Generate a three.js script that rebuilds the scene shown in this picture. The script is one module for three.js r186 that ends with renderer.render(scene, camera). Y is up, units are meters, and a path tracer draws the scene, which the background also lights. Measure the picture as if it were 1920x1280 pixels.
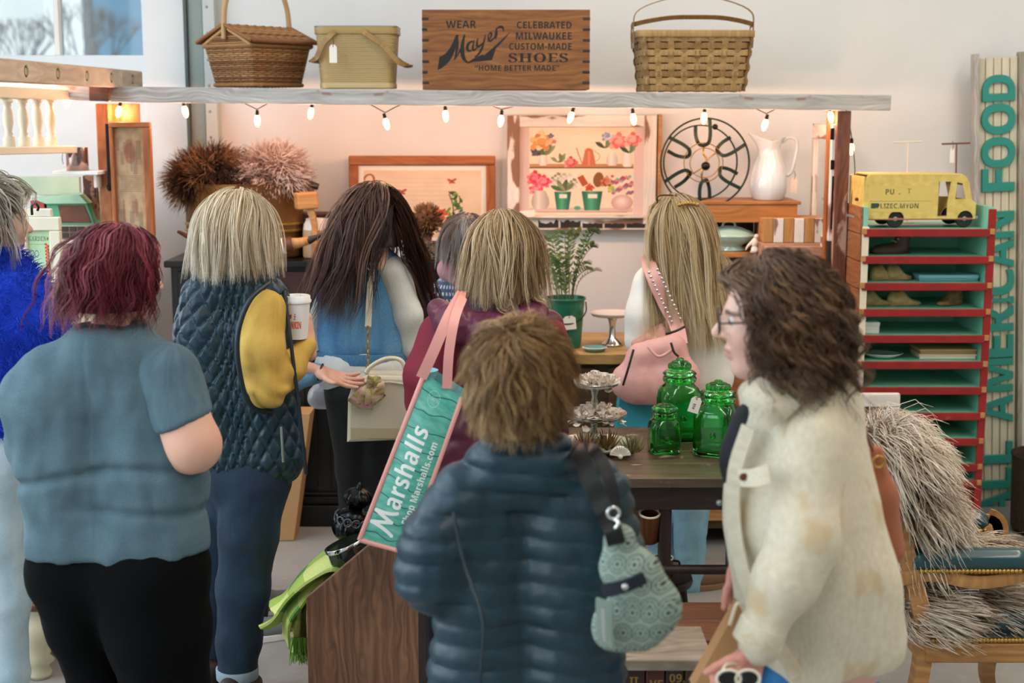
import * as THREE from 'three';
import { RoundedBoxGeometry } from 'three/addons/geometries/RoundedBoxGeometry.js';
import { TextGeometry } from 'three/addons/geometries/TextGeometry.js';
import { FontLoader } from 'three/addons/loaders/FontLoader.js';
import { ImprovedNoise } from 'three/addons/math/ImprovedNoise.js';
import * as BGU from 'three/addons/utils/BufferGeometryUtils.js';
import { RectAreaLightUniformsLib } from 'three/addons/lights/RectAreaLightUniformsLib.js';

// ---------------------------------------------------------------- camera, sky, lights, exposure
const scene = new THREE.Scene();
const FPX = 2667, CAMH = 1.9, PITCH = 0.1602;            // focal length in pixels of the 1920 x 1280 frame, eye height, downward tilt
const camera = new THREE.PerspectiveCamera(2 * Math.atan(640 / FPX) * 180 / Math.PI, 1.5, 0.05, 400);
camera.position.set(0, CAMH, 0);
camera.rotation.x = -PITCH;
camera.focus = 4.5;
camera.userData.fStop = 3.0;
const renderer = new THREE.WebGLRenderer({ antialias: true });
renderer.toneMapping = THREE.LinearToneMapping;
renderer.toneMappingExposure = 1.9;
renderer.shadowMap.enabled = true;
RectAreaLightUniformsLib.init();
scene.background = new THREE.Color().setRGB(0.84, 0.94, 1.0);   // flat overcast sky
scene.backgroundIntensity = 2.8;

const ROOM = { x0: -3.3, x1: 4.3, z0: -6.85, z1: 4.2, h: 3.7 };
// ceiling fixtures [x, z, width, length, intensity, colour]
const LAMPS = [
  [-2.4, -2.6, 0.5, 5.2, 5.0, 0xd2e8ff],
  [0.5, -2.2, 0.3, 2.4, 5.6, 0xfff0de],
  [0.5, -4.9, 0.3, 2.4, 6.0, 0xffeedc],
  [2.7, -3.4, 0.3, 4.4, 6.6, 0xfff0de],
  [0.3, 1.4, 0.3, 2.4, 2.6, 0xfff4e8],
];
// ---------------------------------------------------------------- helpers
const V = (x, y, z) => new THREE.Vector3(x, y, z);
const sP = Math.sin(PITCH), cP = Math.cos(PITCH), _in = new ImprovedNoise();
function P(x, y, D) {                                     // the point at distance D (metres, level) seen at pixel x, y
  const u = (x - 960) / FPX, v = (640 - y) / FPX, t = D / (cP + v * sP);
  return V(u * t, CAMH + t * (v * cP - sP), -D);
}
const X = (x, D, y = 400) => P(x, y, D).x, Y = (y, D) => P(960, y, D).y, S = (D) => D / FPX;
function rng(s) { let a = s >>> 0; return () => { a = (a + 0x6d2b79f5) | 0; let t = Math.imul(a ^ (a >>> 15), 1 | a); t = (t + Math.imul(t ^ (t >>> 7), 61 | t)) ^ t; return ((t ^ (t >>> 14)) >>> 0) / 4294967296; }; }
const N = (x, y, z) => _in.noise(x + 91.3, y + 17.7, z + 45.1);
function fbm(x, y, z = 0, o = 4) { let s = 0, a = 0.5; for (let i = 0; i < o; i++) { s += a * N(x, y, z); x *= 2.03; y *= 2.03; z *= 2.03; a *= 0.5; } return s; }
const clamp = (x, a = 0, b = 1) => Math.min(b, Math.max(a, x)), lerp = (a, b, t) => a + (b - a) * t;
const sst = (a, b, x) => { const t = clamp((x - a) / (b - a)); return t * t * (3 - 2 * t); };
const mix3 = (a, b, t) => [lerp(a[0], b[0], t), lerp(a[1], b[1], t), lerp(a[2], b[2], t)];
const rgb = (h) => [(h >> 16 & 255) / 255, (h >> 8 & 255) / 255, (h & 255) / 255];
const lin = (h) => { const c = new THREE.Color(h); return [c.r, c.g, c.b]; };

// names, things, parts
const used = {};
function numbered(n) { const k = used[n] = (used[n] ?? -1) + 1; return k ? n + '_' + String(k).padStart(3, '0') : n; }
function tag(o, label, category, group, kind) { if (label) o.userData.label = label; if (category) o.userData.category = category; if (group) o.userData.group = group; if (kind) o.userData.kind = kind; return o; }
function thing(name, label, category, pos = [0, 0, 0], rotY = 0, group) {
  const o = new THREE.Group(); o.name = numbered(name); if (pos.isVector3) o.position.copy(pos); else o.position.set(...pos);
  o.rotation.y = rotY; scene.add(o); return tag(o, label, category, group);
}
function part(parent, name, geo, m, label) { const o = new THREE.Mesh(geo, m); o.name = name; parent.add(o); if (label) o.userData.label = label; return o; }
function partW(parent, name, geo, m, label) { const r = rootOf(parent).position; geo.translate(-r.x, -r.y, -r.z); return part(parent, name, geo, m, label); }
function rootOf(o) { while (o.parent && o.parent !== scene) o = o.parent; return o; }
function one(name, geo, m, label, category, group) {      // a thing of one mesh, its origin moved to its base
  geo.computeBoundingBox(); const b = geo.boundingBox, c = V((b.min.x + b.max.x) / 2, b.min.y, (b.min.z + b.max.z) / 2);
  geo.translate(-c.x, -c.y, -c.z); const o = new THREE.Mesh(geo, m); o.name = numbered(name); o.position.copy(c); scene.add(o); return tag(o, label, category, group);
}
function struct(name, geo, m, parent) { const o = new THREE.Mesh(geo, m); o.name = parent ? name : numbered(name); (parent || scene).add(o); if (!parent) o.userData.kind = 'structure'; return o; }
function copy(src, pos, rotY, label) { const c = src.clone(); c.name = numbered(src.name.replace(/_\d+$/, '')); if (pos) (pos.isVector3 ? c.position.copy(pos) : c.position.set(...pos)); if (rotY !== undefined && rotY !== null) c.rotation.y = rotY; c.userData = { ...src.userData }; if (label) c.userData.label = label; scene.add(c); return c; }

// geometry
function fix(g) {
  if (g.index) g = g.toNonIndexed();
  if (!g.attributes.normal) g.computeVertexNormals();
  if (!g.attributes.uv) g.setAttribute('uv', new THREE.BufferAttribute(new Float32Array(g.attributes.position.count * 2), 2));
  for (const k of Object.keys(g.attributes)) if (!['position', 'normal', 'uv', 'color'].includes(k)) g.deleteAttribute(k);
  g.morphAttributes = {}; return g;
}
function merge(list) {
  list = list.flat(Infinity).map(fix); const any = list.some((g) => g.attributes.color);
  if (any) for (const g of list) if (!g.attributes.color) g.setAttribute('color', new THREE.BufferAttribute(new Float32Array(g.attributes.position.count * 3).fill(1), 3));
  return list.length === 1 ? list[0] : BGU.mergeGeometries(list);
}
function paint(g, c) {                                    // one vertex colour (linear), or a function of the vertex position
  const p = g.attributes.position, a = new Float32Array(p.count * 3);
  for (let i = 0; i < p.count; i++) a.set(typeof c === 'function' ? c(p.getX(i), p.getY(i), p.getZ(i), i) : c, i * 3);
  g.setAttribute('color', new THREE.BufferAttribute(a, 3)); return g;
}
function mv(g, x = 0, y = 0, z = 0, rx = 0, ry = 0, rz = 0) { if (rz) g.rotateZ(rz); if (rx) g.rotateX(rx); if (ry) g.rotateY(ry); return g.translate(x, y, z); }
function boxUV(g, swap = false, off = 0) {                // uv in metres from each face's dominant axis
  if (g.index) g = g.toNonIndexed();
  const p = g.attributes.position, n = p.count, uv = new Float32Array(n * 2), a = V(0, 0, 0), b = V(0, 0, 0), c = V(0, 0, 0);
  for (let i = 0; i < n; i += 3) {
    a.fromBufferAttribute(p, i); b.fromBufferAttribute(p, i + 1).sub(a); c.fromBufferAttribute(p, i + 2).sub(a); b.cross(c);
    const ax = Math.abs(b.x), ay = Math.abs(b.y), az = Math.abs(b.z);
    for (let k = i; k < i + 3; k++) {
      const x = p.getX(k), y = p.getY(k), z = p.getZ(k);
      let u = ax > ay && ax > az ? z : x, w = ay >= ax && ay >= az ? z : y;
      uv[k * 2] = (swap ? w : u) + off; uv[k * 2 + 1] = (swap ? u : w) + off * 0.37;
    }
  }
  g.setAttribute('uv', new THREE.BufferAttribute(uv, 2)); return g;
}
let boxN = 0;                                              // every box starts its grain somewhere else
function box(w, h, d, r = 0.003, swap = false, off = 0) { off += 2.13 + (boxN++ * 0.618) % 4; return boxUV(r ? new RoundedBoxGeometry(w, h, d, 1, Math.min(r, w / 2.1, h / 2.1, d / 2.1)) : new THREE.BoxGeometry(w, h, d), swap, off); }
function boxAt(x0, x1, y0, y1, z0, z1, r = 0.003, swap = false, off = 0) { return box(x1 - x0, y1 - y0, z1 - z0, r, swap, off).translate((x0 + x1) / 2, (y0 + y1) / 2, (z0 + z1) / 2); }
function lathe(pts, seg = 32) { return new THREE.LatheGeometry(pts.map((p) => new THREE.Vector2(Math.max(p[0], 0.0001), p[1])), seg); }
function ball(r, x = 0, y = 0, z = 0, sx = 1, sy = 1, sz = 1, seg = 16) { return new THREE.SphereGeometry(r, seg, Math.max(6, seg * 0.7 | 0)).scale(sx, sy, sz).translate(x, y, z); }
function spline(pts, n, closed = false) { return new THREE.CatmullRomCurve3(pts, closed, 'centripetal').getPoints(n); }
function circ(r, n = 8, ry = r) { const o = []; for (let i = 0; i < n; i++) o.push([Math.cos(i / n * 6.2832) * r, Math.sin(i / n * 6.2832) * ry]); return o; }
function rect(w, h) { return [[-w / 2, -h / 2], [w / 2, -h / 2], [w / 2, h / 2], [-w / 2, h / 2]]; }
function sweep(pts, sec, { scale = null, up = null, closed = false, crease = false, color = null } = {}) {
  const n = pts.length, m = sec.length, pos = [], uv = [], idx = [], T = V(0, 0, 0), Nn = V(0, 0, 0), B = V(0, 0, 0); let L = 0;
  for (let i = 0; i < n; i++) {
    const a = pts[closed ? (i - 1 + n) % n : Math.max(0, i - 1)], b = pts[closed ? (i + 1) % n : Math.min(n - 1, i + 1)];
    T.subVectors(b, a).normalize();
    if (up) { const U = typeof up === 'function' ? up(i / (n - 1), pts[i]) : up; Nn.crossVectors(U, T); if (Nn.lengthSq() < 1e-8) Nn.set(1, 0, 0); Nn.normalize(); }
    else if (!i) { Nn.crossVectors(Math.abs(T.y) > 0.9 ? V(1, 0, 0) : V(0, 1, 0), T).normalize(); }
    else { Nn.addScaledVector(T, -Nn.dot(T)).normalize(); }
    B.crossVectors(T, Nn); if (i) L += pts[i].distanceTo(pts[i - 1]);
    let s = scale ? scale(n > 1 ? i / (n - 1) : 0) : 1; const sx = s.length ? s[0] : s, sy = s.length ? s[1] : s;
    for (let j = 0; j < m; j++) { const x = sec[j][0] * sx, y = sec[j][1] * sy; pos.push(pts[i].x + Nn.x * x + B.x * y, pts[i].y + Nn.y * x + B.y * y, pts[i].z + Nn.z * x + B.z * y); uv.push(j / m * 0.05, L); }
  }
  const R = closed ? n : n - 1;
  for (let i = 0; i < R; i++) for (let j = 0; j < m; j++) { const a = i * m + j, b = i * m + (j + 1) % m, c = (i + 1) % n * m + j, d = (i + 1) % n * m + (j + 1) % m; idx.push(a, b, d, a, d, c); }
  if (!closed) for (let j = 1; j < m - 1; j++) { idx.push(0, j + 1, j, (n - 1) * m, (n - 1) * m + j, (n - 1) * m + j + 1); }
  let g = new THREE.BufferGeometry();
  g.setAttribute('position', new THREE.Float32BufferAttribute(pos, 3)); g.setAttribute('uv', new THREE.Float32BufferAttribute(uv, 2)); g.setIndex(idx); g.computeVertexNormals();
  if (crease) g = BGU.toCreasedNormals(g, 0.6);
  if (color) paint(g, color);
  return g;
}
function tube(pts, r, sides = 8, o = {}) { return sweep(o.n ? spline(pts, o.n, o.closed) .slice(0, o.closed ? -1 : undefined) : pts, circ(r, sides), o); }
function poly(pts) { const s = new THREE.Shape(); pts.forEach((p, i) => (i ? s.lineTo(p[0], p[1]) : s.moveTo(p[0], p[1]))); s.closePath(); return s; }
function extr(shape, d, bevel = 0, cs = 12) { return new THREE.ExtrudeGeometry(Array.isArray(shape) ? poly(shape) : shape, { depth: d - 2 * bevel, bevelEnabled: bevel > 0, bevelSize: bevel, bevelThickness: bevel, bevelOffset: -bevel, bevelSegments: 2, curveSegments: cs }).translate(0, 0, bevel); }
function quad(a, b, c, d, nu = 1, nv = 1, f = null) {     // bilinear patch a(0,0) b(1,0) c(1,1) d(0,1), f moves its points
  const g = new THREE.PlaneGeometry(1, 1, nu, nv), p = g.attributes.position, q = V(0, 0, 0), r = V(0, 0, 0);
  for (let i = 0; i < p.count; i++) { const u = p.getX(i) + 0.5, v = p.getY(i) + 0.5; q.lerpVectors(a, b, u); r.lerpVectors(d, c, u); q.lerp(r, v); if (f) f(q, u, v); p.setXYZ(i, q.x, q.y, q.z); }
  g.computeVertexNormals(); return g;
}
function thick(g, t) {                                    // an open sheet given thickness along its normals
  if (g.index) g = g.clone(); const p = g.attributes.position, n = g.attributes.normal, c = p.count, idx = g.index.array, pos = new Float32Array(c * 6), uv = new Float32Array(c * 4), out = [];
  for (let i = 0; i < c; i++) for (let k = 0; k < 2; k++) { const s = (k ? -0.5 : 0.5) * t, o = (i + k * c) * 3; pos[o] = p.getX(i) + n.getX(i) * s; pos[o + 1] = p.getY(i) + n.getY(i) * s; pos[o + 2] = p.getZ(i) + n.getZ(i) * s; uv[(i + k * c) * 2] = g.attributes.uv.getX(i); uv[(i + k * c) * 2 + 1] = g.attributes.uv.getY(i); }
  const E = new Map();
  for (let i = 0; i < idx.length; i += 3) { const [a, b, d] = [idx[i], idx[i + 1], idx[i + 2]]; out.push(a, b, d, a + c, d + c, b + c); for (const [u, v] of [[a, b], [b, d], [d, a]]) { const k = v * c + u; if (E.has(k)) E.delete(k); else E.set(u * c + v, [u, v]); } }
  for (const [u, v] of E.values()) out.push(u, u + c, v, v, u + c, v + c);
  const r = new THREE.BufferGeometry(); r.setAttribute('position', new THREE.BufferAttribute(pos, 3)); r.setAttribute('uv', new THREE.BufferAttribute(uv, 2)); r.setIndex(out); r.computeVertexNormals(); return BGU.toCreasedNormals(r, 0.9);
}

// textures and materials
function tex(w, h, fn, { srgb = true, rep = [1, 1], mirror = true } = {}) {
  const d = new Uint8Array(w * h * 4);
  for (let j = 0; j < h; j++) for (let i = 0; i < w; i++) { const c = fn(i / w, j / h), o = (j * w + i) * 4; for (let k = 0; k < 3; k++) d[o + k] = clamp(Array.isArray(c) ? c[k] : c) * 255; d[o + 3] = 255; }
  const t = new THREE.DataTexture(d, w, h); t.magFilter = t.minFilter = THREE.LinearFilter; t.wrapS = t.wrapT = mirror ? THREE.MirroredRepeatWrapping : THREE.RepeatWrapping;
  if (srgb) t.colorSpace = THREE.SRGBColorSpace; t.repeat.set(...rep); t.needsUpdate = true; return t;
}
function mat(color, rough = 0.7, o = {}) { return new (o.transmission || o.clearcoat || o.sheen ? THREE.MeshPhysicalMaterial : THREE.MeshStandardMaterial)({ color, roughness: rough, ...o }); }
const vmat = (rough = 0.7, o = {}) => mat(0xffffff, rough, { vertexColors: true, ...o });
let woodSeed = 0;
function woodTex(dark, light, { grain = 60, size = 1.2, wear = null, wearAmt = 0, w = 512 } = {}) {  // grain runs along u
  const s = woodSeed++ * 13.7, a = rgb(dark), b = rgb(light), c = wear === null ? a : rgb(wear);
  return tex(w, w, (u, v) => {
    const wv = fbm(u * 2 + s, v * 6, s, 3), g = fbm(u * 3 + s, v * grain + wv * 6, 1.7, 4), l = 0.5 + 0.5 * Math.sin((v * 26 + wv * 9) * 6.28);
    let k = mix3(a, b, clamp(0.5 + g * 1.1 + (l - 0.5) * 0.25));
    if (wearAmt) k = mix3(k, c, sst(0.62 - wearAmt * 0.5, 0.72 - wearAmt * 0.4, 0.5 + fbm(u * 5 + s, v * 14, 3.3, 5)));
    return k;
  }, { rep: [1 / size, 1 / size] });
}
const woodMat = (dark, light, rough = 0.65, o = {}) => mat(0xffffff, rough, { map: woodTex(dark, light, o) });
function canvasTex(w, h, draw) { const c = document.createElement('canvas'); c.width = w; c.height = h; const x = c.getContext('2d'); draw(x, w, h); const t = new THREE.CanvasTexture(c); t.colorSpace = THREE.SRGBColorSpace; t.magFilter = THREE.LinearFilter; return t; }

// ---------------------------------------------------------------- distance fields
const smin = (a, b, k) => { const h = Math.max(k - Math.abs(a - b), 0) / k; return Math.min(a, b) - h * h * k * 0.25; };
const ell = (x, y, z, a, b, c) => { const k0 = Math.hypot(x / a, y / b, z / c), k1 = Math.hypot(x / (a * a), y / (b * b), z / (c * c)); return k1 < 1e-9 ? -Math.min(a, b, c) : k0 * (k0 - 1) / k1; };
function bone(a, b, ra, rb, fz = 1) { const dx = b.x - a.x, dy = b.y - a.y, dz = (b.z - a.z) / fz; return { ax: a.x, ay: a.y, az: a.z, dx, dy, dz, il: 1 / Math.max(1e-9, dx * dx + dy * dy + dz * dz), ra, rb, fz }; }
function dBone(q, x, y, z) { const px = x - q.ax, py = y - q.ay, pz = (z - q.az) / q.fz, t = clamp((px * q.dx + py * q.dy + pz * q.dz) * q.il), ex = px - q.dx * t, ey = py - q.dy * t, ez = pz - q.dz * t; return Math.sqrt(ex * ex + ey * ey + ez * ez) - (q.ra + (q.rb - q.ra) * t); }
function dBones(bs, x, y, z, k) { let d = 1e3; for (const b of bs) { const e = dBone(b, x, y, z); d = d > 900 ? e : smin(d, e, k); } return d; }
function boundsOf(bs, pad) { const lo = [1e9, 1e9, 1e9], hi = [-1e9, -1e9, -1e9]; for (const b of bs) { const r = Math.max(b.ra, b.rb), P2 = [[b.ax, b.ay, b.az], [b.ax + b.dx, b.ay + b.dy, b.az + b.dz * b.fz]]; for (const p of P2) for (let k = 0; k < 3; k++) { lo[k] = Math.min(lo[k], p[k] - r - pad); hi[k] = Math.max(hi[k], p[k] + r + pad); } } return [lo, hi]; }
function nets(f, lo, hi, cell, slack = 1.5) {             // surface nets over a distance field, skipping blocks far from the surface
  const nx = Math.ceil((hi[0] - lo[0]) / cell) + 2, ny = Math.ceil((hi[1] - lo[1]) / cell) + 2, nz = Math.ceil((hi[2] - lo[2]) / cell) + 2, val = new Float32Array(nx * ny * nz), Bk = 6;
  for (let k = 0; k < nz; k += Bk) for (let j = 0; j < ny; j += Bk) for (let i = 0; i < nx; i += Bk) {
    const h = Bk / 2, d = f(lo[0] + (i + h) * cell, lo[1] + (j + h) * cell, lo[2] + (k + h) * cell), skip = Math.abs(d) > h * cell * 1.74 * slack + 0.012;
    for (let kk = k; kk < Math.min(k + Bk, nz); kk++) for (let jj = j; jj < Math.min(j + Bk, ny); jj++) for (let ii = i; ii < Math.min(i + Bk, nx); ii++)
      val[(kk * ny + jj) * nx + ii] = skip ? d : f(lo[0] + ii * cell, lo[1] + jj * cell, lo[2] + kk * cell);
  }
  const vid = new Int32Array(nx * ny * nz).fill(-1), pos = [], idx = [], o = [0, 1, nx, nx + 1, nx * ny, nx * ny + 1, nx * ny + nx, nx * ny + nx + 1];
  const E = [[0, 1], [2, 3], [4, 5], [6, 7], [0, 2], [1, 3], [4, 6], [5, 7], [0, 4], [1, 5], [2, 6], [3, 7]];
  for (let k = 0; k < nz - 1; k++) for (let j = 0; j < ny - 1; j++) for (let i = 0; i < nx - 1; i++) {
    const b = (k * ny + j) * nx + i; let m = 0; for (let c = 0; c < 8; c++) if (val[b + o[c]] < 0) m |= 1 << c;
    if (m === 0 || m === 255) continue;
    let sx = 0, sy = 0, sz = 0, n = 0;
    for (const [p, q] of E) { const a = val[b + o[p]], e = val[b + o[q]]; if ((a < 0) === (e < 0)) continue; const t = a / (a - e); sx += lerp(p & 1, q & 1, t); sy += lerp(p >> 1 & 1, q >> 1 & 1, t); sz += lerp(p >> 2, q >> 2, t); n++; }
    vid[b] = pos.length / 3; pos.push(lo[0] + (i + sx / n) * cell, lo[1] + (j + sy / n) * cell, lo[2] + (k + sz / n) * cell);
  }
  for (let k = 1; k < nz - 1; k++) for (let j = 1; j < ny - 1; j++) for (let i = 1; i < nx - 1; i++) {
    const b = (k * ny + j) * nx + i, a = val[b] < 0;
    for (const [s, u, v] of [[1, nx, nx * ny], [nx, nx * ny, 1], [nx * ny, 1, nx]]) {
      if ((val[b + s] < 0) === a) continue;
      const p = vid[b], q = vid[b - u], r = vid[b - u - v], t = vid[b - v]; if (p < 0 || q < 0 || r < 0 || t < 0) continue;
      if (a) idx.push(p, q, r, p, r, t); else idx.push(p, r, q, p, t, r);
    }
  }
  const g = new THREE.BufferGeometry(), uv = new Float32Array(pos.length / 3 * 2), mx = (lo[0] + hi[0]) / 2, mz = (lo[2] + hi[2]) / 2;
  for (let i = 0; i < pos.length / 3; i++) { uv[i * 2] = Math.atan2(pos[i * 3] - mx, -(pos[i * 3 + 2] - mz)) * 0.2; uv[i * 2 + 1] = pos[i * 3 + 1]; }
  g.setAttribute('position', new THREE.Float32BufferAttribute(pos, 3)); g.setAttribute('uv', new THREE.BufferAttribute(uv, 2)); g.setIndex(idx); g.computeVertexNormals(); return g;
}
// many thin tapered hairs in one geometry: strands = [{ pts, r, c (linear colour), c2 (tip colour) }]
function strandGeo(strands, sides = 3) {
  let nv = 0, ni = 0; for (const s of strands) { nv += s.pts.length * sides; ni += (s.pts.length - 1) * sides * 6; }
  const pos = new Float32Array(nv * 3), col = new Float32Array(nv * 3), idx = new Uint32Array(ni); let v = 0, q = 0; const T = V(0, 0, 0), A = V(0, 0, 0), B = V(0, 0, 0);
  for (const s of strands) {
    const n = s.pts.length, v0 = v; A.set(0.3, 0.2, 1);
    for (let i = 0; i < n; i++) {
      T.subVectors(s.pts[Math.min(n - 1, i + 1)], s.pts[Math.max(0, i - 1)]); if (T.lengthSq() < 1e-12) T.set(0, -1, 0); T.normalize(); A.addScaledVector(T, -A.dot(T)); if (A.lengthSq() < 1e-6) A.set(T.y, -T.x, 0.1); A.normalize(); B.crossVectors(T, A);
      const t = i / (n - 1), r = s.r * (s.taper ? s.taper(t) : 1 - 0.85 * t * t), c = s.c2 ? mix3(s.c, s.c2, t) : s.c;
      for (let j = 0; j < sides; j++) { const a = j / sides * 6.2832, x = Math.cos(a) * r, y = Math.sin(a) * r * (s.flat ?? 1), o = v * 3; pos[o] = s.pts[i].x + A.x * x + B.x * y; pos[o + 1] = s.pts[i].y + A.y * x + B.y * y; pos[o + 2] = s.pts[i].z + A.z * x + B.z * y; col[o] = c[0]; col[o + 1] = c[1]; col[o + 2] = c[2]; v++; }
    }
    for (let i = 0; i < n - 1; i++) for (let j = 0; j < sides; j++) { const a = v0 + i * sides + j, b = v0 + i * sides + (j + 1) % sides; idx[q++] = a; idx[q++] = b; idx[q++] = b + sides; idx[q++] = a; idx[q++] = b + sides; idx[q++] = a + sides; }
  }
  const g = new THREE.BufferGeometry(); g.setAttribute('position', new THREE.BufferAttribute(pos, 3)); g.setAttribute('color', new THREE.BufferAttribute(col, 3)); g.setIndex(new THREE.BufferAttribute(idx, 1)); g.computeVertexNormals(); return g;
}
function scatter(g, n, seed) {                            // n random points with normals on a mesh
  const r = rng(seed), p = g.attributes.position, nn = g.attributes.normal, ix = g.index ? g.index.array : null, T = (ix ? ix.length : p.count) / 3, cum = new Float32Array(T), a = V(0, 0, 0), b = V(0, 0, 0), c = V(0, 0, 0); let s = 0;
  const id = (i) => (ix ? ix[i] : i);
  for (let i = 0; i < T; i++) { a.fromBufferAttribute(p, id(i * 3)); b.fromBufferAttribute(p, id(i * 3 + 1)).sub(a); c.fromBufferAttribute(p, id(i * 3 + 2)).sub(a); s += b.cross(c).length(); cum[i] = s; }
  const out = [];
  for (let k = 0; k < n; k++) {
    const t = r() * s; let lo = 0, hi = T - 1; while (lo < hi) { const m = lo + hi >> 1; if (cum[m] < t) lo = m + 1; else hi = m; }
    let u = r(), v = r(); if (u + v > 1) { u = 1 - u; v = 1 - v; } const w = 1 - u - v, q = V(0, 0, 0), m = V(0, 0, 0);
    [[lo * 3, w], [lo * 3 + 1, u], [lo * 3 + 2, v]].forEach(([i, f]) => { q.addScaledVector(a.fromBufferAttribute(p, id(i)), f); m.addScaledVector(a.fromBufferAttribute(nn, id(i)), f); });
    out.push([q, m.normalize()]);
  }
  return out;
}
// ---------------------------------------------------------------- shared materials
const plaster = tex(256, 256, (u, v) => { const n = fbm(u * 6, v * 6, 2, 4) * 0.03; return [0.90 + n, 0.905 + n, 0.9 + n]; }, { rep: [0.5, 0.5] });
const M = {
  wall: mat(0xffffff, 0.55, { map: plaster }),
  white: mat(0xe9e6e0, 0.6), cream: mat(0xe6dcc4, 0.6), black: mat(0x0d0f0f, 0.35), steel: mat(0x9aa39c, 0.45, { metalness: 0.5 }), chrome: mat(0xd8d8d8, 0.15, { metalness: 1 }),
  brass: mat(0xb08d4a, 0.35, { metalness: 0.9 }), iron: mat(0x15171a, 0.4, { metalness: 0.6 }), paper: mat(0xeee8dc, 0.8), wire: mat(0x2a1a12, 0.6),
  brown: woodMat(0x4a2713, 0x7a4423, 0.55), oak: woodMat(0x8a5a2c, 0xb98147, 0.5), pine: woodMat(0xa8743f, 0xc99a62, 0.6), dark: woodMat(0x1f1712, 0x3a2a1e, 0.5), orange: woodMat(0x8a4a22, 0xb5713c, 0.5),
  grey: woodMat(0x98948f, 0xcfcac4, 0.75, { wear: 0x93776c, wearAmt: 0.06, size: 0.9 }),
  chippy: woodMat(0xd9d3ca, 0xefeae2, 0.7, { wear: 0x8d6a55, wearAmt: 0.12 }),
  kraft: mat(0xb58a5c, 0.85), teal: mat(0x2a8f84, 0.6), glass: mat(0xffffff, 0.02, { transmission: 1, thickness: 0, ior: 1.5 }), glassGrey: mat(0xaeb0af, 0.03, { transmission: 1, thickness: 0, ior: 1.5 }),
};
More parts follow.
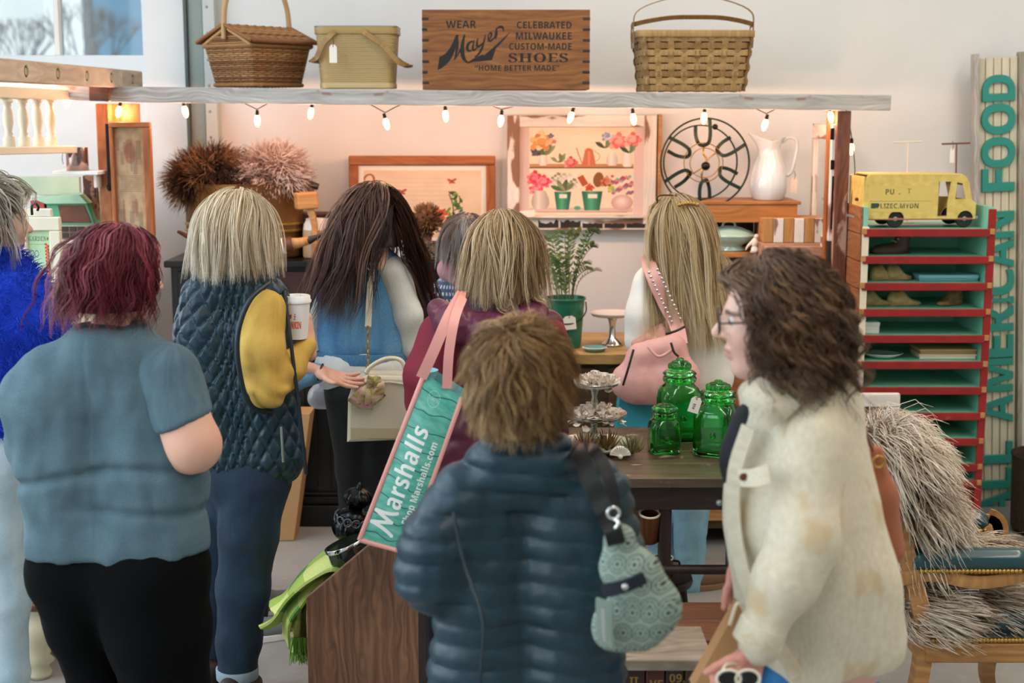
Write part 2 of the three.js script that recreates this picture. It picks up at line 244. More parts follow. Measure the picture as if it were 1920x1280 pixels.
// ---------------------------------------------------------------- the room
{
  const { x0, x1, z0, z1, h } = ROOM, t = 0.16;
  const floorTex = tex(512, 512, (u, v) => { const n = fbm(u * 5, v * 5, 7, 5) * 0.16 + fbm(u * 60, v * 60, 1, 2) * 0.04; return [0.60 + n, 0.595 + n, 0.575 + n]; }, { rep: [0.33, 0.33] });
  struct('floor', boxAt(x0 - t, x1 + t, -t, 0, z0 - t, z1 + t, 0), mat(0xffffff, 0.42, { map: floorTex }));
  const ceil = struct('ceiling', boxAt(x0 - t, x1 + t, h, h + t, z0 - t, z1 + t, 0), mat(0xe8e8e6, 0.8));
  struct('wall_right', boxAt(x1, x1 + t, 0, h, z0, z1, 0), M.wall);
  // back wall with a window opening at the left
  const wx = X(271, 6.85, 80), wy = Y(156, 6.85), wt = 3.25;
  struct('wall_back', merge([boxAt(wx, x1 + t, 0, h, z0 - t, z0, 0), boxAt(x0 - t, wx, 0, wy, z0 - t, z0, 0), boxAt(x0 - t, wx, wt, h, z0 - t, z0, 0)]), M.wall);
  const w1 = struct('window_1', merge([boxAt(x0, wx, wy, Y(104, 6.9), z0 - t, z0 - 0.02, 0.004), boxAt(x0, wx, wt - 0.06, wt, z0 - t, z0 - 0.04, 0.004), boxAt(wx - 0.02, wx, wy, wt, z0 - t, z0 - 0.04, 0.004)]), mat(0xdde4e6, 0.5));
  w1.userData.label = 'clerestory window with white frame above the booth at the back left';
  struct('mullion', boxAt(X(101, 6.9, 60), X(111, 6.9, 60), Y(104, 6.9), wt, z0 - 0.12, z0 - 0.05, 0.004), M.white, w1);
  const mx = X(106, 6.9, 60);
  struct('pane', boxAt(x0 + 0.005, mx, Y(104, 6.9), wt - 0.06, z0 - 0.092, z0 - 0.086, 0), M.glassGrey, w1);
  struct('pane', boxAt(mx, wx - 0.02, Y(104, 6.9), wt - 0.06, z0 - 0.092, z0 - 0.086, 0), M.glassGrey, w1);
  // left wall: four tall shop windows, front wall: two
  const open = [[-5.9, -4.1], [-3.6, -1.8], [-1.3, 0.5], [1.0, 2.8]], lw = []; let z = z0;
  for (const [a, b] of [...open, [z1, z1]]) { lw.push(boxAt(x0 - t, x0, 0, h, z, a, 0)); if (a !== b) lw.push(boxAt(x0 - t, x0, 0, 0.7, a, b, 0), boxAt(x0 - t, x0, 3.1, h, a, b, 0)); z = b; }
  struct('wall_left', merge(lw), M.wall);
  open.forEach(([a, b], i) => {
    const w = struct('window_' + (i + 2), merge([boxAt(x0 - t, x0 - 0.02, 0.7, 0.76, a, b, 0), boxAt(x0 - t, x0 - 0.02, 3.04, 3.1, a, b, 0), boxAt(x0 - t, x0 - 0.02, 0.76, 3.04, a, a + 0.06, 0), boxAt(x0 - t, x0 - 0.02, 0.76, 3.04, b - 0.06, b, 0)]), M.white);
    struct('pane', boxAt(x0 - 0.09, x0 - 0.084, 0.76, 3.04, a + 0.06, b - 0.06, 0), M.glass, w);
  });
  struct('wall_front', boxAt(x0 - t, x1 + t, 0, h, z1, z1 + t, 0), M.wall);
  // steel door track running up the back wall
  const tr = struct('trim_1', merge([boxAt(X(358, 6.8), X(364, 6.8), 0, h, z0, z0 + 0.07, 0.002)]), mat(0x4b5a55, 0.5));
  struct('track', boxAt(X(364, 6.8), X(392, 6.8), 0, h, z0, z0 + 0.05, 0.004), mat(0x8b968f, 0.45), tr);
  struct('track', boxAt(X(394, 6.8), X(416, 6.8), 0, h, z0, z0 + 0.075, 0.004), mat(0xc3c9c4, 0.5), tr);
  const rv = []; for (let i = 0; i < 30; i++) rv.push(ball(0.007, X(402, 6.8), 0.1 + i * 0.12, z0 + 0.076, 1, 1, 0.5, 8)); struct('rivets', merge(rv), M.steel, tr);
  // outside the window
  struct('ground_outside', boxAt(-150, 150, -0.3, -0.2, -260, 60, 0), mat(0xc9cccb, 0.9));
  const b = thing('building', 'blue office block seen through the window at the back left', 'building', [-15.1, -0.2, -60], 0.42);
  part(b, 'facade', boxAt(-2.1, 5, 0, 9.5, -2.6, 0, 0.02), mat(0x86b0d0, 0.7));
  part(b, 'side_wall', boxAt(-2.16, -2.1, 0, 9.5, -2.6, 0, 0), mat(0x59646a, 0.7));
  for (let r = 0; r < 6; r++) for (let c = 0; c < 3; c++) part(b, 'window', boxAt(-2.2, -2.15, 1.2 + r * 1.3, 2.1 + r * 1.3, -2.5 + c * 0.85, -1.9 + c * 0.85, 0), M.black);
  const R = rng(5), bark = mat(0x8d8680, 0.9);
  for (const [px, D, hh, lab] of [[150, 42, 5.4, 'bare grey tree beside the blue block outside the window'], [35, 46, 5.2, 'bare grey tree outside the far left window pane']]) {
    const g = [], grow = (p, d, l, r, n) => { const q = p.clone().addScaledVector(d, l); g.push(sweep([p, p.clone().lerp(q, 0.5).add(V(R() - 0.5, R() - 0.5, R() - 0.5).multiplyScalar(l * 0.1)), q], circ(r, 4), { scale: (t) => 1 - 0.4 * t })); if (n) for (let k = 0; k < 3; k++) grow(q, d.clone().add(V(R() - 0.5, R() * 0.5 - 0.1, R() - 0.5).multiplyScalar(1.1)).normalize(), l * 0.72, r * 0.6, n - 1); };
    const o = P(px, 200, D); o.y = -0.2; grow(o, V(0, 1, 0), hh * 0.32, 0.1, 5); one('bare_tree', merge(g), bark, lab, 'tree');
  }
  // ceiling fixtures
  LAMPS.forEach(([x, zz, w, l, I, c], i) => {
    const o = thing('ceiling_light', ['long cool ceiling light panel along the left windows', 'ceiling light over the middle of the shop', 'ceiling light nearest the back booth', 'long ceiling light on the right side', 'ceiling light behind the shoppers near the entrance'][i], 'ceiling light', [x, h, zz]);
    part(o, 'housing', boxAt(-w / 2 - 0.03, w / 2 + 0.03, -0.07, 0, -l / 2 - 0.03, l / 2 + 0.03, 0.004), M.white);
    part(o, 'diffuser', boxAt(-w / 2, w / 2, -0.08, -0.06, -l / 2, l / 2, 0.003), mat(0xffffff, 0.5, { emissive: c, emissiveIntensity: 1 }));
    const L = new THREE.RectAreaLight(c, I, w, l); L.position.set(0, -0.09, 0); L.rotation.x = -Math.PI / 2; o.add(L);
  });
}
// ---------------------------------------------------------------- booth frame: beams, posts, string of bulbs
function beamBetween(a, b, hgt, dep, swap = false) { const L = a.distanceTo(b), g = box(L, hgt, dep, 0.004, swap, L); return mv(g, (a.x + b.x) / 2, (a.y + b.y) / 2, (a.z + b.z) / 2, 0, Math.atan2(-(b.z - a.z), b.x - a.x), Math.atan2(b.y - a.y, Math.hypot(b.x - a.x, b.z - a.z))); }
const BD = 6.15, BT = (x) => Y(lerp(163, 178.5, (x - 200) / 1470), BD);  // beam's front face and its top along the picture
{
  const a = P(197, 176.5, BD), b = P(1671, 193, BD), z = -BD;
  const o = thing('display_shelf', 'long whitewashed beam shelf across the top of the booth', 'shelf', [(a.x + b.x) / 2, (a.y + b.y) / 2, z]);
  partW(o, 'fascia', beamBetween(a.clone().setZ(z - 0.02), b.clone().setZ(z - 0.02), 0.066, 0.04), M.grey);
  for (let i = 0; i < 3; i++) partW(o, 'plank', beamBetween(V(a.x, a.y + 0.02, z - 0.11 - i * 0.135), V(b.x - 0.1, b.y + 0.02, z - 0.11 - i * 0.135), 0.024, 0.13), M.grey);
  const c = P(-40, 168, 6.02), d = P(204, 174, BD), e = thing('beam', 'whitewashed side beam with brown worn end at the left of the booth', 'beam', [(c.x + d.x) / 2, c.y, c.z]); e.userData.kind = 'thing';
  partW(e, 'timber', beamBetween(c, d, 0.07, 0.06), M.grey); partW(e, 'end_grain', beamBetween(P(168, 173, BD - 0.05), P(206, 174, BD - 0.05), 0.072, 0.03), M.brown);
  // plank with five holes
  const p0 = P(-60, 128, 4.75), p1 = P(241, 148, 6.5), L = p0.distanceTo(p1), sh = poly([[0, -0.036], [L, -0.036], [L, 0.036], [0, 0.036]]);
  const dir = p1.clone().sub(p0).normalize();
  for (const [px, D] of [[15, 5.1], [75, 5.42], [128, 5.75], [178, 6.06], [222, 6.36]]) { const s = (D - 4.75) / (6.5 - 4.75) * L, hole = new THREE.Path(); hole.absellipse(s, 0, 0.024, 0.024, 0, Math.PI * 2); sh.holes.push(hole); }
  const g = boxUV(new THREE.ExtrudeGeometry(sh, { depth: 0.06, bevelEnabled: true, bevelSize: 0.003, bevelThickness: 0.003, bevelSegments: 1 })), dp = thing('drilled_plank', 'pale wooden plank with a row of round plugged holes lying on the left beam', 'plank', [p0.x, (p0.y + p1.y) / 2 - 0.003, p0.z], Math.atan2(-dir.z, dir.x));
  part(dp, 'plank', g, woodMat(0xb8a48e, 0xd6c6b0, 0.6)); const plug = mat(0x5c5138, 0.8);
  for (const h of sh.holes) { const c = h.getPoint(0), q = part(dp, 'plug', new THREE.CylinderGeometry(0.0238, 0.0238, 0.05, 20).rotateX(Math.PI / 2), plug); q.position.set(c.x - 0.024, c.y, 0.034); part(q, 'plug_core', new THREE.CylinderGeometry(0.013, 0.013, 0.054, 16).rotateX(Math.PI / 2), mat(0xb9ad8c, 0.7)); }
  // posts
  const lp = thing('post', 'orange-brown wooden post at the left end of the booth', 'post', [X(194, 6.16), 0, -6.2]); lp.userData.kind = 'thing';
  partW(lp, 'timber', boxAt(X(184, 6.14), X(207, 6.14), 0, BT(190) - 0.07, -6.24, -6.17, 0.004, true), M.orange);
  partW(lp, 'backing_board', boxAt(X(205, 6.18), X(263, 6.18), 1.15, BT(190) - 0.07, -6.25, -6.235, 0.003, true), M.orange);
  partW(lp, 'iron_strap', boxAt(X(200, 6.12), X(206, 6.12), Y(352, 6.12), Y(232, 6.12), -6.17, -6.155, 0.002), M.iron); partW(lp, 'iron_strap', ball(0.012, X(203, 6.12), Y(352, 6.12), -6.155, 1, 1.4, 0.6), M.iron);
  const rp = thing('post', 'reddish brown wooden post at the right end of the booth', 'post', [X(1578, 6.16), 0, -6.2]); rp.userData.kind = 'thing';
  partW(rp, 'timber', boxAt(X(1566, 6.14), X(1592, 6.14), 0, BT(1580) - 0.068, -6.25, -6.165, 0.004, true), woodMat(0x5a2f1f, 0x94604a, 0.6, { wear: 0xb79a8c, wearAmt: 0.1 }));
  partW(rp, 'side_board', boxAt(X(1549, 6.2), X(1566, 6.2), 1.2, BT(1560) - 0.068, -6.26, -6.22, 0.003, true), M.orange);
}
{ // string of bulbs
  const pts = [[40, 160, 5.9], [100, 152, 6.0], [125, 186, 6.05], [224, 205], [345, 205], [482, 222], [584, 208], [722, 228], [835, 213], [940, 222], [1073, 216], [1187, 219], [1321, 217], [1437, 230], [1557, 215], [1597, 275]];
  const o = thing('string_lights', 'string of small warm glowing bulbs hung under the beam shelf', 'string lights', P(880, 205, BD));
  const glassM = mat(0xfff2dd, 0.2, { emissive: 0xffb070, emissiveIntensity: 4 }), bulb = lathe([[0.0, -0.05], [0.006, -0.047], [0.011, -0.036], [0.0135, -0.022], [0.012, -0.008], [0.007, 0.002], [0.006, 0.006]], 14), sock = lathe([[0.0, 0.024], [0.006, 0.023], [0.0075, 0.016], [0.008, 0.004], [0.007, -0.002], [0, -0.002]], 12);
  const w = []; let prev = null;
  pts.forEach(([x, y, D], i) => {
    const T = P(x, y - 17, (D ?? BD) + 0.055), tilt = (i * 1.7 % 1 - 0.5) * 0.6;
    if (prev) { const m = prev.clone().lerp(T, 0.5); m.y = Math.max(m.y, Math.max(prev.y, T.y) + 0.004) + 0.004; for (const q of spline([prev, prev.clone().lerp(m, 0.5).setY(lerp(prev.y, m.y, 0.75)), m, m.clone().lerp(T, 0.5).setY(lerp(T.y, m.y, 0.75)), T], 16)) w.push(q); }
    prev = T;
    const s = partW(o, 'bulb', mv(sock.clone(), 0, -0.026, 0, 0, 0, tilt).translate(T.x, T.y, T.z), M.iron);
    partW(s, 'glass_envelope', mv(bulb.clone(), 0, -0.026, 0, 0, 0, tilt).translate(T.x, T.y, T.z), glassM);
    const L = new THREE.PointLight(0xffbe98, 0.11, 0, 2); L.position.copy(T).sub(o.position); L.position.y -= 0.05; o.add(L);
  });
  const last = P(1600, 275, BD); for (const q of spline([prev, P(1603, 320, BD), P(1596, 380, BD), P(1600, 430, BD)], 12)) w.push(q);
  partW(o, 'wire', sweep(w, circ(0.0022, 5)), M.wire);
}
// ---------------------------------------------------------------- things on top of the beam shelf
function pb(x0, x1, y0, y1, D, depth, r = 0.003, swap = false, off = 0) { const a = P(x0, y1, D), b = P(x1, y0, D); return boxAt(a.x, X(x1, D, y1), a.y, b.y, -D - depth, -D, r, swap, off); }
function center(x0, x1, y1, D, depth = 0) { const a = P((x0 + x1) / 2, y1, D); return V(a.x, a.y, -D - depth / 2); }
function priceTag(pos, w = 0.03, h = 0.055, rz = 0, label = 'small white price tag hanging on a string', D = null) {
  const o = thing('price_tag', label, 'tag', pos);
  const s = poly([[-w / 2, -h], [w / 2, -h], [w / 2, -0.01], [w / 4, 0], [-w / 4, 0], [-w / 2, -0.01]]), hole = new THREE.Path(); hole.absarc(0, -0.008, 0.0025, 0, Math.PI * 2); s.holes.push(hole);
  part(o, 'card', mv(new THREE.ExtrudeGeometry(s, { depth: 0.0012, bevelEnabled: false }), 0, 0, 0, 0, 0, rz), M.paper); part(o, 'string', tube([V(0, -0.008, 0.002), V(0.004, 0.012, 0), V(0, 0.03, -0.004)], 0.0012, 5, { n: 6 }), M.wire); return o;
}
// printed surface: base colour function with ink drawn on a canvas over it
function printTex(w, h, base, draw, o = {}) {
  const c = document.createElement('canvas'); c.width = w; c.height = h; const x = c.getContext('2d'); draw(x, w, h); const d = x.getImageData(0, 0, w, h).data;
  return tex(w, h, (u, v) => { const i = Math.min(w - 1, Math.floor(u * w)), j = Math.min(h - 1, Math.floor((1 - v) * h - 1e-6)), k = (Math.max(0, j) * w + i) * 4, a = d[k + 3] / 255, b = base(u, v); return [lerp(b[0], d[k] / 255, a), lerp(b[1], d[k + 1] / 255, a), lerp(b[2], d[k + 2] / 255, a)]; }, { mirror: false, ...o });
}
// a strand woven round stakes along a closed or open path
function weaver(path, nrm, n, phase, amp, r, closed = true, flat = null, sides = 5) {
  const pts = []; for (let i = 0; i < n * 2 + (closed ? 0 : 1); i++) { const t = i / (n * 2), p = path(t), q = nrm(t), s = i % 2 ? 0 : ((i / 2 + phase) % 2 ? 1 : -1); pts.push(p.addScaledVector(q, s * amp)); }
  return sweep(pts, flat ? rect(flat[0], flat[1]) : circ(r, sides), { closed, up: V(0, 1, 0) });
}
function rrect(w, d, t, r = 0.03) {                       // point and normal round a rounded rectangle, t in 0..1
  const a = w / 2 - r, b = d / 2 - r, q = Math.PI * r / 2, L = 4 * a + 4 * b + 4 * q; let s = ((t % 1) + 1) % 1 * L;
  const seg = [[2 * b, (k) => [[w / 2, -b + k], [1, 0]]], [q, (k) => { const g = k / r; return [[a + r * Math.cos(g), b + r * Math.sin(g)], [Math.cos(g), Math.sin(g)]]; }], [2 * a, (k) => [[a - k, d / 2], [0, 1]]], [q, (k) => { const g = Math.PI / 2 + k / r; return [[-a + r * Math.cos(g), b + r * Math.sin(g)], [Math.cos(g), Math.sin(g)]]; }],
    [2 * b, (k) => [[-w / 2, b - k], [-1, 0]]], [q, (k) => { const g = Math.PI + k / r; return [[-a + r * Math.cos(g), -b + r * Math.sin(g)], [Math.cos(g), Math.sin(g)]]; }], [2 * a, (k) => [[-a + k, -d / 2], [0, -1]]], [q, (k) => { const g = Math.PI * 1.5 + k / r; return [[a + r * Math.cos(g), -b + r * Math.sin(g)], [Math.cos(g), Math.sin(g)]]; }]];
  for (const [l, f] of seg) { if (s <= l) { const [p, n] = f(s); return { p: V(p[0], 0, p[1]), n: V(n[0], 0, n[1]) }; } s -= l; } return { p: V(w / 2, 0, -b), n: V(1, 0, 0) };
}
{ // wicker picnic basket with two lid flaps
  const D = 6.36, o = thing('picnic_basket', 'brown wicker picnic basket with peaked two-flap lid and tall arched handle', 'basket', [X(492, D), BT(492) + 0.008, -D], -0.68);
  const W = 0.315, L = 0.35, H = 0.18, G = 0.07, wick = vmat(0.6), R = rng(3), col = () => { const k = R(); return mix3(lin(0x6a3f1e), lin(0xb98a58), k); };
  const f = (y) => lerp(0.8, 1, y / H), body = [], stakes = [];
  for (let y = 0.012, k = 0; y < H - 0.01; y += 0.0085, k++) body.push(paint(weaver((t) => { const q = rrect(W * f(y), L * f(y), t, 0.02); return q.p.setY(y); }, (t) => rrect(W, L, t, 0.02).n, 44, k % 2, 0.0035, 0.0042), col()));
  for (const z of [-1, 1]) for (let y = H - 0.01, k = 0; y < H + G - 0.012; y += 0.0085, k++) { const hw = W / 2 * (1 - (y - H + 0.01) / (G + 0.02)) - 0.008, n = Math.max(2, Math.round(hw / 0.012)); body.push(paint(weaver((t) => V(lerp(-hw, hw, t), y, z * L / 2), () => V(0, 0, 1), n, k % 2, 0.0035, 0.0042, false), col())); }
  for (let i = 0; i < 44; i++) { const a = rrect(W * f(0), L * f(0), i / 44, 0.02).p, b = rrect(W, L, i / 44, 0.02).p.setY(H); stakes.push(sweep([a, b], circ(0.0032, 5))); }
  part(o, 'woven_body', merge([...body, paint(merge(stakes), lin(0x8d6238)), paint(boxAt(-W * 0.39, W * 0.39, 0.002, 0.01, -L * 0.39, L * 0.39), lin(0x7a5028))]), wick);
  const rims = []; for (const [y, r] of [[0.01, 0.009], [H - 0.005, 0.009]]) rims.push(paint(weaver((t) => rrect(W * f(y) + 0.006, L * f(y) + 0.006, t, 0.02).p.setY(y), (t) => rrect(W, L, t, 0.02).n, 60, 0, 0.0015, r, true, null, 7), lin(0x9a6d3e)));
  for (const z of [-1, 1]) for (const s of [-1, 1]) rims.push(paint(tube([V(s * W / 2, H - 0.005, z * L / 2), V(s * W / 4, H + G / 2, z * L / 2), V(0, H + G, z * L / 2)], 0.009, 7, { n: 8 }), lin(0xb48a5a)));
  part(o, 'braided_rim', merge(rims), wick);
  for (const s of [-1, 1]) {
    const lid = [], a = V(0.006 * s, H + G + 0.012, 0), b = V(s * (W / 2 + 0.022), H + 0.012, 0), u = b.clone().sub(a), n = V(s * G, W / 2, 0).normalize();
    for (let k = 0; k < 18; k++) { const t = (k + 0.5) / 18; lid.push(paint(weaver((q) => a.clone().addScaledVector(u, t).add(V(0, 0, lerp(-L / 2 - 0.015, L / 2 + 0.015, q))), () => n, 16, k % 2, 0.003, 0.0052, false), col())); }
    for (let k = 0; k <= 16; k++) { const z = lerp(-L / 2 - 0.015, L / 2 + 0.015, k / 16); lid.push(paint(sweep([a.clone().setZ(z), b.clone().setZ(z)], circ(0.003, 5)), lin(0x7c522c))); }
    for (const z of [-1, 1]) lid.push(paint(sweep([a.clone().setZ(z * (L / 2 + 0.015)), b.clone().setZ(z * (L / 2 + 0.015))], circ(0.008, 7)), lin(0x8a5a30)));
    lid.push(paint(sweep([b.clone().setZ(-L / 2 - 0.015), b.clone().setZ(L / 2 + 0.015)], circ(0.009, 7)), lin(0x8a5632)));
    part(o, 'lid_flap', merge(lid), wick);
  }
  const hp = [V(0, H + G - 0.05, L / 2 + 0.012), V(0, H + G, L / 2 + 0.012), V(0, H + G + 0.1, L / 2), V(0, H + G + 0.175, L / 2 - 0.04), V(0, H + G + 0.195, L / 2 - 0.11), V(0, H + G + 0.195, -L / 2 + 0.11), V(0, H + G + 0.175, -L / 2 + 0.04), V(0, H + G + 0.1, -L / 2), V(0, H + G, -L / 2 - 0.012), V(0, H + G - 0.05, -L / 2 - 0.012)];
  part(o, 'handle', tube(hp, 0.0115, 8, { n: 40 }), mat(0xb99565, 0.5));
}
{ // tan hamper with folded bentwood handles
  const D = 6.3, w = 0.345, h = 0.25, d = 0.24, o = thing('hamper', 'tan finely woven rectangular hamper with two folded bentwood handles and paper tag', 'basket', [X(677, D), BT(677) + 0.008, -D]);
  const wv = tex(64, 64, (u, v) => { const a = Math.sin(u * 12.566 + Math.sin(v * 6.283 * 2) * 1.2), b = Math.sin(v * 25.13 + (Math.floor(u * 4) % 2) * 3.14); return [0.5 + 0.3 * a * b, 0, 0].map((x, i) => i ? 0.5 + 0.3 * a * b : x); }, { srgb: false, rep: [28, 28], mirror: false });
  const g = []; for (let i = 0; i <= 10; i++) g.push(i / 10); const ring = (s, y) => { const a = []; for (let i = 0; i < 48; i++) { const q = rrect(w * s, d * s, i / 48, 0.035).p.setY(y); a.push(q); } return a; };
  const pos = [], uv = [], idx = []; g.forEach((t, k) => ring(lerp(0.9, 1, t), t * h).forEach((p, i) => { pos.push(p.x, p.y, p.z); uv.push(i / 48 * 1.1, t * h); })); for (let k = 0; k < 10; k++) for (let i = 0; i < 48; i++) { const a = k * 48 + i, b = k * 48 + (i + 1) % 48; idx.push(a, a + 48, b, b, a + 48, b + 48); }
  const bg = new THREE.BufferGeometry(); bg.setAttribute('position', new THREE.Float32BufferAttribute(pos, 3)); bg.setAttribute('uv', new THREE.Float32BufferAttribute(uv, 2)); bg.setIndex(idx); bg.computeVertexNormals();
  part(o, 'woven_body', merge([bg, boxAt(-w * 0.42, w * 0.42, 0.001, 0.008, -d * 0.42, d * 0.42), boxAt(-w * 0.47, w * 0.47, h - 0.02, h - 0.012, -d * 0.46, d * 0.46)]), mat(0xb39a68, 0.5, { bumpMap: wv, bumpScale: 0.004, metalness: 0.15 }));
  part(o, 'rim', sweep(ring(1.01, h - 0.008), rect(0.006, 0.03), { closed: true, up: V(0, 1, 0) }), mat(0xa88c58, 0.4)); part(o, 'foot_band', sweep(ring(0.91, 0.01), rect(0.005, 0.022), { closed: true, up: V(0, 1, 0) }), mat(0xbfa878, 0.45)); part(o, 'metal_edge', sweep(ring(1.02, h + 0.008), circ(0.003, 5), { closed: true, up: V(0, 1, 0) }), M.steel);
  for (const [s, x] of [[-1, -0.085], [1, 0.035]]) { const e = s < 0 ? -0.185 : 0.205, y = s < 0 ? 0.12 : 0.1; part(o, 'handle', sweep(spline([V(x, h - 0.015, d / 2 + 0.012), V(lerp(x, e, 0.5), lerp(h, y, 0.5), d / 2 + 0.016), V(e - s * 0.02, y + 0.008, d / 2 + 0.004), V(e + s * 0.012, y, d / 4), V(e + s * 0.014, y, -d / 4), V(e - s * 0.02, y + 0.008, -d / 2), V(x, h - 0.015, -d / 2 - 0.012)], 40), rect(0.022, 0.006), { up: (t, p) => V(0, 0.3, p.z > 0 ? 1 : -1), crease: true }), woodMat(0x8a6a3c, 0xa98650, 0.5)); }
  priceTag(V(X(631, 6.14), Y(84, 6.14), -6.13), 0.032, 0.075, 0, 'white paper tag hanging on the front of the tan hamper');
}
{ // printed shoe crate
  const D = 6.17, w = 0.712, h = 0.333, d = 0.3, o = thing('crate', 'brown wooden shoe crate with black stencilled lettering and dovetailed ends', 'crate', [X(949, D), BT(949) + 0.007, -D - d / 2]);
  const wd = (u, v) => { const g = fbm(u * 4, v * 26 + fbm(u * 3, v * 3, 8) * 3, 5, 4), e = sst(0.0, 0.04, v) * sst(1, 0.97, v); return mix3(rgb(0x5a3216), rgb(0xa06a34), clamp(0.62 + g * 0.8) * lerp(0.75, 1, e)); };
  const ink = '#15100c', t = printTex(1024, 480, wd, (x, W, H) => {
    x.fillStyle = ink; x.textAlign = 'center'; x.textBaseline = 'middle';
    const T = (s, cx, cy, size, width, fam = 'serif') => { x.save(); x.translate(cx, cy); x.font = 'bold ' + size + 'px ' + fam; const m = x.measureText(s).width; x.scale(width / m, 1); x.fillText(s, 0, 0); x.restore(); };
    T('WEAR', 238, 88, 62, 185, 'sans-serif'); T('CELEBRATED', 745, 92, 58, 340, 'sans-serif'); T('MILWAUKEE', 742, 158, 60, 350, 'sans-serif'); T('CUSTOM-MADE', 722, 220, 56, 390, 'sans-serif'); T('SHOES', 710, 288, 76, 375, 'serif'); T('\u201CHOME BETTER MADE\u201D', 580, 350, 46, 520, 'sans-serif');
    const st = (pts, w0, w1) => { for (let i = 0; i < 60; i++) { const t = i / 59, u = 1 - t, px = u * u * u * pts[0] + 3 * u * u * t * pts[2] + 3 * u * t * t * pts[4] + t * t * t * pts[6], py = u * u * u * pts[1] + 3 * u * u * t * pts[3] + 3 * u * t * t * pts[5] + t * t * t * pts[7]; x.beginPath(); x.arc(px, py, lerp(w0, w1, Math.sin(t * 3.14)), 0, 7); x.fill(); } };
    x.beginPath(); x.moveTo(92, 362); x.lineTo(104, 282); x.bezierCurveTo(150, 270, 180, 220, 205, 152); x.lineTo(224, 150); x.bezierCurveTo(200, 270, 170, 330, 92, 362); x.fill();
    st([212, 152, 222, 200, 210, 260, 196, 300], 3, 8); st([196, 300, 230, 260, 250, 200, 262, 152], 2, 5); st([258, 152, 240, 220, 232, 300, 282, 318], 4, 13); st([282, 318, 320, 300, 340, 290, 372, 272], 4, 10);
    st([310, 190, 268, 190, 262, 262, 300, 244], 4, 9); st([318, 186, 300, 240, 310, 258, 336, 226], 3, 7);
    st([340, 172, 326, 226, 336, 238, 372, 196], 3, 8); st([386, 152, 372, 220, 356, 268, 322, 282], 3, 7);
    st([398, 190, 440, 150, 420, 120, 406, 150], 2, 6); st([406, 150, 396, 200, 420, 196, 444, 160], 3, 6); st([452, 112, 458, 140, 446, 160, 448, 174], 3, 9); st([452, 118, 476, 92, 500, 100, 496, 130], 2, 8);
    x.beginPath(); x.moveTo(300, 325); x.bezierCurveTo(380, 280, 440, 220, 540, 130); x.bezierCurveTo(490, 200, 430, 250, 450, 232); x.lineTo(426, 302); x.lineTo(330, 312); x.fill();
  });
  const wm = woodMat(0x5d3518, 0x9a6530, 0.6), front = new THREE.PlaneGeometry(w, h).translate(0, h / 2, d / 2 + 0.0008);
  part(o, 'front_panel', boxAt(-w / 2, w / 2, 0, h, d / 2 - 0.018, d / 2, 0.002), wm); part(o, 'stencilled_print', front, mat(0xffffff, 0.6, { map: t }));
  for (const s of [-1, 1]) part(o, 'end_panel', boxAt(s * w / 2 - (s > 0 ? 0.018 : 0), s * w / 2 + (s > 0 ? 0 : 0.018), 0, h, -d / 2, d / 2 - 0.018, 0.002), wm);
  part(o, 'back_panel', boxAt(-w / 2 + 0.018, w / 2 - 0.018, 0, h, -d / 2, -d / 2 + 0.018, 0.002), wm); part(o, 'bottom', boxAt(-w / 2 + 0.018, w / 2 - 0.018, 0, 0.016, -d / 2 + 0.018, d / 2 - 0.018, 0), wm);
  for (const s of [-1, 1]) for (let k = 0; k < 7; k++) part(o, 'dovetail', boxAt(s > 0 ? w / 2 - 0.03 : -w / 2 - 0.001, s > 0 ? w / 2 + 0.001 : -w / 2 + 0.028 - (k % 2) * 0.006, 0.022 + k * 0.0445, 0.034 + k * 0.0445, d / 2 - 0.019, d / 2 + 0.0016, 0.001), M.dark);
}
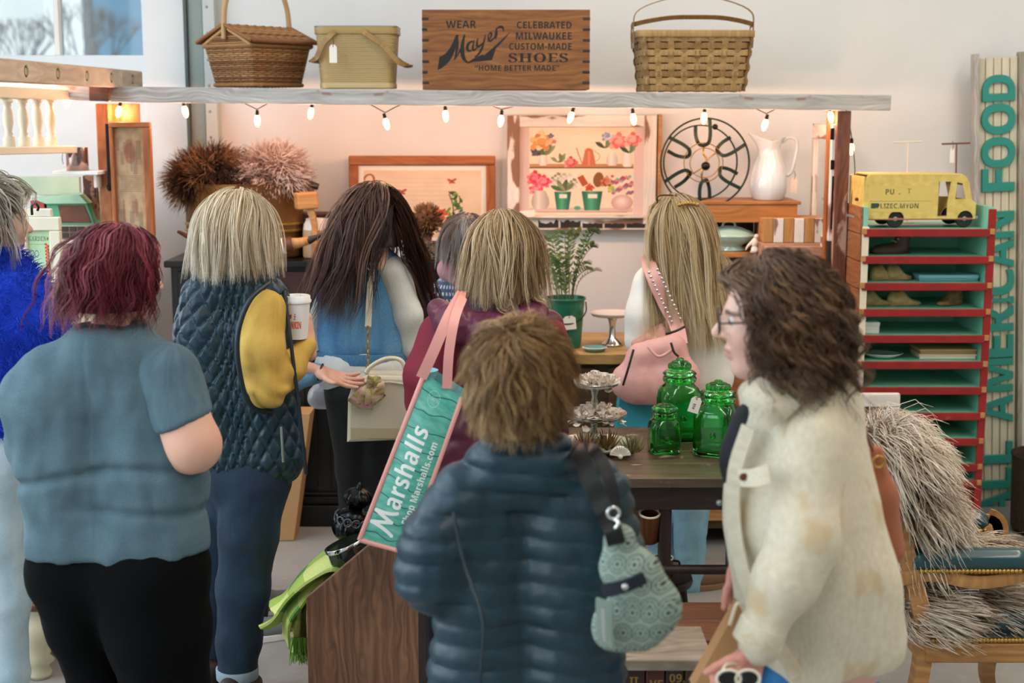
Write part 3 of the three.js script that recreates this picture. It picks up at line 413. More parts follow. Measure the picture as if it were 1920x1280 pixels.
{ // splint basket
  const D = 6.3, w = 0.485, d = 0.3, h = 0.255, o = thing('splint_basket', 'wide-splint woven market basket with two thin swing handles', 'basket', [X(1290, D), BT(1290) + 0.008, -D], 0.03);
  const ms = [0xa9834f, 0xb8935d, 0x987241, 0xb08a58].map((c, i) => woodMat(c - 0x221a12, c, 0.55, { size: 0.5, w: 128 })), f = (y) => lerp(0.9, 1, y / h), sl = [];
  for (let k = 0; k < 8; k++) { const y = 0.014 + k * 0.0295; part(o, 'splint', weaver((t) => rrect(w * f(y), d * f(y), t + 0.02, 0.025).p.setY(y), (t) => rrect(w, d, t + 0.02, 0.025).n, 26, k % 2, 0.0045, 0, true, [0.003, 0.0245]), ms[k % 4]); }
  for (let i = 0; i < 26; i++) { const a = rrect(w * f(0), d * f(0), i / 26 + 0.02, 0.025), b = rrect(w, d, i / 26 + 0.02, 0.025), ph = i % 2, pts = []; for (let k = 0; k <= 16; k++) { const t = k / 16, row = Math.round((t * h - 0.014) / 0.0295); pts.push(a.p.clone().lerp(b.p, t).setY(t * (h - 0.012)).addScaledVector(b.n, (row + i) % 2 ? 0.0035 : -0.0035)); } part(o, 'upright_splint', sweep(pts, rect(0.026, 0.0025), { up: b.n.clone().negate() }), ms[(i + 2) % 4]); }
  const loop = []; for (let i = 0; i < 64; i++) loop.push(rrect(w + 0.012, d + 0.012, i / 64, 0.03).p.setY(h - 0.014));
  part(o, 'rim_band', sweep(loop, rect(0.007, 0.028), { closed: true, up: V(0, 1, 0) }), ms[1]); part(o, 'bottom', boxAt(-w * 0.44, w * 0.44, 0.002, 0.008, -d * 0.44, d * 0.44), ms[2]); part(o, 'inner_lid', boxAt(-w * 0.48, w * 0.48, h - 0.018, h - 0.01, -d * 0.47, d * 0.47), ms[0]);
  const hd = (tilt, H, z) => [V(-w / 2 - 0.014, h - 0.07, z), V(-w / 2 - 0.016, h + 0.02, z), V(-w / 2 - 0.006, h + H * 0.55, z + tilt * 0.6), V(-w / 4, h + H * 0.93, z + tilt), V(0, h + H, z + tilt), V(w / 4, h + H * 0.93, z + tilt), V(w / 2 + 0.006, h + H * 0.55, z + tilt * 0.6), V(w / 2 + 0.016, h + 0.02, z), V(w / 2 + 0.014, h - 0.07, z)];
  part(o, 'handle', sweep(spline(hd(0.02, 0.142, 0.05), 40), rect(0.004, 0.016), { up: V(0, 0, 1), crease: true }), ms[0]); part(o, 'handle', sweep(spline(hd(0.14, 0.055, -0.02), 40), rect(0.004, 0.02), { up: (t) => V(0, 0.8, 0.6), crease: true }), ms[2]);
}
// ---------------------------------------------------------------- black sideboard and what stands on it
const SB = { D: 6.36, top: Y(489, 6.36), back: 6.83 };
{
  const a = X(312, 6.36), b = X(880, 6.36), o = thing('sideboard', 'tall black wooden sideboard along the back wall', 'sideboard', [(a + b) / 2, 0, -6.6]), T = SB.top;
  partW(o, 'top', boxAt(a - 0.02, b + 0.02, T - 0.03, T, -SB.back, -6.35, 0.006), M.black); partW(o, 'carcass', boxAt(a, b, 0.1, T - 0.03, -SB.back, -6.4, 0.004), mat(0x101613, 0.35)); partW(o, 'plinth', boxAt(a - 0.015, b + 0.015, 0, 0.1, -SB.back, -6.37, 0.006), M.black);
  for (let i = 0; i < 4; i++) { const x0 = lerp(a, b, i / 4) + 0.03, x1 = lerp(a, b, (i + 1) / 4) - 0.03, dr = partW(o, 'door', boxAt(x0, x1, 0.18, T - 0.2, -6.4, -6.385, 0.006), M.black); partW(dr, 'panel', boxAt(x0 + 0.05, x1 - 0.05, 0.24, T - 0.26, -6.388, -6.378, 0.008), mat(0x121614, 0.3)); partW(dr, 'knob', ball(0.014, i % 2 ? x0 + 0.025 : x1 - 0.025, 0.65, -6.375), M.brass); const w = partW(o, 'drawer', boxAt(x0, x1, T - 0.18, T - 0.05, -6.4, -6.385, 0.006), i === 1 ? mat(0x3d1f18, 0.4) : M.black); partW(w, 'knob', ball(0.014, (x0 + x1) / 2, T - 0.115, -6.375), M.brass); }
  for (const y of [0.16, 0.14]) partW(o, 'moulding', boxAt(a, b, y - 0.008, y, -6.4, -6.382, 0.003), M.black);
}
function furOn(g, n, seed, len, r, cols, flow, opt = {}) {  // hairs standing on a mesh, bent along flow
  const R = rng(seed), out = [];
  for (const [p, m] of scatter(g, n, seed)) {
    const cl = fbm(p.x * (opt.cl ?? 14), p.y * (opt.cl ?? 14), p.z * (opt.cl ?? 14), 2), c = cols[Math.floor(clamp(0.5 + cl * 1.6 + (R() - 0.5) * 0.5, 0, 0.999) * cols.length)], L = len * (0.6 + R() * 0.7), d = m.clone().multiplyScalar(opt.lift ?? 0.9).add(V(R() - 0.5, R() - 0.5, R() - 0.5).multiplyScalar(opt.mess ?? 0.5)), f = flow ? flow(p, m) : V(0, -1, 0), pts = [p.clone().addScaledVector(m, -0.003)], q = p.clone();
    const wv = V(N(p.x * 30, p.y * 30, p.z * 30), N(p.y * 30, p.z * 30, p.x * 30 + 5), N(p.z * 30, p.x * 30, p.y * 30 + 9)).multiplyScalar(opt.wave ?? 0.5);
    for (let i = 1; i <= 4; i++) { const t = i / 4; q.addScaledVector(d.clone().lerp(f, t * (opt.bend ?? 0.7)).addScaledVector(wv, t).normalize(), L / 4); pts.push(q.clone()); }
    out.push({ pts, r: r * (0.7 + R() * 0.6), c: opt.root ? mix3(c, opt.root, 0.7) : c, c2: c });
  }
  return strandGeo(out);
}
{ // copper boiler
  const D = 6.52, o = thing('boiler', 'old oval copper boiler tub with black grips on the black sideboard', 'boiler', V(X(455, D), SB.top, -D - 0.05)), cm = mat(0xffffff, 0.42, { metalness: 0.55, map: tex(256, 256, (u, v) => mix3(rgb(0x4c2f18), rgb(0xa0743c), clamp(0.5 + fbm(u * 7, v * 5, 3, 5) * 1.3))) });
  const h = 0.335, A = 0.27, sc = (g) => g.scale(1, 1, 0.6);
  part(o, 'tub', sc(lathe([[0, 0], [A * 0.97, 0], [A * 0.985, 0.01], [A * 0.985, 0.12], [A, 0.13], [A, h - 0.01], [A + 0.012, h], [A + 0.004, h + 0.004], [A - 0.012, h - 0.006], [A - 0.015, 0.02], [0, 0.018]], 56)), cm);
  for (const y of [0.125, 0.155]) part(o, 'brass_band', sc(lathe([[A - 0.004, y - 0.008], [A + 0.006, y - 0.005], [A + 0.006, y + 0.005], [A - 0.004, y + 0.008]], 56)), M.brass);
  for (const s of [-1, 1]) { const b = part(o, 'bracket', merge([tube([V(s * A, h - 0.06, 0), V(s * (A + 0.03), h - 0.05, 0), V(s * (A + 0.05), h - 0.02, 0)], 0.009, 6, { n: 8 }), boxAt(s * A - 0.012, s * A + 0.012, h - 0.09, h - 0.03, -0.03, 0.03)]), M.brass); part(b, 'grip', sweep([V(s * (A - 0.02), h - 0.008, 0.02), V(s * (A + 0.04), h - 0.004, 0.02), V(s * (A + 0.075), h - 0.014, 0.02)], circ(0.017, 10), { scale: (t) => 0.85 + 0.3 * Math.sin(t * 3) }), M.dark); }
  priceTag(V(X(334, 6.5), Y(364, 6.5), -6.5), 0.022, 0.05, 0.05, 'small tan tag hanging from the left grip of the copper boiler');
  // two sheepskins stuffed into it
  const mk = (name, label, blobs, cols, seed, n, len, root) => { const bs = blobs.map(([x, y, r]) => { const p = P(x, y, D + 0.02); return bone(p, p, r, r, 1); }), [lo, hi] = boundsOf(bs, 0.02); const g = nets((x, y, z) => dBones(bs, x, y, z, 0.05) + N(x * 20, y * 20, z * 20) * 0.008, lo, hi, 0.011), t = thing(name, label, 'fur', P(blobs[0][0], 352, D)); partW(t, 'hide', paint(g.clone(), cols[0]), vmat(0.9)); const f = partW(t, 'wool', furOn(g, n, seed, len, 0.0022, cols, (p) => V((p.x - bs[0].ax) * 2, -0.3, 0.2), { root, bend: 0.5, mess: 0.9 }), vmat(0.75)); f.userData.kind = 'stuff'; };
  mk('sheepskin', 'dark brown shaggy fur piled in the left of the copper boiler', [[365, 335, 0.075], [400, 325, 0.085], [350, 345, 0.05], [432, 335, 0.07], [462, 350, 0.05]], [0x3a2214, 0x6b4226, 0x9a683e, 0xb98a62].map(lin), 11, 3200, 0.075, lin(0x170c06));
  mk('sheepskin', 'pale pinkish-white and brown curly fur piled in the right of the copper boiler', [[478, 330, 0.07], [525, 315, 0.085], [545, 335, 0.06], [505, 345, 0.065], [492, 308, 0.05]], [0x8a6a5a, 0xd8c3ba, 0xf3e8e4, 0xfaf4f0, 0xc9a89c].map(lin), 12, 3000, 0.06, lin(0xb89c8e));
}
{ // tools and jars on the sideboard
  const T = SB.top, D = 6.42;
  const m = thing('mallet', 'pale wooden mallet with block head leaning by the copper boiler', 'mallet', P(580, 420, D)); 
  partW(m, 'head', mv(box(0.095, 0.075, 0.08, 0.008), 0, 0, 0, 0, 0.35, 0.05).translate(...P(574, 376, D).toArray()), M.pine); partW(m, 'handle', sweep([P(580, 388, D), P(586, 405, D), P(590, 424, D), P(592, 488, D - 0.02)], rect(0.045, 0.03), { crease: true, scale: (t) => 1 - t * 0.3 }), M.pine);
  const c = thing('stoneware_jar', 'white and tan stoneware jar behind the wooden horn', 'jar', V(X(594, 6.5), T, -6.5)), jar = [[0, 0], [0.062, 0], [0.066, 0.01], [0.066, 0.1], [0.064, 0.13]];
  part(c, 'lower_body', lathe(jar, 32), mat(0xb59a78, 0.35)); part(c, 'upper_body', lathe([[0.064, 0.128], [0.06, 0.155], [0.05, 0.172], [0.05, 0.18], [0.044, 0.18], [0.044, 0.15], [0, 0.15]], 32), mat(0xe9e4da, 0.3));
  const h = thing('wooden_horn', 'tapered tan and brown wooden horn with dark pointed tip', 'horn', P(560, 470, 6.32)), q = (x, y) => P(x, y, 6.32);
  partW(h, 'white_collar', sweep([q(527, 462), q(534, 460)], circ(0.036, 18), { crease: true }), M.white); partW(h, 'brown_band', sweep([q(534, 460), q(548, 457)], circ(0.034, 18), { crease: true }), M.brown); partW(h, 'cone', sweep([q(548, 457), q(562, 455), q(580, 450)], circ(0.027, 18), { scale: (t) => 1 - 0.35 * t }), M.pine); partW(h, 'tip', sweep([q(578, 451), q(595, 444), q(612, 434)], circ(0.019, 14), { scale: (t) => 1 - 0.85 * t }), M.dark);
  one('turned_stick', sweep([P(334, 434, 6.4), P(350, 442, 6.38), P(372, 454, 6.36)], circ(0.012, 10), { scale: (t) => 0.6 + 0.6 * t }), M.brown, 'thin brown turned stick poking out left of the copper boiler', 'stick');
  const pz = V(X(638, 6.42), T, -6.42), s = thing('spindle', 'tan wooden spindle topped with a small dark ball', 'spindle', pz); part(s, 'shaft', lathe([[0, 0], [0.03, 0], [0.032, 0.03], [0.024, 0.07], [0.03, 0.12], [0.022, 0.17], [0.01, 0.235], [0, 0.24]], 20), M.pine); part(s, 'ball', ball(0.015, 0, 0.25, 0), M.dark);
  const b = thing('box', 'dark brown wooden box behind the spindle', 'box', V(X(624, 6.6), T, -6.62)), bw = 0.16; part(b, 'body', boxAt(-bw, bw, 0, 0.19, -0.06, 0.06, 0.004), M.dark); part(b, 'lid', boxAt(-bw - 0.006, bw + 0.006, 0.186, 0.2, -0.066, 0.066, 0.004), woodMat(0x2e1712, 0x4a2820, 0.45));
}
{ // big framed print leaning on the wall behind
  const D = 6.76, x0 = X(655, D), x1 = X(929, D), y1 = Y(292, D), y0 = SB.top, w = 0.044, o = thing('framed_print', 'brown wooden framed botanical print with butterflies and leaves on the black sideboard', 'picture', [(x0 + x1) / 2, y0, -D]);
  const z = -D; for (const [a, b, c, d, s] of [[x0, x1, y1 - w, y1, 0], [x0, x1, y0, y0 + w, 0], [x0, x0 + w, y0 + w, y1 - w, 1], [x1 - w, x1, y0 + w, y1 - w, 1]]) partW(o, 'frame_rail', boxAt(a, b, c, d, z - 0.03, z, 0.006, !!s, a), M.orange);
  const t = printTex(512, 400, (u, v) => { const n = fbm(u * 5, v * 5, 1, 3) * 0.05; return [0.90 + n, 0.80 + n, 0.68 + n]; }, (x) => {
    x.strokeStyle = 'rgba(150,110,80,.45)'; x.font = '16px serif'; for (let k = 0; k < 7; k++) { x.beginPath(); for (let i = 0; i < 60; i++) x.lineTo(90 + i * 5.2, 46 + k * 26 + Math.sin(i * 1.9 + k) * 4 * (i % 7 > 1 ? 1 : 0)); x.stroke(); }
    const fly = (a, b, s) => { x.fillStyle = '#b5563a'; for (const [dx, dy, rx, ry, r] of [[-9, -6, 11, 7, 0.6], [9, -8, 12, 6, -0.7], [-6, 7, 7, 5, -0.4], [7, 6, 7, 5, 0.4]]) { x.beginPath(); x.ellipse(a + dx * s, b + dy * s, rx * s, ry * s, r, 0, 7); x.fill(); } x.fillStyle = '#3a2418'; x.fillRect(a - 1, b - 9 * s, 3, 18 * s); }; fly(385, 66, 1.1); fly(165, 130, 1.2);
    const leaf = (a, b, l, ang, c) => { x.save(); x.translate(a, b); x.rotate(ang); x.fillStyle = c; x.beginPath(); x.moveTo(0, 0); x.quadraticCurveTo(l * 0.5, -l * 0.4, l, 0); x.quadraticCurveTo(l * 0.5, l * 0.4, 0, 0); x.fill(); x.restore(); };
    x.strokeStyle = '#3d5a26'; x.lineWidth = 5; x.beginPath(); x.moveTo(370, 330); x.quadraticCurveTo(410, 240, 372, 140); x.moveTo(395, 240); x.quadraticCurveTo(430, 200, 416, 150); x.stroke();
    for (let i = 0; i < 26; i++) leaf(372 + (i * 37 % 50), 130 + i * 8, 34, (i * 1.9) % 6.28, ['#3f5f2a', '#54752f', '#2f4a20', '#6f8c3c'][i % 4]);
    const pet = (a, b, r, c) => { for (let k = 0; k < 7; k++) leaf(a, b, r, k * 0.9, c[k % c.length]); }; pet(330, 260, 44, ['#d9452c', '#e8694c']); pet(240, 300, 48, ['#d85238', '#f0917a', '#c93a24']); pet(290, 320, 38, ['#e98a78', '#dc5a44']); pet(180, 250, 40, ['#d96a48', '#b9502f']);
    x.fillStyle = '#c9c25a'; x.beginPath(); x.ellipse(105, 130, 34, 52, -0.3, 0, 7); x.fill(); x.fillStyle = '#e0d890'; x.beginPath(); x.ellipse(98, 110, 14, 26, -0.3, 0, 7); x.fill();
    x.strokeStyle = '#a5622c'; x.lineWidth = 10; x.beginPath(); x.ellipse(22, 60, 22, 36, 0.2, 0, 7); x.stroke();
  });
  partW(o, 'print', boxAt(x0 + w - 0.004, x1 - w + 0.004, y0 + w - 0.004, y1 - w + 0.004, z - 0.024, z - 0.02, 0).clone(), M.paper); const pg = new THREE.PlaneGeometry(x1 - x0 - 2 * w - 0.05, y1 - y0 - 2 * w - 0.05).translate((x0 + x1) / 2, (y0 + y1) / 2, z - 0.019); partW(o, 'artwork', pg, mat(0xffffff, 0.5, { map: t }));
}
{ // nest ball, tagged pot and twig planter in front of the print
  const T = SB.top, D = 6.45, R = rng(8);
  const n = thing('dried_flower_ball', 'round brown dried flower head standing before the framed print', 'dried flower', V(X(800, D), T + 0.055, -D)); const g = []; for (let i = 0; i < 260; i++) { const u = R() * 2 - 1, a = R() * 6.283, s = Math.sqrt(1 - u * u), d = V(s * Math.cos(a), u, s * Math.sin(a)); g.push({ pts: [d.clone().multiplyScalar(0.05), d.clone().multiplyScalar(0.07), d.clone().multiplyScalar(0.082).add(V(0, 0.008 * R(), 0))].map((p) => p.add(V(0, 0.12, 0))), r: 0.007, c: mix3(lin(0x4a2c16), lin(0xa87a4a), R()), flat: 0.35, taper: (t) => 0.4 + Math.sin(t * 3) * 0.8 }); }
  const pt = part(n, 'petals', strandGeo(g, 4), vmat(0.8)); pt.userData.kind = 'stuff'; part(n, 'core', ball(0.06, 0, 0.12, 0), mat(0x5d3a20, 0.9));
  part(n, 'foot', lathe([[0, -0.055], [0.035, -0.055], [0.02, -0.02], [0.024, 0.06], [0, 0.06]], 16), M.brown);
  const p = thing('white_pot', 'small white flowerpot with hanging tag before the framed print', 'pot', V(X(757, D), T, -D)); part(p, 'pot', lathe([[0, 0], [0.04, 0], [0.052, 0.15], [0.058, 0.15], [0.06, 0.19], [0.053, 0.19], [0.047, 0.02], [0, 0.02]], 28), mat(0xe8ddd2, 0.5));
  priceTag(V(X(762, 6.37), Y(412, 6.37), -6.37), 0.045, 0.06, 0.25, 'white card tag on the small white flowerpot');
  const pl = thing('twig_planter', 'brown woven twig planter on the edge of the black sideboard', 'planter', V(X(803, 6.42), T, -6.44)), tw = []; for (let i = 0; i < 420; i++) { const x = (R() - 0.5) * 0.18, y = R() * 0.075, z = 0.052 + R() * 0.006, a = R() * 3; tw.push({ pts: [V(x, y, z), V(x + Math.cos(a) * 0.012, y + Math.sin(a) * 0.012, z + 0.004), V(x + Math.cos(a) * 0.026, y + Math.sin(a) * 0.02, z)], r: 0.002, c: mix3(lin(0x2e2018), lin(0xa08c74), R()) }); }
  part(pl, 'box', boxAt(-0.095, 0.095, 0, 0.08, -0.05, 0.052, 0.005), mat(0x4b3728, 0.9)); const t = part(pl, 'twigs', strandGeo(tw), vmat(0.85)); t.userData.kind = 'stuff';
}
// ---------------------------------------------------------------- right half of the booth
{ // white window frame with a printed shelf of flowers
  const D = 6.78, X0 = X(951, D), X1 = X(1229, D), y1 = Y(216, D), y0 = Y(431, D), z = -D, o = thing('window_frame', 'chippy white window sash framing a printed shelf of flowers and pots', 'picture', [(X0 + X1) / 2, y0, z]), st = X(974, D) - X0, tp = y1 - Y(238, D), bt = Y(408, D) - y0;
  partW(o, 'stile', boxAt(X0, X0 + st, y0, y1, z - 0.03, z + 0.005, 0.004, true), M.chippy); partW(o, 'stile', boxAt(X1 - st, X1, y0, y1, z - 0.03, z + 0.005, 0.004, true), M.chippy); partW(o, 'top_rail', boxAt(X0 + st, X1 - st, y1 - tp, y1, z - 0.03, z + 0.004, 0.004), M.chippy);
  partW(o, 'bottom_rail', boxAt(X0 + st, X1 - st, y0, y0 + bt, z - 0.03, z + 0.004, 0.004), M.chippy);
  const R = rng(4); for (let i = 0; i < 5; i++) { const a = X0 + st + 0.09 + i * 0.105, pts = []; for (let k = 0; k <= 8; k++) pts.push([a + k * 0.012, y0 + 0.028 + (R() * 0.012) * (i < 2 ? 2 : 0.6)]); pts.push([a + 0.096, y0 + 0.008 + R() * 0.004], [a, y0 + 0.01]); partW(o, 'bare_patch', extr(pts, 0.002).translate(0, 0, z + 0.0035), mat(0x2e2a28, 0.8)); }
  partW(o, 'ledge', boxAt(X0 + st, X1 - st, y0 + bt, y0 + bt + 0.012, z - 0.02, z + 0.03, 0.003), M.chippy);
  const t = printTex(640, 512, (u, v) => { const n = fbm(u * 5, v * 5, 9, 3) * 0.03; return [0.93 + n, 0.87 + n, 0.76 + n]; }, (x, W, H) => {
    const sh = (y) => { x.fillStyle = '#c08a5a'; x.fillRect(52, y - 22, 536, 20); x.fillStyle = '#5a3a22'; x.fillRect(52, y - 3, 536, 7); }; x.fillStyle = '#dcc5bd'; x.fillRect(0, 0, 50, H); x.fillRect(590, 0, 50, H); sh(236); x.fillStyle = '#d9b9b0'; x.fillRect(52, 470, 536, 26); x.fillStyle = '#7a5648'; x.fillRect(90, 494, 470, 3);
    const leaf = (a, b, l, ang, c) => { x.save(); x.translate(a, b); x.rotate(ang); x.fillStyle = c; x.beginPath(); x.moveTo(0, 0); x.quadraticCurveTo(l * 0.5, -l * 0.35, l, 0); x.quadraticCurveTo(l * 0.5, l * 0.35, 0, 0); x.fill(); x.restore(); };
    const bloom = (a, b, r, cs, n = 14) => { for (let k = 0; k < n; k++) { x.fillStyle = cs[k % cs.length]; const g = k * 2.4, d = r * (1 - k / n) * 0.75; x.beginPath(); x.ellipse(a + Math.cos(g) * d, b + Math.sin(g) * d, r * 0.42, r * 0.3, g, 0, 7); x.fill(); } };
    const greens = ['#6f7d55', '#4f6a3e', '#8a9468', '#3d4a34'], spray = (a, b, n, l, cs) => { for (let k = 0; k < n; k++) { const g = -0.3 - (k * 2.54 / n); leaf(a + (k % 5 - 2) * 6, b, l * (0.6 + (k * 7 % 5) / 9), g, cs[k % cs.length]); } };
    spray(120, 165, 12, 84, greens); bloom(110, 84, 62, ['#e9b784', '#d99a5c', '#f0cda0', '#c98a4c']); bloom(82, 150, 22, ['#3a3a44', '#5a5a60']); bloom(160, 52, 16, ['#4a5068', '#7a80a0']); bloom(178, 84, 14, ['#e0a0a0', '#b06a70']);
    const vase = (a, b, w, h, c) => { const g = x.createLinearGradient(a - w, 0, a + w, 0); g.addColorStop(0, c[0]); g.addColorStop(0.4, c[1]); g.addColorStop(1, c[0]); x.fillStyle = g; x.beginPath(); x.moveTo(a - w * 0.5, b - h); x.quadraticCurveTo(a - w * 1.3, b - h * 0.3, a - w * 0.6, b); x.lineTo(a + w * 0.6, b); x.quadraticCurveTo(a + w * 1.3, b - h * 0.3, a + w * 0.5, b - h); x.fill(); };
    vase(122, 224, 26, 62, ['#c9bfae', '#f2ece0']); vase(478, 224, 32, 78, ['#c4b8aa', '#efe8dc']); vase(556, 232, 30, 90, ['#d8d2c2', '#f4f0e6']);
    spray(205, 205, 7, 60, greens); bloom(262, 206, 36, ['#e2605c', '#f0948a', '#cf4a4a']);
    x.fillStyle = '#c9714c'; x.beginPath(); x.moveTo(320, 228); x.lineTo(338, 132); x.quadraticCurveTo(352, 112, 378, 132); x.lineTo(396, 228); x.fill(); x.strokeStyle = '#c98a6a'; x.lineWidth = 6; x.beginPath(); x.moveTo(322, 210); x.lineTo(292, 120); x.stroke(); x.lineWidth = 4; x.beginPath(); x.moveTo(392, 200); x.quadraticCurveTo(440, 170, 385, 140); x.stroke(); x.fillStyle = '#d98a68'; x.fillRect(352, 140, 12, 86);
    spray(440, 122, 8, 60, greens); bloom(452, 54, 32, ['#b9bccb', '#8f95b0', '#d5d7e0']); bloom(508, 84, 52, ['#ea6a62', '#f4a49a', '#e88070']); bloom(580, 76, 46, ['#ee8a84', '#f6b3aa', '#e06a66']); spray(565, 150, 8, 58, greens);
    x.font = 'italic 12px serif'; x.fillStyle = 'rgba(190,140,90,.6)'; x.fillText('~ ~~ ~~ ~', 280, 46); x.fillText('~~~ ~~', 294, 68);
    bloom(78, 296, 44, ['#e2405a', '#f07888', '#d83048']); bloom(124, 318, 40, ['#e8607a', '#f08a98', '#da3c54']); bloom(82, 360, 36, ['#e85068', '#f59aa4']); vase(108, 478, 50, 108, ['#a8988a', '#e4dad0']);
    for (let k = 0; k < 46; k++) { x.fillStyle = ['#e9e4dc', '#d5c9c0', '#b9b4a4', '#8d8a70'][k % 4]; x.beginPath(); x.arc(170 + (k * 53 % 130), 268 + (k * 31 % 90), 8, 0, 7); x.fill(); } spray(225, 372, 18, 70, greens);
    const pail = (a, b, w, h) => { const g = x.createLinearGradient(a - w, 0, a + w, 0); g.addColorStop(0, '#1f5c44'); g.addColorStop(0.45, '#4fae82'); g.addColorStop(1, '#1c5039'); x.fillStyle = g; x.beginPath(); x.moveTo(a - w, b - h); x.lineTo(a + w, b - h); x.lineTo(a + w * 0.72, b); x.lineTo(a - w * 0.72, b); x.fill(); x.fillStyle = '#efe6d4'; x.fillRect(a - w * 0.4, b - h * 0.86, w * 0.9, h * 0.22); }; pail(224, 482, 44, 106); pail(376, 486, 54, 112);
    x.fillStyle = '#b3502f'; x.save(); x.translate(336, 330); x.rotate(-0.5); x.fillRect(-16, -50, 34, 60); x.restore(); x.fillStyle = '#8a5a2c'; x.beginPath(); x.ellipse(408, 306, 27, 44, 0.1, 0, 7); x.fill(); bloom(362, 352, 24, ['#d9582f', '#c0401f']); bloom(450, 318, 34, ['#a8402a', '#d07a5a', '#c9a080']); bloom(480, 360, 26, ['#cdd06a', '#b0b84a', '#e4dca0']);
    for (let k = 0; k < 60; k++) { x.fillStyle = ['#c85a6a', '#e48a92', '#8a6a9a', '#7fb0a4', '#b0506a'][k % 5]; x.beginPath(); x.arc(480 + (k * 47 % 108), 286 + (k * 29 % 104), 8, 0, 7); x.fill(); } const g = x.createRadialGradient(530, 430, 6, 530, 440, 60); g.addColorStop(0, '#f4e4de'); g.addColorStop(1, '#c9968a'); x.fillStyle = g; x.beginPath(); x.ellipse(532, 440, 56, 46, 0, 0, 7); x.fill(); x.fillStyle = '#4fa888'; x.beginPath(); x.ellipse(300, 472, 18, 12, 0, 0, 7); x.fill();
  });
  partW(o, 'artwork', boxAt(X0 + st, X1 - st, y0 + bt + 0.012, y1 - tp, z - 0.026, z - 0.022, 0), M.paper); partW(o, 'artwork', new THREE.PlaneGeometry(X1 - X0 - 2 * st, y1 - tp - y0 - bt - 0.012).translate((X0 + X1) / 2, (y0 + bt + 0.012 + y1 - tp) / 2, z - 0.0212), mat(0xffffff, 0.55, { map: t }));
  one('card', mv(box(0.07, 0.032, 0.0025, 0.001), 0, 0, 0, -0.15, 0, 0.09).translate(...P(989, 401, 6.72).toArray()), M.paper, 'small cream card on the ledge of the white window frame', 'card');
  one('panel_edge', boxAt(X(1231, 6.8), X(1238, 6.8), Y(445, 6.8), Y(214, 6.8), -6.84, -6.78, 0.002), M.pine, 'thin upright wooden strip right of the white window frame', 'strip');
}
// counter below the prints
const CT = { D: 6.02, top: Y(664, 6.02) };
{
  const a = X(985, 6.02), b = X(1560, 6.02), T = CT.top, o = thing('counter', 'low tan wooden counter with drawers in the right half of the booth', 'counter', [(a + b) / 2, 0, -6.35]), tan = woodMat(0x9a7a48, 0xc2a268, 0.5), dk = woodMat(0x3a2a18, 0x5a4428, 0.5);
  for (let i = 0; i < 3; i++) partW(o, 'top_board', boxAt(a, b, T - 0.045, T, -6.14 - i * 0.2 - 0.1, -6.14 - i * 0.2 + 0.097 + (i ? 0 : 0.02), 0.004, false, i), tan);
  partW(o, 'carcass', boxAt(a + 0.02, b - 0.02, 0.08, T - 0.045, -6.74, -6.08, 0.003), dk);
  for (let i = 0; i < 4; i++) for (let k = 0; k < 3; k++) { const x0 = lerp(a, b, i / 4) + 0.04, x1 = lerp(a, b, (i + 1) / 4) - 0.02, y = 0.12 + k * 0.235, d = partW(o, 'drawer', boxAt(x0, x1, y, y + 0.215, -6.08, -6.06, 0.004), i > 1 && k > 0 ? M.orange : k === 0 && i > 1 ? M.pine : dk); partW(d, 'knob', ball(0.014, (x0 + x1) / 2, y + 0.11, -6.052), M.brass); }
}
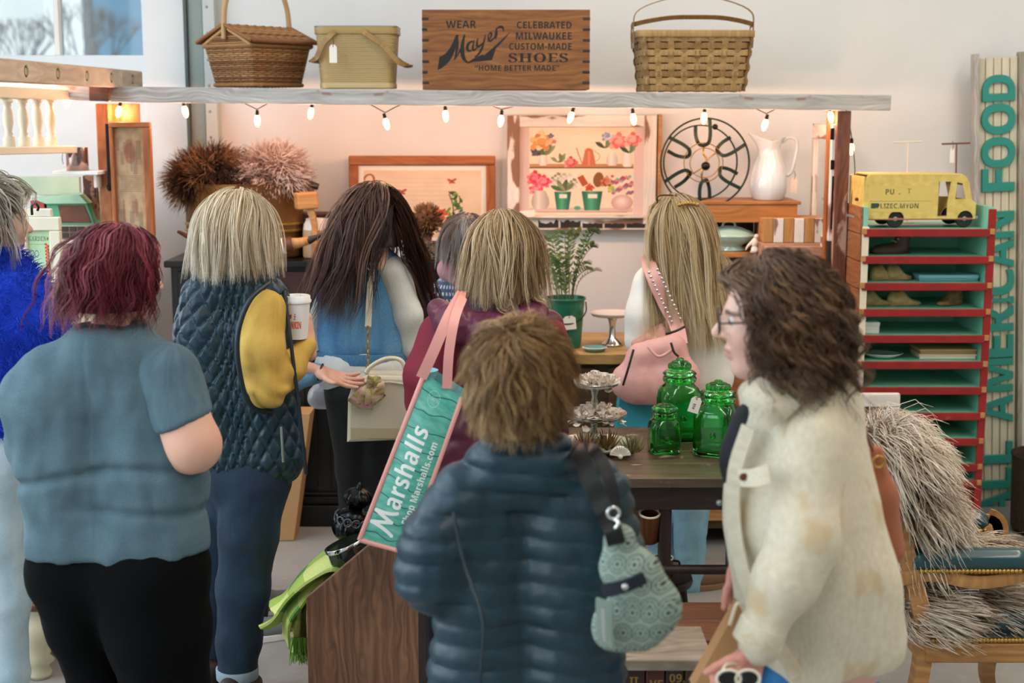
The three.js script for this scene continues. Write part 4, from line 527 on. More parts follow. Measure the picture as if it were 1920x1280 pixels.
{ // mantel hutch on the counter
  const D = 6.42, T = CT.top, y1 = Y(377, D), a = X(1306, D), b = X(1500, D), z = -D, o = thing('mantel_shelf', 'carved oak mantel shelf with moulded cornice and dark recess below', 'shelf', [(a + b) / 2, T, z - 0.15]);
  partW(o, 'shelf_board', boxAt(a, b, y1 - 0.014, y1, z - 0.3, z + 0.02, 0.003), M.oak);
  const pr = [[0, 0], [0, -0.014], [-0.012, -0.016], [-0.014, -0.024], [-0.03, -0.034], [-0.044, -0.05], [-0.05, -0.058], [-0.052, -0.068], [-0.06, -0.07], [-0.06, -0.08], [-0.12, -0.08], [-0.12, 0]], m = extr(pr.map(([q, y]) => [q, y]), b - a - 0.03, 0);
  m.rotateY(-Math.PI / 2); m.rotateY(Math.PI); const g = boxUV(m); g.computeBoundingBox(); g.translate(b - 0.015 - g.boundingBox.max.x, y1 - 0.014, z + 0.015 - g.boundingBox.max.z); partW(o, 'cornice', g, M.oak);
  const low = Y(472, D); partW(o, 'back_panel', boxAt(a, X(1432, D), low, y1 - 0.08, z - 0.28, z - 0.26, 0), M.black); partW(o, 'side_post', boxAt(X(1422, D), X(1433, D), low, y1 - 0.09, z - 0.1, z - 0.02, 0.003, true), M.dark); partW(o, 'side_post', boxAt(a, a + 0.026, low, y1 - 0.09, z - 0.1, z - 0.02, 0.003, true), M.dark);
  partW(o, 'lower_shelf', boxAt(a, X(1436, D), low - 0.024, low, z - 0.28, z + 0.03, 0.004), M.oak); partW(o, 'lower_case', boxAt(a + 0.01, X(1432, D), T, low - 0.024, z - 0.28, z, 0.004), M.dark);
  // tureen
  const t = thing('tureen', 'pale green lidded china tureen under the oak mantel shelf', 'tureen', [X(1372, 6.4), low, -6.47]), gm = mat(0x9fc4bb, 0.12, { clearcoat: 0.6 }), s = (g) => g.scale(1.15, 1, 0.8);
  part(t, 'bowl', s(lathe([[0, 0], [0.065, 0], [0.068, 0.008], [0.05, 0.02], [0.06, 0.03], [0.09, 0.045], [0.102, 0.062], [0.104, 0.07], [0, 0.07]], 40)), gm); const l = part(t, 'lid', s(lathe([[0.108, 0.068], [0.108, 0.075], [0.085, 0.09], [0.05, 0.106], [0.02, 0.113], [0, 0.114]], 40)), gm); part(l, 'loop_handle', tube([V(-0.03, 0.108, 0), V(-0.022, 0.13, 0), V(0.022, 0.13, 0), V(0.03, 0.108, 0)], 0.006, 8, { n: 16 }), gm);
  for (const k of [-1, 1]) part(t, 'side_handle', tube([V(k * 0.115, 0.06, 0), V(k * 0.138, 0.066, 0), V(k * 0.134, 0.045, 0), V(k * 0.11, 0.042, 0)], 0.006, 7, { n: 12 }), gm);
  const f = thing('figurine', 'small white china bird figurine beside the green tureen', 'figurine', [X(1418, 6.36), low, -6.38]); part(f, 'base', lathe([[0, 0], [0.022, 0], [0.016, 0.014], [0.012, 0.03], [0, 0.03]], 18), M.white); part(f, 'bird', merge([ball(0.02, 0, 0.045, 0, 0.8, 1.2, 0.9), ball(0.011, 0.006, 0.074, 0.004), sweep([V(-0.01, 0.05, 0), V(-0.03, 0.03, 0), V(-0.04, 0.012, 0)], circ(0.009, 8), { scale: (t) => 1 - 0.7 * t })]), mat(0xeadfd8, 0.25));
  // reel wheel
  const c = P(1320, 305, 6.45), w = thing('reel_wheel', 'dark green iron reel wheel with six looped spokes on the mantel shelf', 'wheel', [c.x, y1, c.z]), gr = mat(0x20352a, 0.45, { metalness: 0.5 }), RO = 0.198, ring = (r, z, cx = 0) => { const p = []; for (let i = 0; i < 72; i++) p.push(V(c.x + cx + Math.cos(i / 72 * 6.2832) * r, c.y + Math.sin(i / 72 * 6.2832) * r, c.z + z)); return p; };
  partW(w, 'rim', sweep(ring(RO, 0.03), rect(0.007, 0.016), { closed: true, up: V(0, 0, 1) }), gr); partW(w, 'rim', sweep(ring(RO * 0.84, -0.05, -0.01), rect(0.006, 0.014), { closed: true, up: V(0, 0, 1) }), gr);
  partW(w, 'hub_ring', sweep(ring(0.066, 0.02), circ(0.0025, 6), { closed: true }), M.brass); partW(w, 'hub_ring', sweep(ring(0.088, -0.02), circ(0.0025, 6), { closed: true }), M.brass);
  for (let k = 0; k < 6; k++) { const a = Math.PI / 2 + k * Math.PI / 3 + 0.05, e = V(Math.cos(a), Math.sin(a), 0), n = V(-e.y, e.x, 0), q = (r, s, z) => c.clone().addScaledVector(e, r).addScaledVector(n, s).add(V(0, 0, z)); partW(w, 'spoke', sweep(spline([q(RO - 0.002, -0.027, 0.03), q(0.12, -0.027, 0.03), q(0.088, -0.018, 0.03), q(0.078, 0, 0.02), q(0.088, 0.018, -0.04), q(0.12, 0.027, -0.05), q(RO * 0.84, 0.027, -0.05)], 26), rect(0.016, 0.005), { up: (t) => V(0, 0, 1), crease: true }), gr); }
  partW(w, 'hub', ball(0.02, c.x + 0.005, c.y - 0.014, c.z + 0.02), M.iron); partW(w, 'crank_wire', tube([V(0, 0.085, 0), V(-0.006, 0.04, 0.02), V(0.008, 0.02, 0.02), V(-0.004, -0.02, 0.02), V(-0.012, -0.05, 0.02), V(-0.006, -0.085, 0)].map((p) => p.add(c)), 0.0045, 6, { n: 24 }), M.brass); partW(w, 'crank_wire', tube([V(-0.05, -0.05, 0), V(-0.01, -0.02, 0.02), V(0.02, 0.02, 0.02), V(0.055, 0.045, 0)].map((p) => p.add(c)), 0.003, 6, { n: 16 }), M.brass); partW(w, 'bolt', ball(0.013, c.x + 0.042, c.y + 0.16, c.z + 0.03), M.iron);
  // pitcher
  const pc = thing('pitcher', 'tall white enamel pitcher with curved spout and loop handle', 'pitcher', [X(1447, 6.4), y1, -6.5]), prof = [[0, 0], [0.062, 0], [0.07, 0.006], [0.084, 0.04], [0.087, 0.075], [0.08, 0.12], [0.066, 0.165], [0.052, 0.2], [0.047, 0.225], [0.05, 0.25], [0.06, 0.275], [0.066, 0.285], [0.062, 0.286], [0.046, 0.25], [0.043, 0.225], [0.05, 0.19], [0.07, 0.12], [0.075, 0.06], [0, 0.02]], pg = lathe(prof, 48), pp = pg.attributes.position;
  for (let i = 0; i < pp.count; i++) { const y = pp.getY(i), x = pp.getX(i), s = sst(0.2, 0.286, y), l = clamp(-x / 0.06); pp.setXYZ(i, x - s * l * l * 0.035, y + s * (l * l * 0.02 - 0.02 * (1 - Math.abs(x) / 0.07)), pp.getZ(i) * (1 - s * 0.25 * l)); } pg.computeVertexNormals();
  const en = mat(0xcfe0ea, 0.08, { clearcoat: 1, clearcoatRoughness: 0.05 }); part(pc, 'body', pg, en); part(pc, 'handle', sweep(spline([V(0.055, 0.262, 0), V(0.085, 0.282, 0), V(0.115, 0.276, 0), V(0.124, 0.24, 0), V(0.115, 0.18, 0), V(0.1, 0.125, 0), V(0.08, 0.11, 0)], 28), circ(0.011, 10, 0.008)), en);
  priceTag(V(X(1487, 6.49), Y(333, 6.49), -6.488), 0.032, 0.068, -0.05, 'white paper tag hanging from the handle of the white pitcher');
}
{ // boxes and boards at the right of the counter
  const T = CT.top, D = 6.3, a = X(1432, D), b = X(1548, D), y2 = Y(408, D), y1 = Y(455, D), o = thing('plank_box', 'peeling wooden box of white and tan boards right of the tureen', 'box', [(a + b) / 2, y1, -D - 0.1]), cols = [M.pine, M.chippy, M.pine, M.chippy, M.pine, M.chippy, M.chippy];
  for (let i = 0; i < 6; i++) partW(o, 'board', boxAt(lerp(a, b, i / 6) + 0.001, lerp(a, b, (i + 1) / 6) - 0.001, y1, y2 - (i % 2) * 0.004, -D - 0.02, -D, 0.003, true, i), cols[i]); partW(o, 'box_body', boxAt(a, b, y1, y2 - 0.006, -D - 0.25, -D - 0.021, 0.003), M.pine);
  const d = thing('drawer_chest', 'small pinkish wooden drawer chest under the peeling board box', 'chest', [(a + b) / 2, T, -D - 0.1]), pk = woodMat(0xa87c62, 0xc9a084, 0.55); partW(d, 'case', boxAt(a - 0.008, b + 0.006, T, y1 - 0.001, -D - 0.28, -D, 0.004), pk);
  for (let i = 0; i < 3; i++) { const h = (y1 - T - 0.03) / 3, y = T + 0.012 + i * (h + 0.004), w = partW(d, 'drawer', boxAt(a + 0.004, b - 0.006, y, y + h - 0.004, -D - 0.001, -D + 0.014, 0.004), pk); partW(w, 'cup_pull', mv(new THREE.SphereGeometry(0.022, 14, 8, 0, 6.2832, 0, 1.57).scale(1.3, 0.7, 0.9), b - 0.085, y + h * 0.5, -D + 0.015), M.iron); }
  const s = thing('casement', 'narrow white painted casement standing edge-on beside the right post', 'window', [X(1560, 6.2), T, -6.4]), p0 = 6.19; partW(s, 'edge', pb(1553, 1567, 233, 452, p0, 0.04, 0.003, true), M.chippy); partW(s, 'top_rail', boxAt(X(1552, p0) - 0.004, X(1552, p0) + 0.02, Y(262, p0), Y(233, p0), -p0 - 0.36, -p0 - 0.04, 0.004), M.chippy);
  partW(s, 'bottom_rail', boxAt(X(1552, p0) - 0.004, X(1552, p0) + 0.02, Y(470, p0), Y(446, p0), -p0 - 0.36, -p0 - 0.04, 0.004), M.chippy); partW(s, 'back_stile', boxAt(X(1552, p0) - 0.004, X(1552, p0) + 0.02, Y(446, p0), Y(262, p0), -p0 - 0.36, -p0 - 0.32, 0.004, true), M.chippy); partW(s, 'glass_pane', boxAt(X(1552, p0) + 0.006, X(1552, p0) + 0.01, Y(446, p0), Y(262, p0), -p0 - 0.32, -p0 - 0.04, 0), M.glass);
  for (const [y0, y3] of [[240, 262], [300, 318], [330, 430]]) partW(s, 'latch_plate', pb(1557, 1564, y0, y3, p0 - 0.003, 0.004, 0.001), M.iron); partW(s, 'lower_post', boxAt(X(1554, p0), X(1567, p0), T, Y(452, p0), -p0 - 0.04, -p0, 0.003, true), M.dark);
}
// ---------------------------------------------------------------- cubby cabinet, toy van, sign
const CB = { D: 5.95, x0: 0, x1: 0 };
{
  const D = CB.D, dp = 0.42, a = X(1613, D, 560), b = X(1857, D, 560), o = thing('cubby_cabinet', 'tall narrow cubby cabinet with red edges and green compartments', 'cabinet', [(a + b) / 2, 0, -D - dp / 2]), red = mat(0xffffff, 0.45, { map: tex(256, 256, (u, v) => { const n = fbm(u * 8, v * 8, 3, 4); return n > 0.36 ? [0.55, 0.3, 0.22] : mix3([0.52, 0.07, 0.07], [0.63, 0.12, 0.1], 0.5 + n); }, { rep: [2, 2] }) }), grn = mat(0xffffff, 0.5, { map: tex(256, 256, (u, v) => { const n = fbm(u * 6, v * 6, 13, 4) * 0.5; return mix3([0.42, 0.72, 0.62], [0.64, 0.88, 0.78], 0.5 + n); }, { rep: [1.5, 1.5] }) }), side = woodMat(0x7a4c2c, 0xa87448, 0.6);
  CB.x0 = a; CB.x1 = b; const ys = [430, 481, 531, 580, 629, 678, 726, 774, 822, 870, 900].map((y) => Y(y, D)), w = 0.022; CB.ys = ys;
  partW(o, 'back_panel', boxAt(a, b, 0.05, ys[0], -D - dp, -D - dp + 0.012, 0), grn);
  for (const [x, s] of [[a, 1], [b - w, -1]]) { partW(o, 'side_panel', boxAt(x, x + w, 0, Y(388, D), -D - dp, -D - 0.006, 0.002), grn); partW(o, 'red_stile', boxAt(x - (s > 0 ? 0.002 : 0.004), x + w + (s > 0 ? 0.004 : 0.006), 0, Y(s > 0 ? 425 : 392, D), -D - 0.006, -D + 0.004, 0.002, true), s > 0 ? M.cream : red); }
  for (let i = 0; i < 10; i++) partW(o, 'side_board', boxAt(a - 0.012, a, Y(388 + (i + 1) * 51.5, D) + 0.003, Y(388 + i * 51.5, D), -D - dp, -D - 0.004, 0.003, false, i), side);
  ys.forEach((y, i) => { partW(o, 'shelf', boxAt(a + w, b - w, y - 0.014, y, -D - dp + 0.012, -D, 0), grn); const e = partW(o, 'red_edge', boxAt(a + 0.004, b - w + 0.004, y - 0.03, y + 0.003, -D, -D + 0.012, 0.003), red); for (const x of [a + 0.002, b - 0.012]) partW(e, 'worn_corner', boxAt(x - 0.008, x + 0.012, y - 0.02, y + 0.004, -D + 0.006, -D + 0.014, 0.002), M.pine); });
  partW(o, 'base_rail', boxAt(a, b, 0, ys[10] - 0.03, -D - dp, -D - 0.005, 0.004), mat(0x6d1a18, 0.5));
  // things in the compartments
  const sy = (i) => ys[i] + 0.001, DD = D + 0.13;
  function last(name, label, px, i, len, m, rot, heel = 0.05) { // carved shoe form
    const c = thing(name, label, 'shoe form', [X(px, DD, 520), sy(i), -DD], rot), g = nets((x, y, z) => { const t = clamp(x / len + 0.5), top = lerp(heel, 0.022, sst(0.25, 0.75, t)) + 0.012 * Math.exp(-((t - 0.45) ** 2) * 30), hw = 0.021 + 0.009 * sst(0.4, 0.75, t) - 0.02 * sst(0.88, 1, t); return smin(Math.max(ell(x, y - top * 0.4, z, len / 2, top * 0.75, hw + 0.004), -y, Math.abs(z) - hw), Math.max(ell(x + len * 0.36, y - heel * 0.5, z, len * 0.14, heel * 0.7, 0.02), -y), 0.012); }, [-len * 0.6, -0.012, -0.05], [len * 0.6, heel + 0.05, 0.05], 0.004, 2); part(c, 'last', g, m); return c; }
  const lw = woodMat(0xb08a58, 0xd2b07c, 0.5);
  { const s = thing('shoe', 'old dark brown leather ankle boot alone in the top compartment', 'shoe', [X(1674, DD, 460), sy(1), -DD], Math.PI + 0.15), lm = mat(0x4a3226, 0.5), len = 0.155, g = nets((x, y, z) => { const foot = Math.max(ell(x - 0.02, y - 0.012, z, 0.075, 0.032, 0.028), -y), shaft = dBone(bone(V(-0.04, 0.03, 0), V(-0.045, 0.085, 0), 0.03, 0.036, 0.8), x, y, z); return Math.max(smin(foot, shaft, 0.03), y - 0.088 + 0.2 * (x + 0.04)); }, [-0.1, -0.012, -0.05], [0.11, 0.11, 0.05], 0.004, 2); part(s, 'upper', g, lm); part(s, 'sole', boxAt(-0.075, 0.092, -0.0, 0.006, -0.026, 0.026, 0.003), M.dark); part(s, 'laces', merge([0, 1, 2].map((k) => sweep([V(-0.005 - k * 0.012, 0.05 + k * 0.012, -0.022), V(0.0 - k * 0.012, 0.056 + k * 0.012, 0), V(-0.005 - k * 0.012, 0.05 + k * 0.012, 0.022)], circ(0.0025, 5)))), M.cream); }
  last('shoe_form', 'tan wooden shoe form in the second compartment beside the blue box, nearer the left wall', 1655, 2, 0.12, lw, 0.35); last('shoe_form', 'tan wooden shoe form touching the blue flat box in the second compartment', 1686, 2, 0.12, lw, 0.1);
  last('shoe_form', 'pale wooden shoe form at the left end of the third compartment', 1642, 3, 0.15, lw, 0.06); last('shoe_form', 'pale wooden shoe form in the middle of the third compartment', 1698, 3, 0.15, lw, 0.08); last('shoe_form', 'darker worn wooden shoe form at the right of the third compartment', 1782, 3, 0.13, woodMat(0x6f5434, 0xa88656, 0.5), Math.PI + 0.4, 0.055);
  const bb = thing('flat_box', 'flat pale blue box in the second compartment', 'box', [X(1771, DD, 520), sy(2), -DD]); part(bb, 'tray', boxAt(-0.125, 0.125, 0, 0.016, -0.06, 0.06, 0.002), mat(0x5f9fb0, 0.5)); part(bb, 'lid', boxAt(-0.128, 0.128, 0.012, 0.027, -0.063, 0.063, 0.003), mat(0x86bcc6, 0.5));
  const wb = thing('small_box', 'small white cardboard box in the fourth compartment', 'box', [X(1633, D + 0.06, 610), sy(4), -D - 0.08]); part(wb, 'carton', boxAt(-0.034, 0.034, 0, 0.042, -0.03, 0.03, 0.002), M.white); part(wb, 'lid', boxAt(-0.036, 0.036, 0.034, 0.05, -0.032, 0.032, 0.002), mat(0xf2f2f0, 0.5));
  const pl = thing('plate', 'white oval plate with green rim pattern in the fifth compartment', 'plate', [X(1655, D + 0.1, 660), sy(5), -D - 0.12]); part(pl, 'dish', lathe([[0, 0.004], [0.05, 0.004], [0.055, 0], [0.06, 0.004], [0.09, 0.018], [0.092, 0.021], [0.088, 0.021], [0.058, 0.009], [0, 0.008]], 36), mat(0xdfe6e2, 0.2)); part(pl, 'rim_pattern', lathe([[0.076, 0.0165], [0.086, 0.0215], [0.086, 0.0222], [0.076, 0.0172]], 36), mat(0x5a7a70, 0.3));
  const bs = ['tan cardboard folder box on top of the stack in the fifth compartment', 'cream cardboard box at the bottom of the stack in the fifth compartment']; for (let i = 0; i < 2; i++) { const q = thing('folder_box', bs[1 - i], 'box', [X(1768, DD, 660), sy(5) + i * 0.022, -DD], 0.02 * i); part(q, 'carton', boxAt(-0.12, 0.12, 0, 0.016, -0.07, 0.07, 0.002), i ? M.kraft : M.cream); part(q, 'lid', boxAt(-0.124, 0.124, 0.013, 0.0215, -0.073, 0.073, 0.002), i ? mat(0xc7a577, 0.8) : mat(0xe0cfae, 0.8)); }
}
{ // toy van
  const D = CB.D, L = 0.49, H = 0.218, W = 0.2, o = thing('toy_van', 'yellow worn pressed-metal toy delivery van on the cubby cabinet', 'toy van', [X(1728, D, 400), CB.ys[0] + 0.009, -D - 0.16], 0.07);
  const ym = mat(0xffffff, 0.45, { map: tex(256, 256, (u, v) => { const n = fbm(u * 9, v * 9, 21, 5); return n > 0.4 ? [0.42, 0.28, 0.16] : mix3([0.80, 0.68, 0.32], [0.92, 0.83, 0.52], 0.5 + n); }, { rep: [3, 3] }) });
  const prof = new THREE.Shape(); prof.moveTo(-L / 2, 0.03); prof.lineTo(-L / 2 + 0.012, H - 0.02); prof.quadraticCurveTo(-L / 2 + 0.014, H, -L / 2 + 0.036, H); prof.lineTo(L * 0.36, H); prof.quadraticCurveTo(L * 0.41, H - 0.004, L * 0.43, H - 0.035); prof.lineTo(L * 0.465, H * 0.5); prof.lineTo(L / 2, H * 0.44); prof.lineTo(L / 2, 0.03); prof.lineTo(L / 2 - 0.02, 0.03); prof.absarc(L * 0.41, 0.03, 0.034, 0, Math.PI); prof.lineTo(-L * 0.2 + 0.034, 0.03); prof.absarc(-L * 0.2, 0.03, 0.034, 0, Math.PI); prof.closePath();
  const door = poly([[L * 0.16, 0.04], [L * 0.16, H - 0.03], [L * 0.275, H - 0.03], [L * 0.25, 0.1], [L * 0.25, 0.04]]), win = poly([[L * 0.31, 0.112], [L * 0.32, H - 0.032], [L * 0.375, H - 0.038], [L * 0.41, 0.112]]);
  const sideS = prof.clone(); sideS.holes = [door, win];
  for (const z of [W / 2 - 0.006, -W / 2]) part(o, 'side', boxUV(extr(sideS, 0.006, 0.0015)).translate(0, 0, z), ym);
  part(o, 'roof', boxUV(extr([[-L / 2 + 0.03, H - 0.004], [-L / 2 + 0.03, H + 0.001], [L * 0.36, H + 0.001], [L * 0.36, H - 0.004]], W - 0.004, 0.001)).translate(0, 0, -W / 2 + 0.002), ym); part(o, 'rear_doors', boxAt(-L / 2 + 0.002, -L / 2 + 0.01, 0.03, H - 0.01, -W / 2 + 0.002, W / 2 - 0.002, 0.002), ym); part(o, 'hood', boxUV(extr([[L * 0.455, H * 0.5], [L * 0.497, H * 0.44], [L * 0.497, 0.035], [L * 0.485, 0.035], [L * 0.485, H * 0.4]], W - 0.004)).translate(0, 0, -W / 2 + 0.002), ym); part(o, 'windscreen_frame', boxUV(extr([[L * 0.36, H], [L * 0.43, H - 0.035], [L * 0.438, H - 0.05], [L * 0.43, H - 0.05], [L * 0.36, H - 0.008]], W - 0.004)).translate(0, 0, -W / 2 + 0.002), ym);
  part(o, 'floor_pan', boxAt(-L / 2 + 0.006, L / 2 - 0.006, 0.026, 0.034, -W / 2 + 0.004, W / 2 - 0.004, 0.001), mat(0xb06a52, 0.5)); part(o, 'partition', boxAt(L * 0.14, L * 0.15, 0.034, H - 0.006, -W / 2 + 0.006, W / 2 - 0.006, 0), mat(0x8a7a50, 0.6)); part(o, 'bumper', merge([boxAt(L / 2, L / 2 + 0.01, 0.028, 0.042, -W / 2, W / 2, 0.003), boxAt(-L / 2 - 0.012, -L / 2, 0.028, 0.04, -W / 2, W / 2, 0.003)]), M.steel); part(o, 'door_latch', ball(0.008, -L / 2 - 0.004, 0.11, 0.03), M.brown); part(o, 'headlight', ball(0.012, L / 2 + 0.002, 0.06, W / 2 - 0.03, 0.5), M.white);
  for (const x of [-L * 0.2, L * 0.41]) for (const z of [W / 2 - 0.02, -W / 2 + 0.02]) { const t = part(o, 'wheel', mv(lathe([[0, -0.011], [0.027, -0.011], [0.036, -0.008], [0.037, 0.006], [0.032, 0.011], [0.014, 0.009], [0, 0.009]], 26), x, 0.03, z, z > 0 ? Math.PI / 2 : -Math.PI / 2), mat(0x191a19, 0.6)); part(t, 'hubcap', ball(0.01, x, 0.03, z + Math.sign(z) * 0.01, 1, 1, 0.5), M.steel); }
  part(o, 'steering_wheel', mv(new THREE.TorusGeometry(0.022, 0.004, 6, 18), L * 0.22, 0.065, 0.02, 0, 1.2, 0.3), M.iron);
  const px = printTex(512, 200, () => [0.86, 0.76, 0.42], (x) => { x.fillStyle = 'rgba(50,50,30,.75)'; x.font = 'bold 58px sans-serif'; x.fillText('PU  .', 126, 66); x.fillStyle = 'rgba(70,60,30,.45)'; x.fillText('T', 300, 62); x.fillStyle = 'rgba(30,60,50,.85)'; x.font = 'bold 52px sans-serif'; x.fillText('EPLIZEC.MYDN', 30, 172); x.fillRect(20, 132, 60, 40); x.fillStyle = 'rgba(205,180,100,1)'; for (let i = 0; i < 60; i++) x.fillRect(50 + (i * 73 % 380), 128 + (i * 37 % 46), 7, 4); x.fillStyle = 'rgba(60,70,40,.6)'; x.fillRect(10, 116, 480, 3); });
  part(o, 'worn_lettering', new THREE.PlaneGeometry(0.28, 0.11).translate(-0.08, 0.115, W / 2 + 0.0006), mat(0xffffff, 0.5, { map: px }));
  for (const [x, lab, m] of [[1787, 'thin brown metal T-shaped stand with white tag behind the toy van', mat(0x7a4638, 0.5)], [1697, 'thin pale T-shaped stand behind the toy van', mat(0xd8d2c8, 0.6)]]) { const y0 = CB.ys[0], q = thing('display_stand', lab, 'stand', [X(x, 6.3), y0, -6.3]), yt = Y(x > 1700 ? 269 : 266, 6.3) - y0; part(q, 'rod', sweep([V(0.01, 0, 0), V(0.006, yt * 0.5, 0), V(0, yt, 0)], circ(0.0035, 6)), m); part(q, 'crossbar', sweep([V(-0.064, yt - 0.002, 0), V(0.06, yt + 0.002, 0)], circ(0.0045, 6)), m); part(q, 'foot', lathe([[0, 0], [0.03, 0], [0.03, 0.004], [0, 0.006]], 16).translate(0.01, 0, 0), m); }
  priceTag(V(X(1781, 6.27), Y(277, 6.27), -6.28), 0.02, 0.065, 0, 'narrow white tag hanging from the brown T-shaped stand');
}
const font = await new FontLoader().loadAsync('fonts/droid/droid_sans_bold.typeface.json');
{ // ALL AMERICAN FOOD sign
  const D = 6.72, top = P(1868, 98, D), a = X(1822, D, 98), b = X(1913, D, 98), o = thing('sign', 'tall narrow beadboard sign with raised teal letters reading upwards', 'sign', [(a + b) / 2, 0, -D]), bead = woodMat(0xd3cab2, 0xe6dfc8, 0.6), w = (b - a - 0.036) / 5;
  for (let i = 0; i < 5; i++) partW(o, 'bead_board', boxAt(a + 0.018 + i * w + 0.001, a + 0.018 + (i + 1) * w - 0.002, 0.03, top.y - 0.02, -D - 0.02, -D - 0.006, 0.004, true, i), bead); partW(o, 'backing', boxAt(a + 0.01, b - 0.01, 0.02, top.y - 0.03, -D - 0.028, -D - 0.02, 0), mat(0x5a5346, 0.8));
  for (const [x, m] of [[a - 0.006, M.grey], [b - 0.018, woodMat(0x8f8a7c, 0xb9b4a6, 0.6)]]) partW(o, 'side_trim', boxAt(x, x + 0.024, 0, top.y, -D - 0.035, -D + 0.02, 0.003, true), m);
  const L = [['D', 139, 189], ['O', 193, 251], ['O', 256, 314], ['F', 315, 358], ['N', 395, 446], ['A', 449, 501], ['C', 503, 553], ['I', 556, 569], ['R', 573, 620], ['E', 627, 669], ['M', 671, 733], ['A', 740, 790], ['L', 827, 868], ['L', 876, 915], ['A', 920, 970]];
  for (const [ch, y0, y1] of L) {
    const g = new TextGeometry(ch, { font, size: 1, depth: 0.016, bevelEnabled: true, bevelSize: 0.012, bevelThickness: 0.002, bevelSegments: 1, curveSegments: 10 }); g.computeBoundingBox(); const B = g.boundingBox, W = Y(y0, D) - Y(y1, D), Hh = (b - a) * 0.7, r = ['O', 'C'].includes(ch) ? 1.0 : 0.97;
    g.translate(-(B.min.x + B.max.x) / 2, -(B.min.y + B.max.y) / 2, 0); g.scale(W / (B.max.x - B.min.x), Hh * r / (B.max.y - B.min.y), 1); g.rotateZ(Math.PI / 2); g.translate((a + b) / 2, (Y(y0, D) + Y(y1, D)) / 2, -D - 0.006); partW(o, 'letter', g, M.teal);
  }
  o.rotation.z = 0.049; o.position.x += 0.118;                // it leans against the wall, top to the left
  one('wicker_hamper', lathe([[0, 0], [0.16, 0], [0.19, 0.02], [0.2, 0.34], [0.205, 0.36], [0.19, 0.36], [0.18, 0.03], [0, 0.02]], 30).translate(X(2030, 6.2), 0, -6.3), mat(0x4a3626, 0.8, { bumpMap: tex(64, 64, (u, v) => 0.5 + 0.5 * Math.sin(u * 25) * Math.sin(v * 25), { srgb: false, rep: [20, 8], mirror: false }), bumpScale: 0.01 }), 'dark brown wicker hamper on the floor right of the tall sign', 'basket');
}
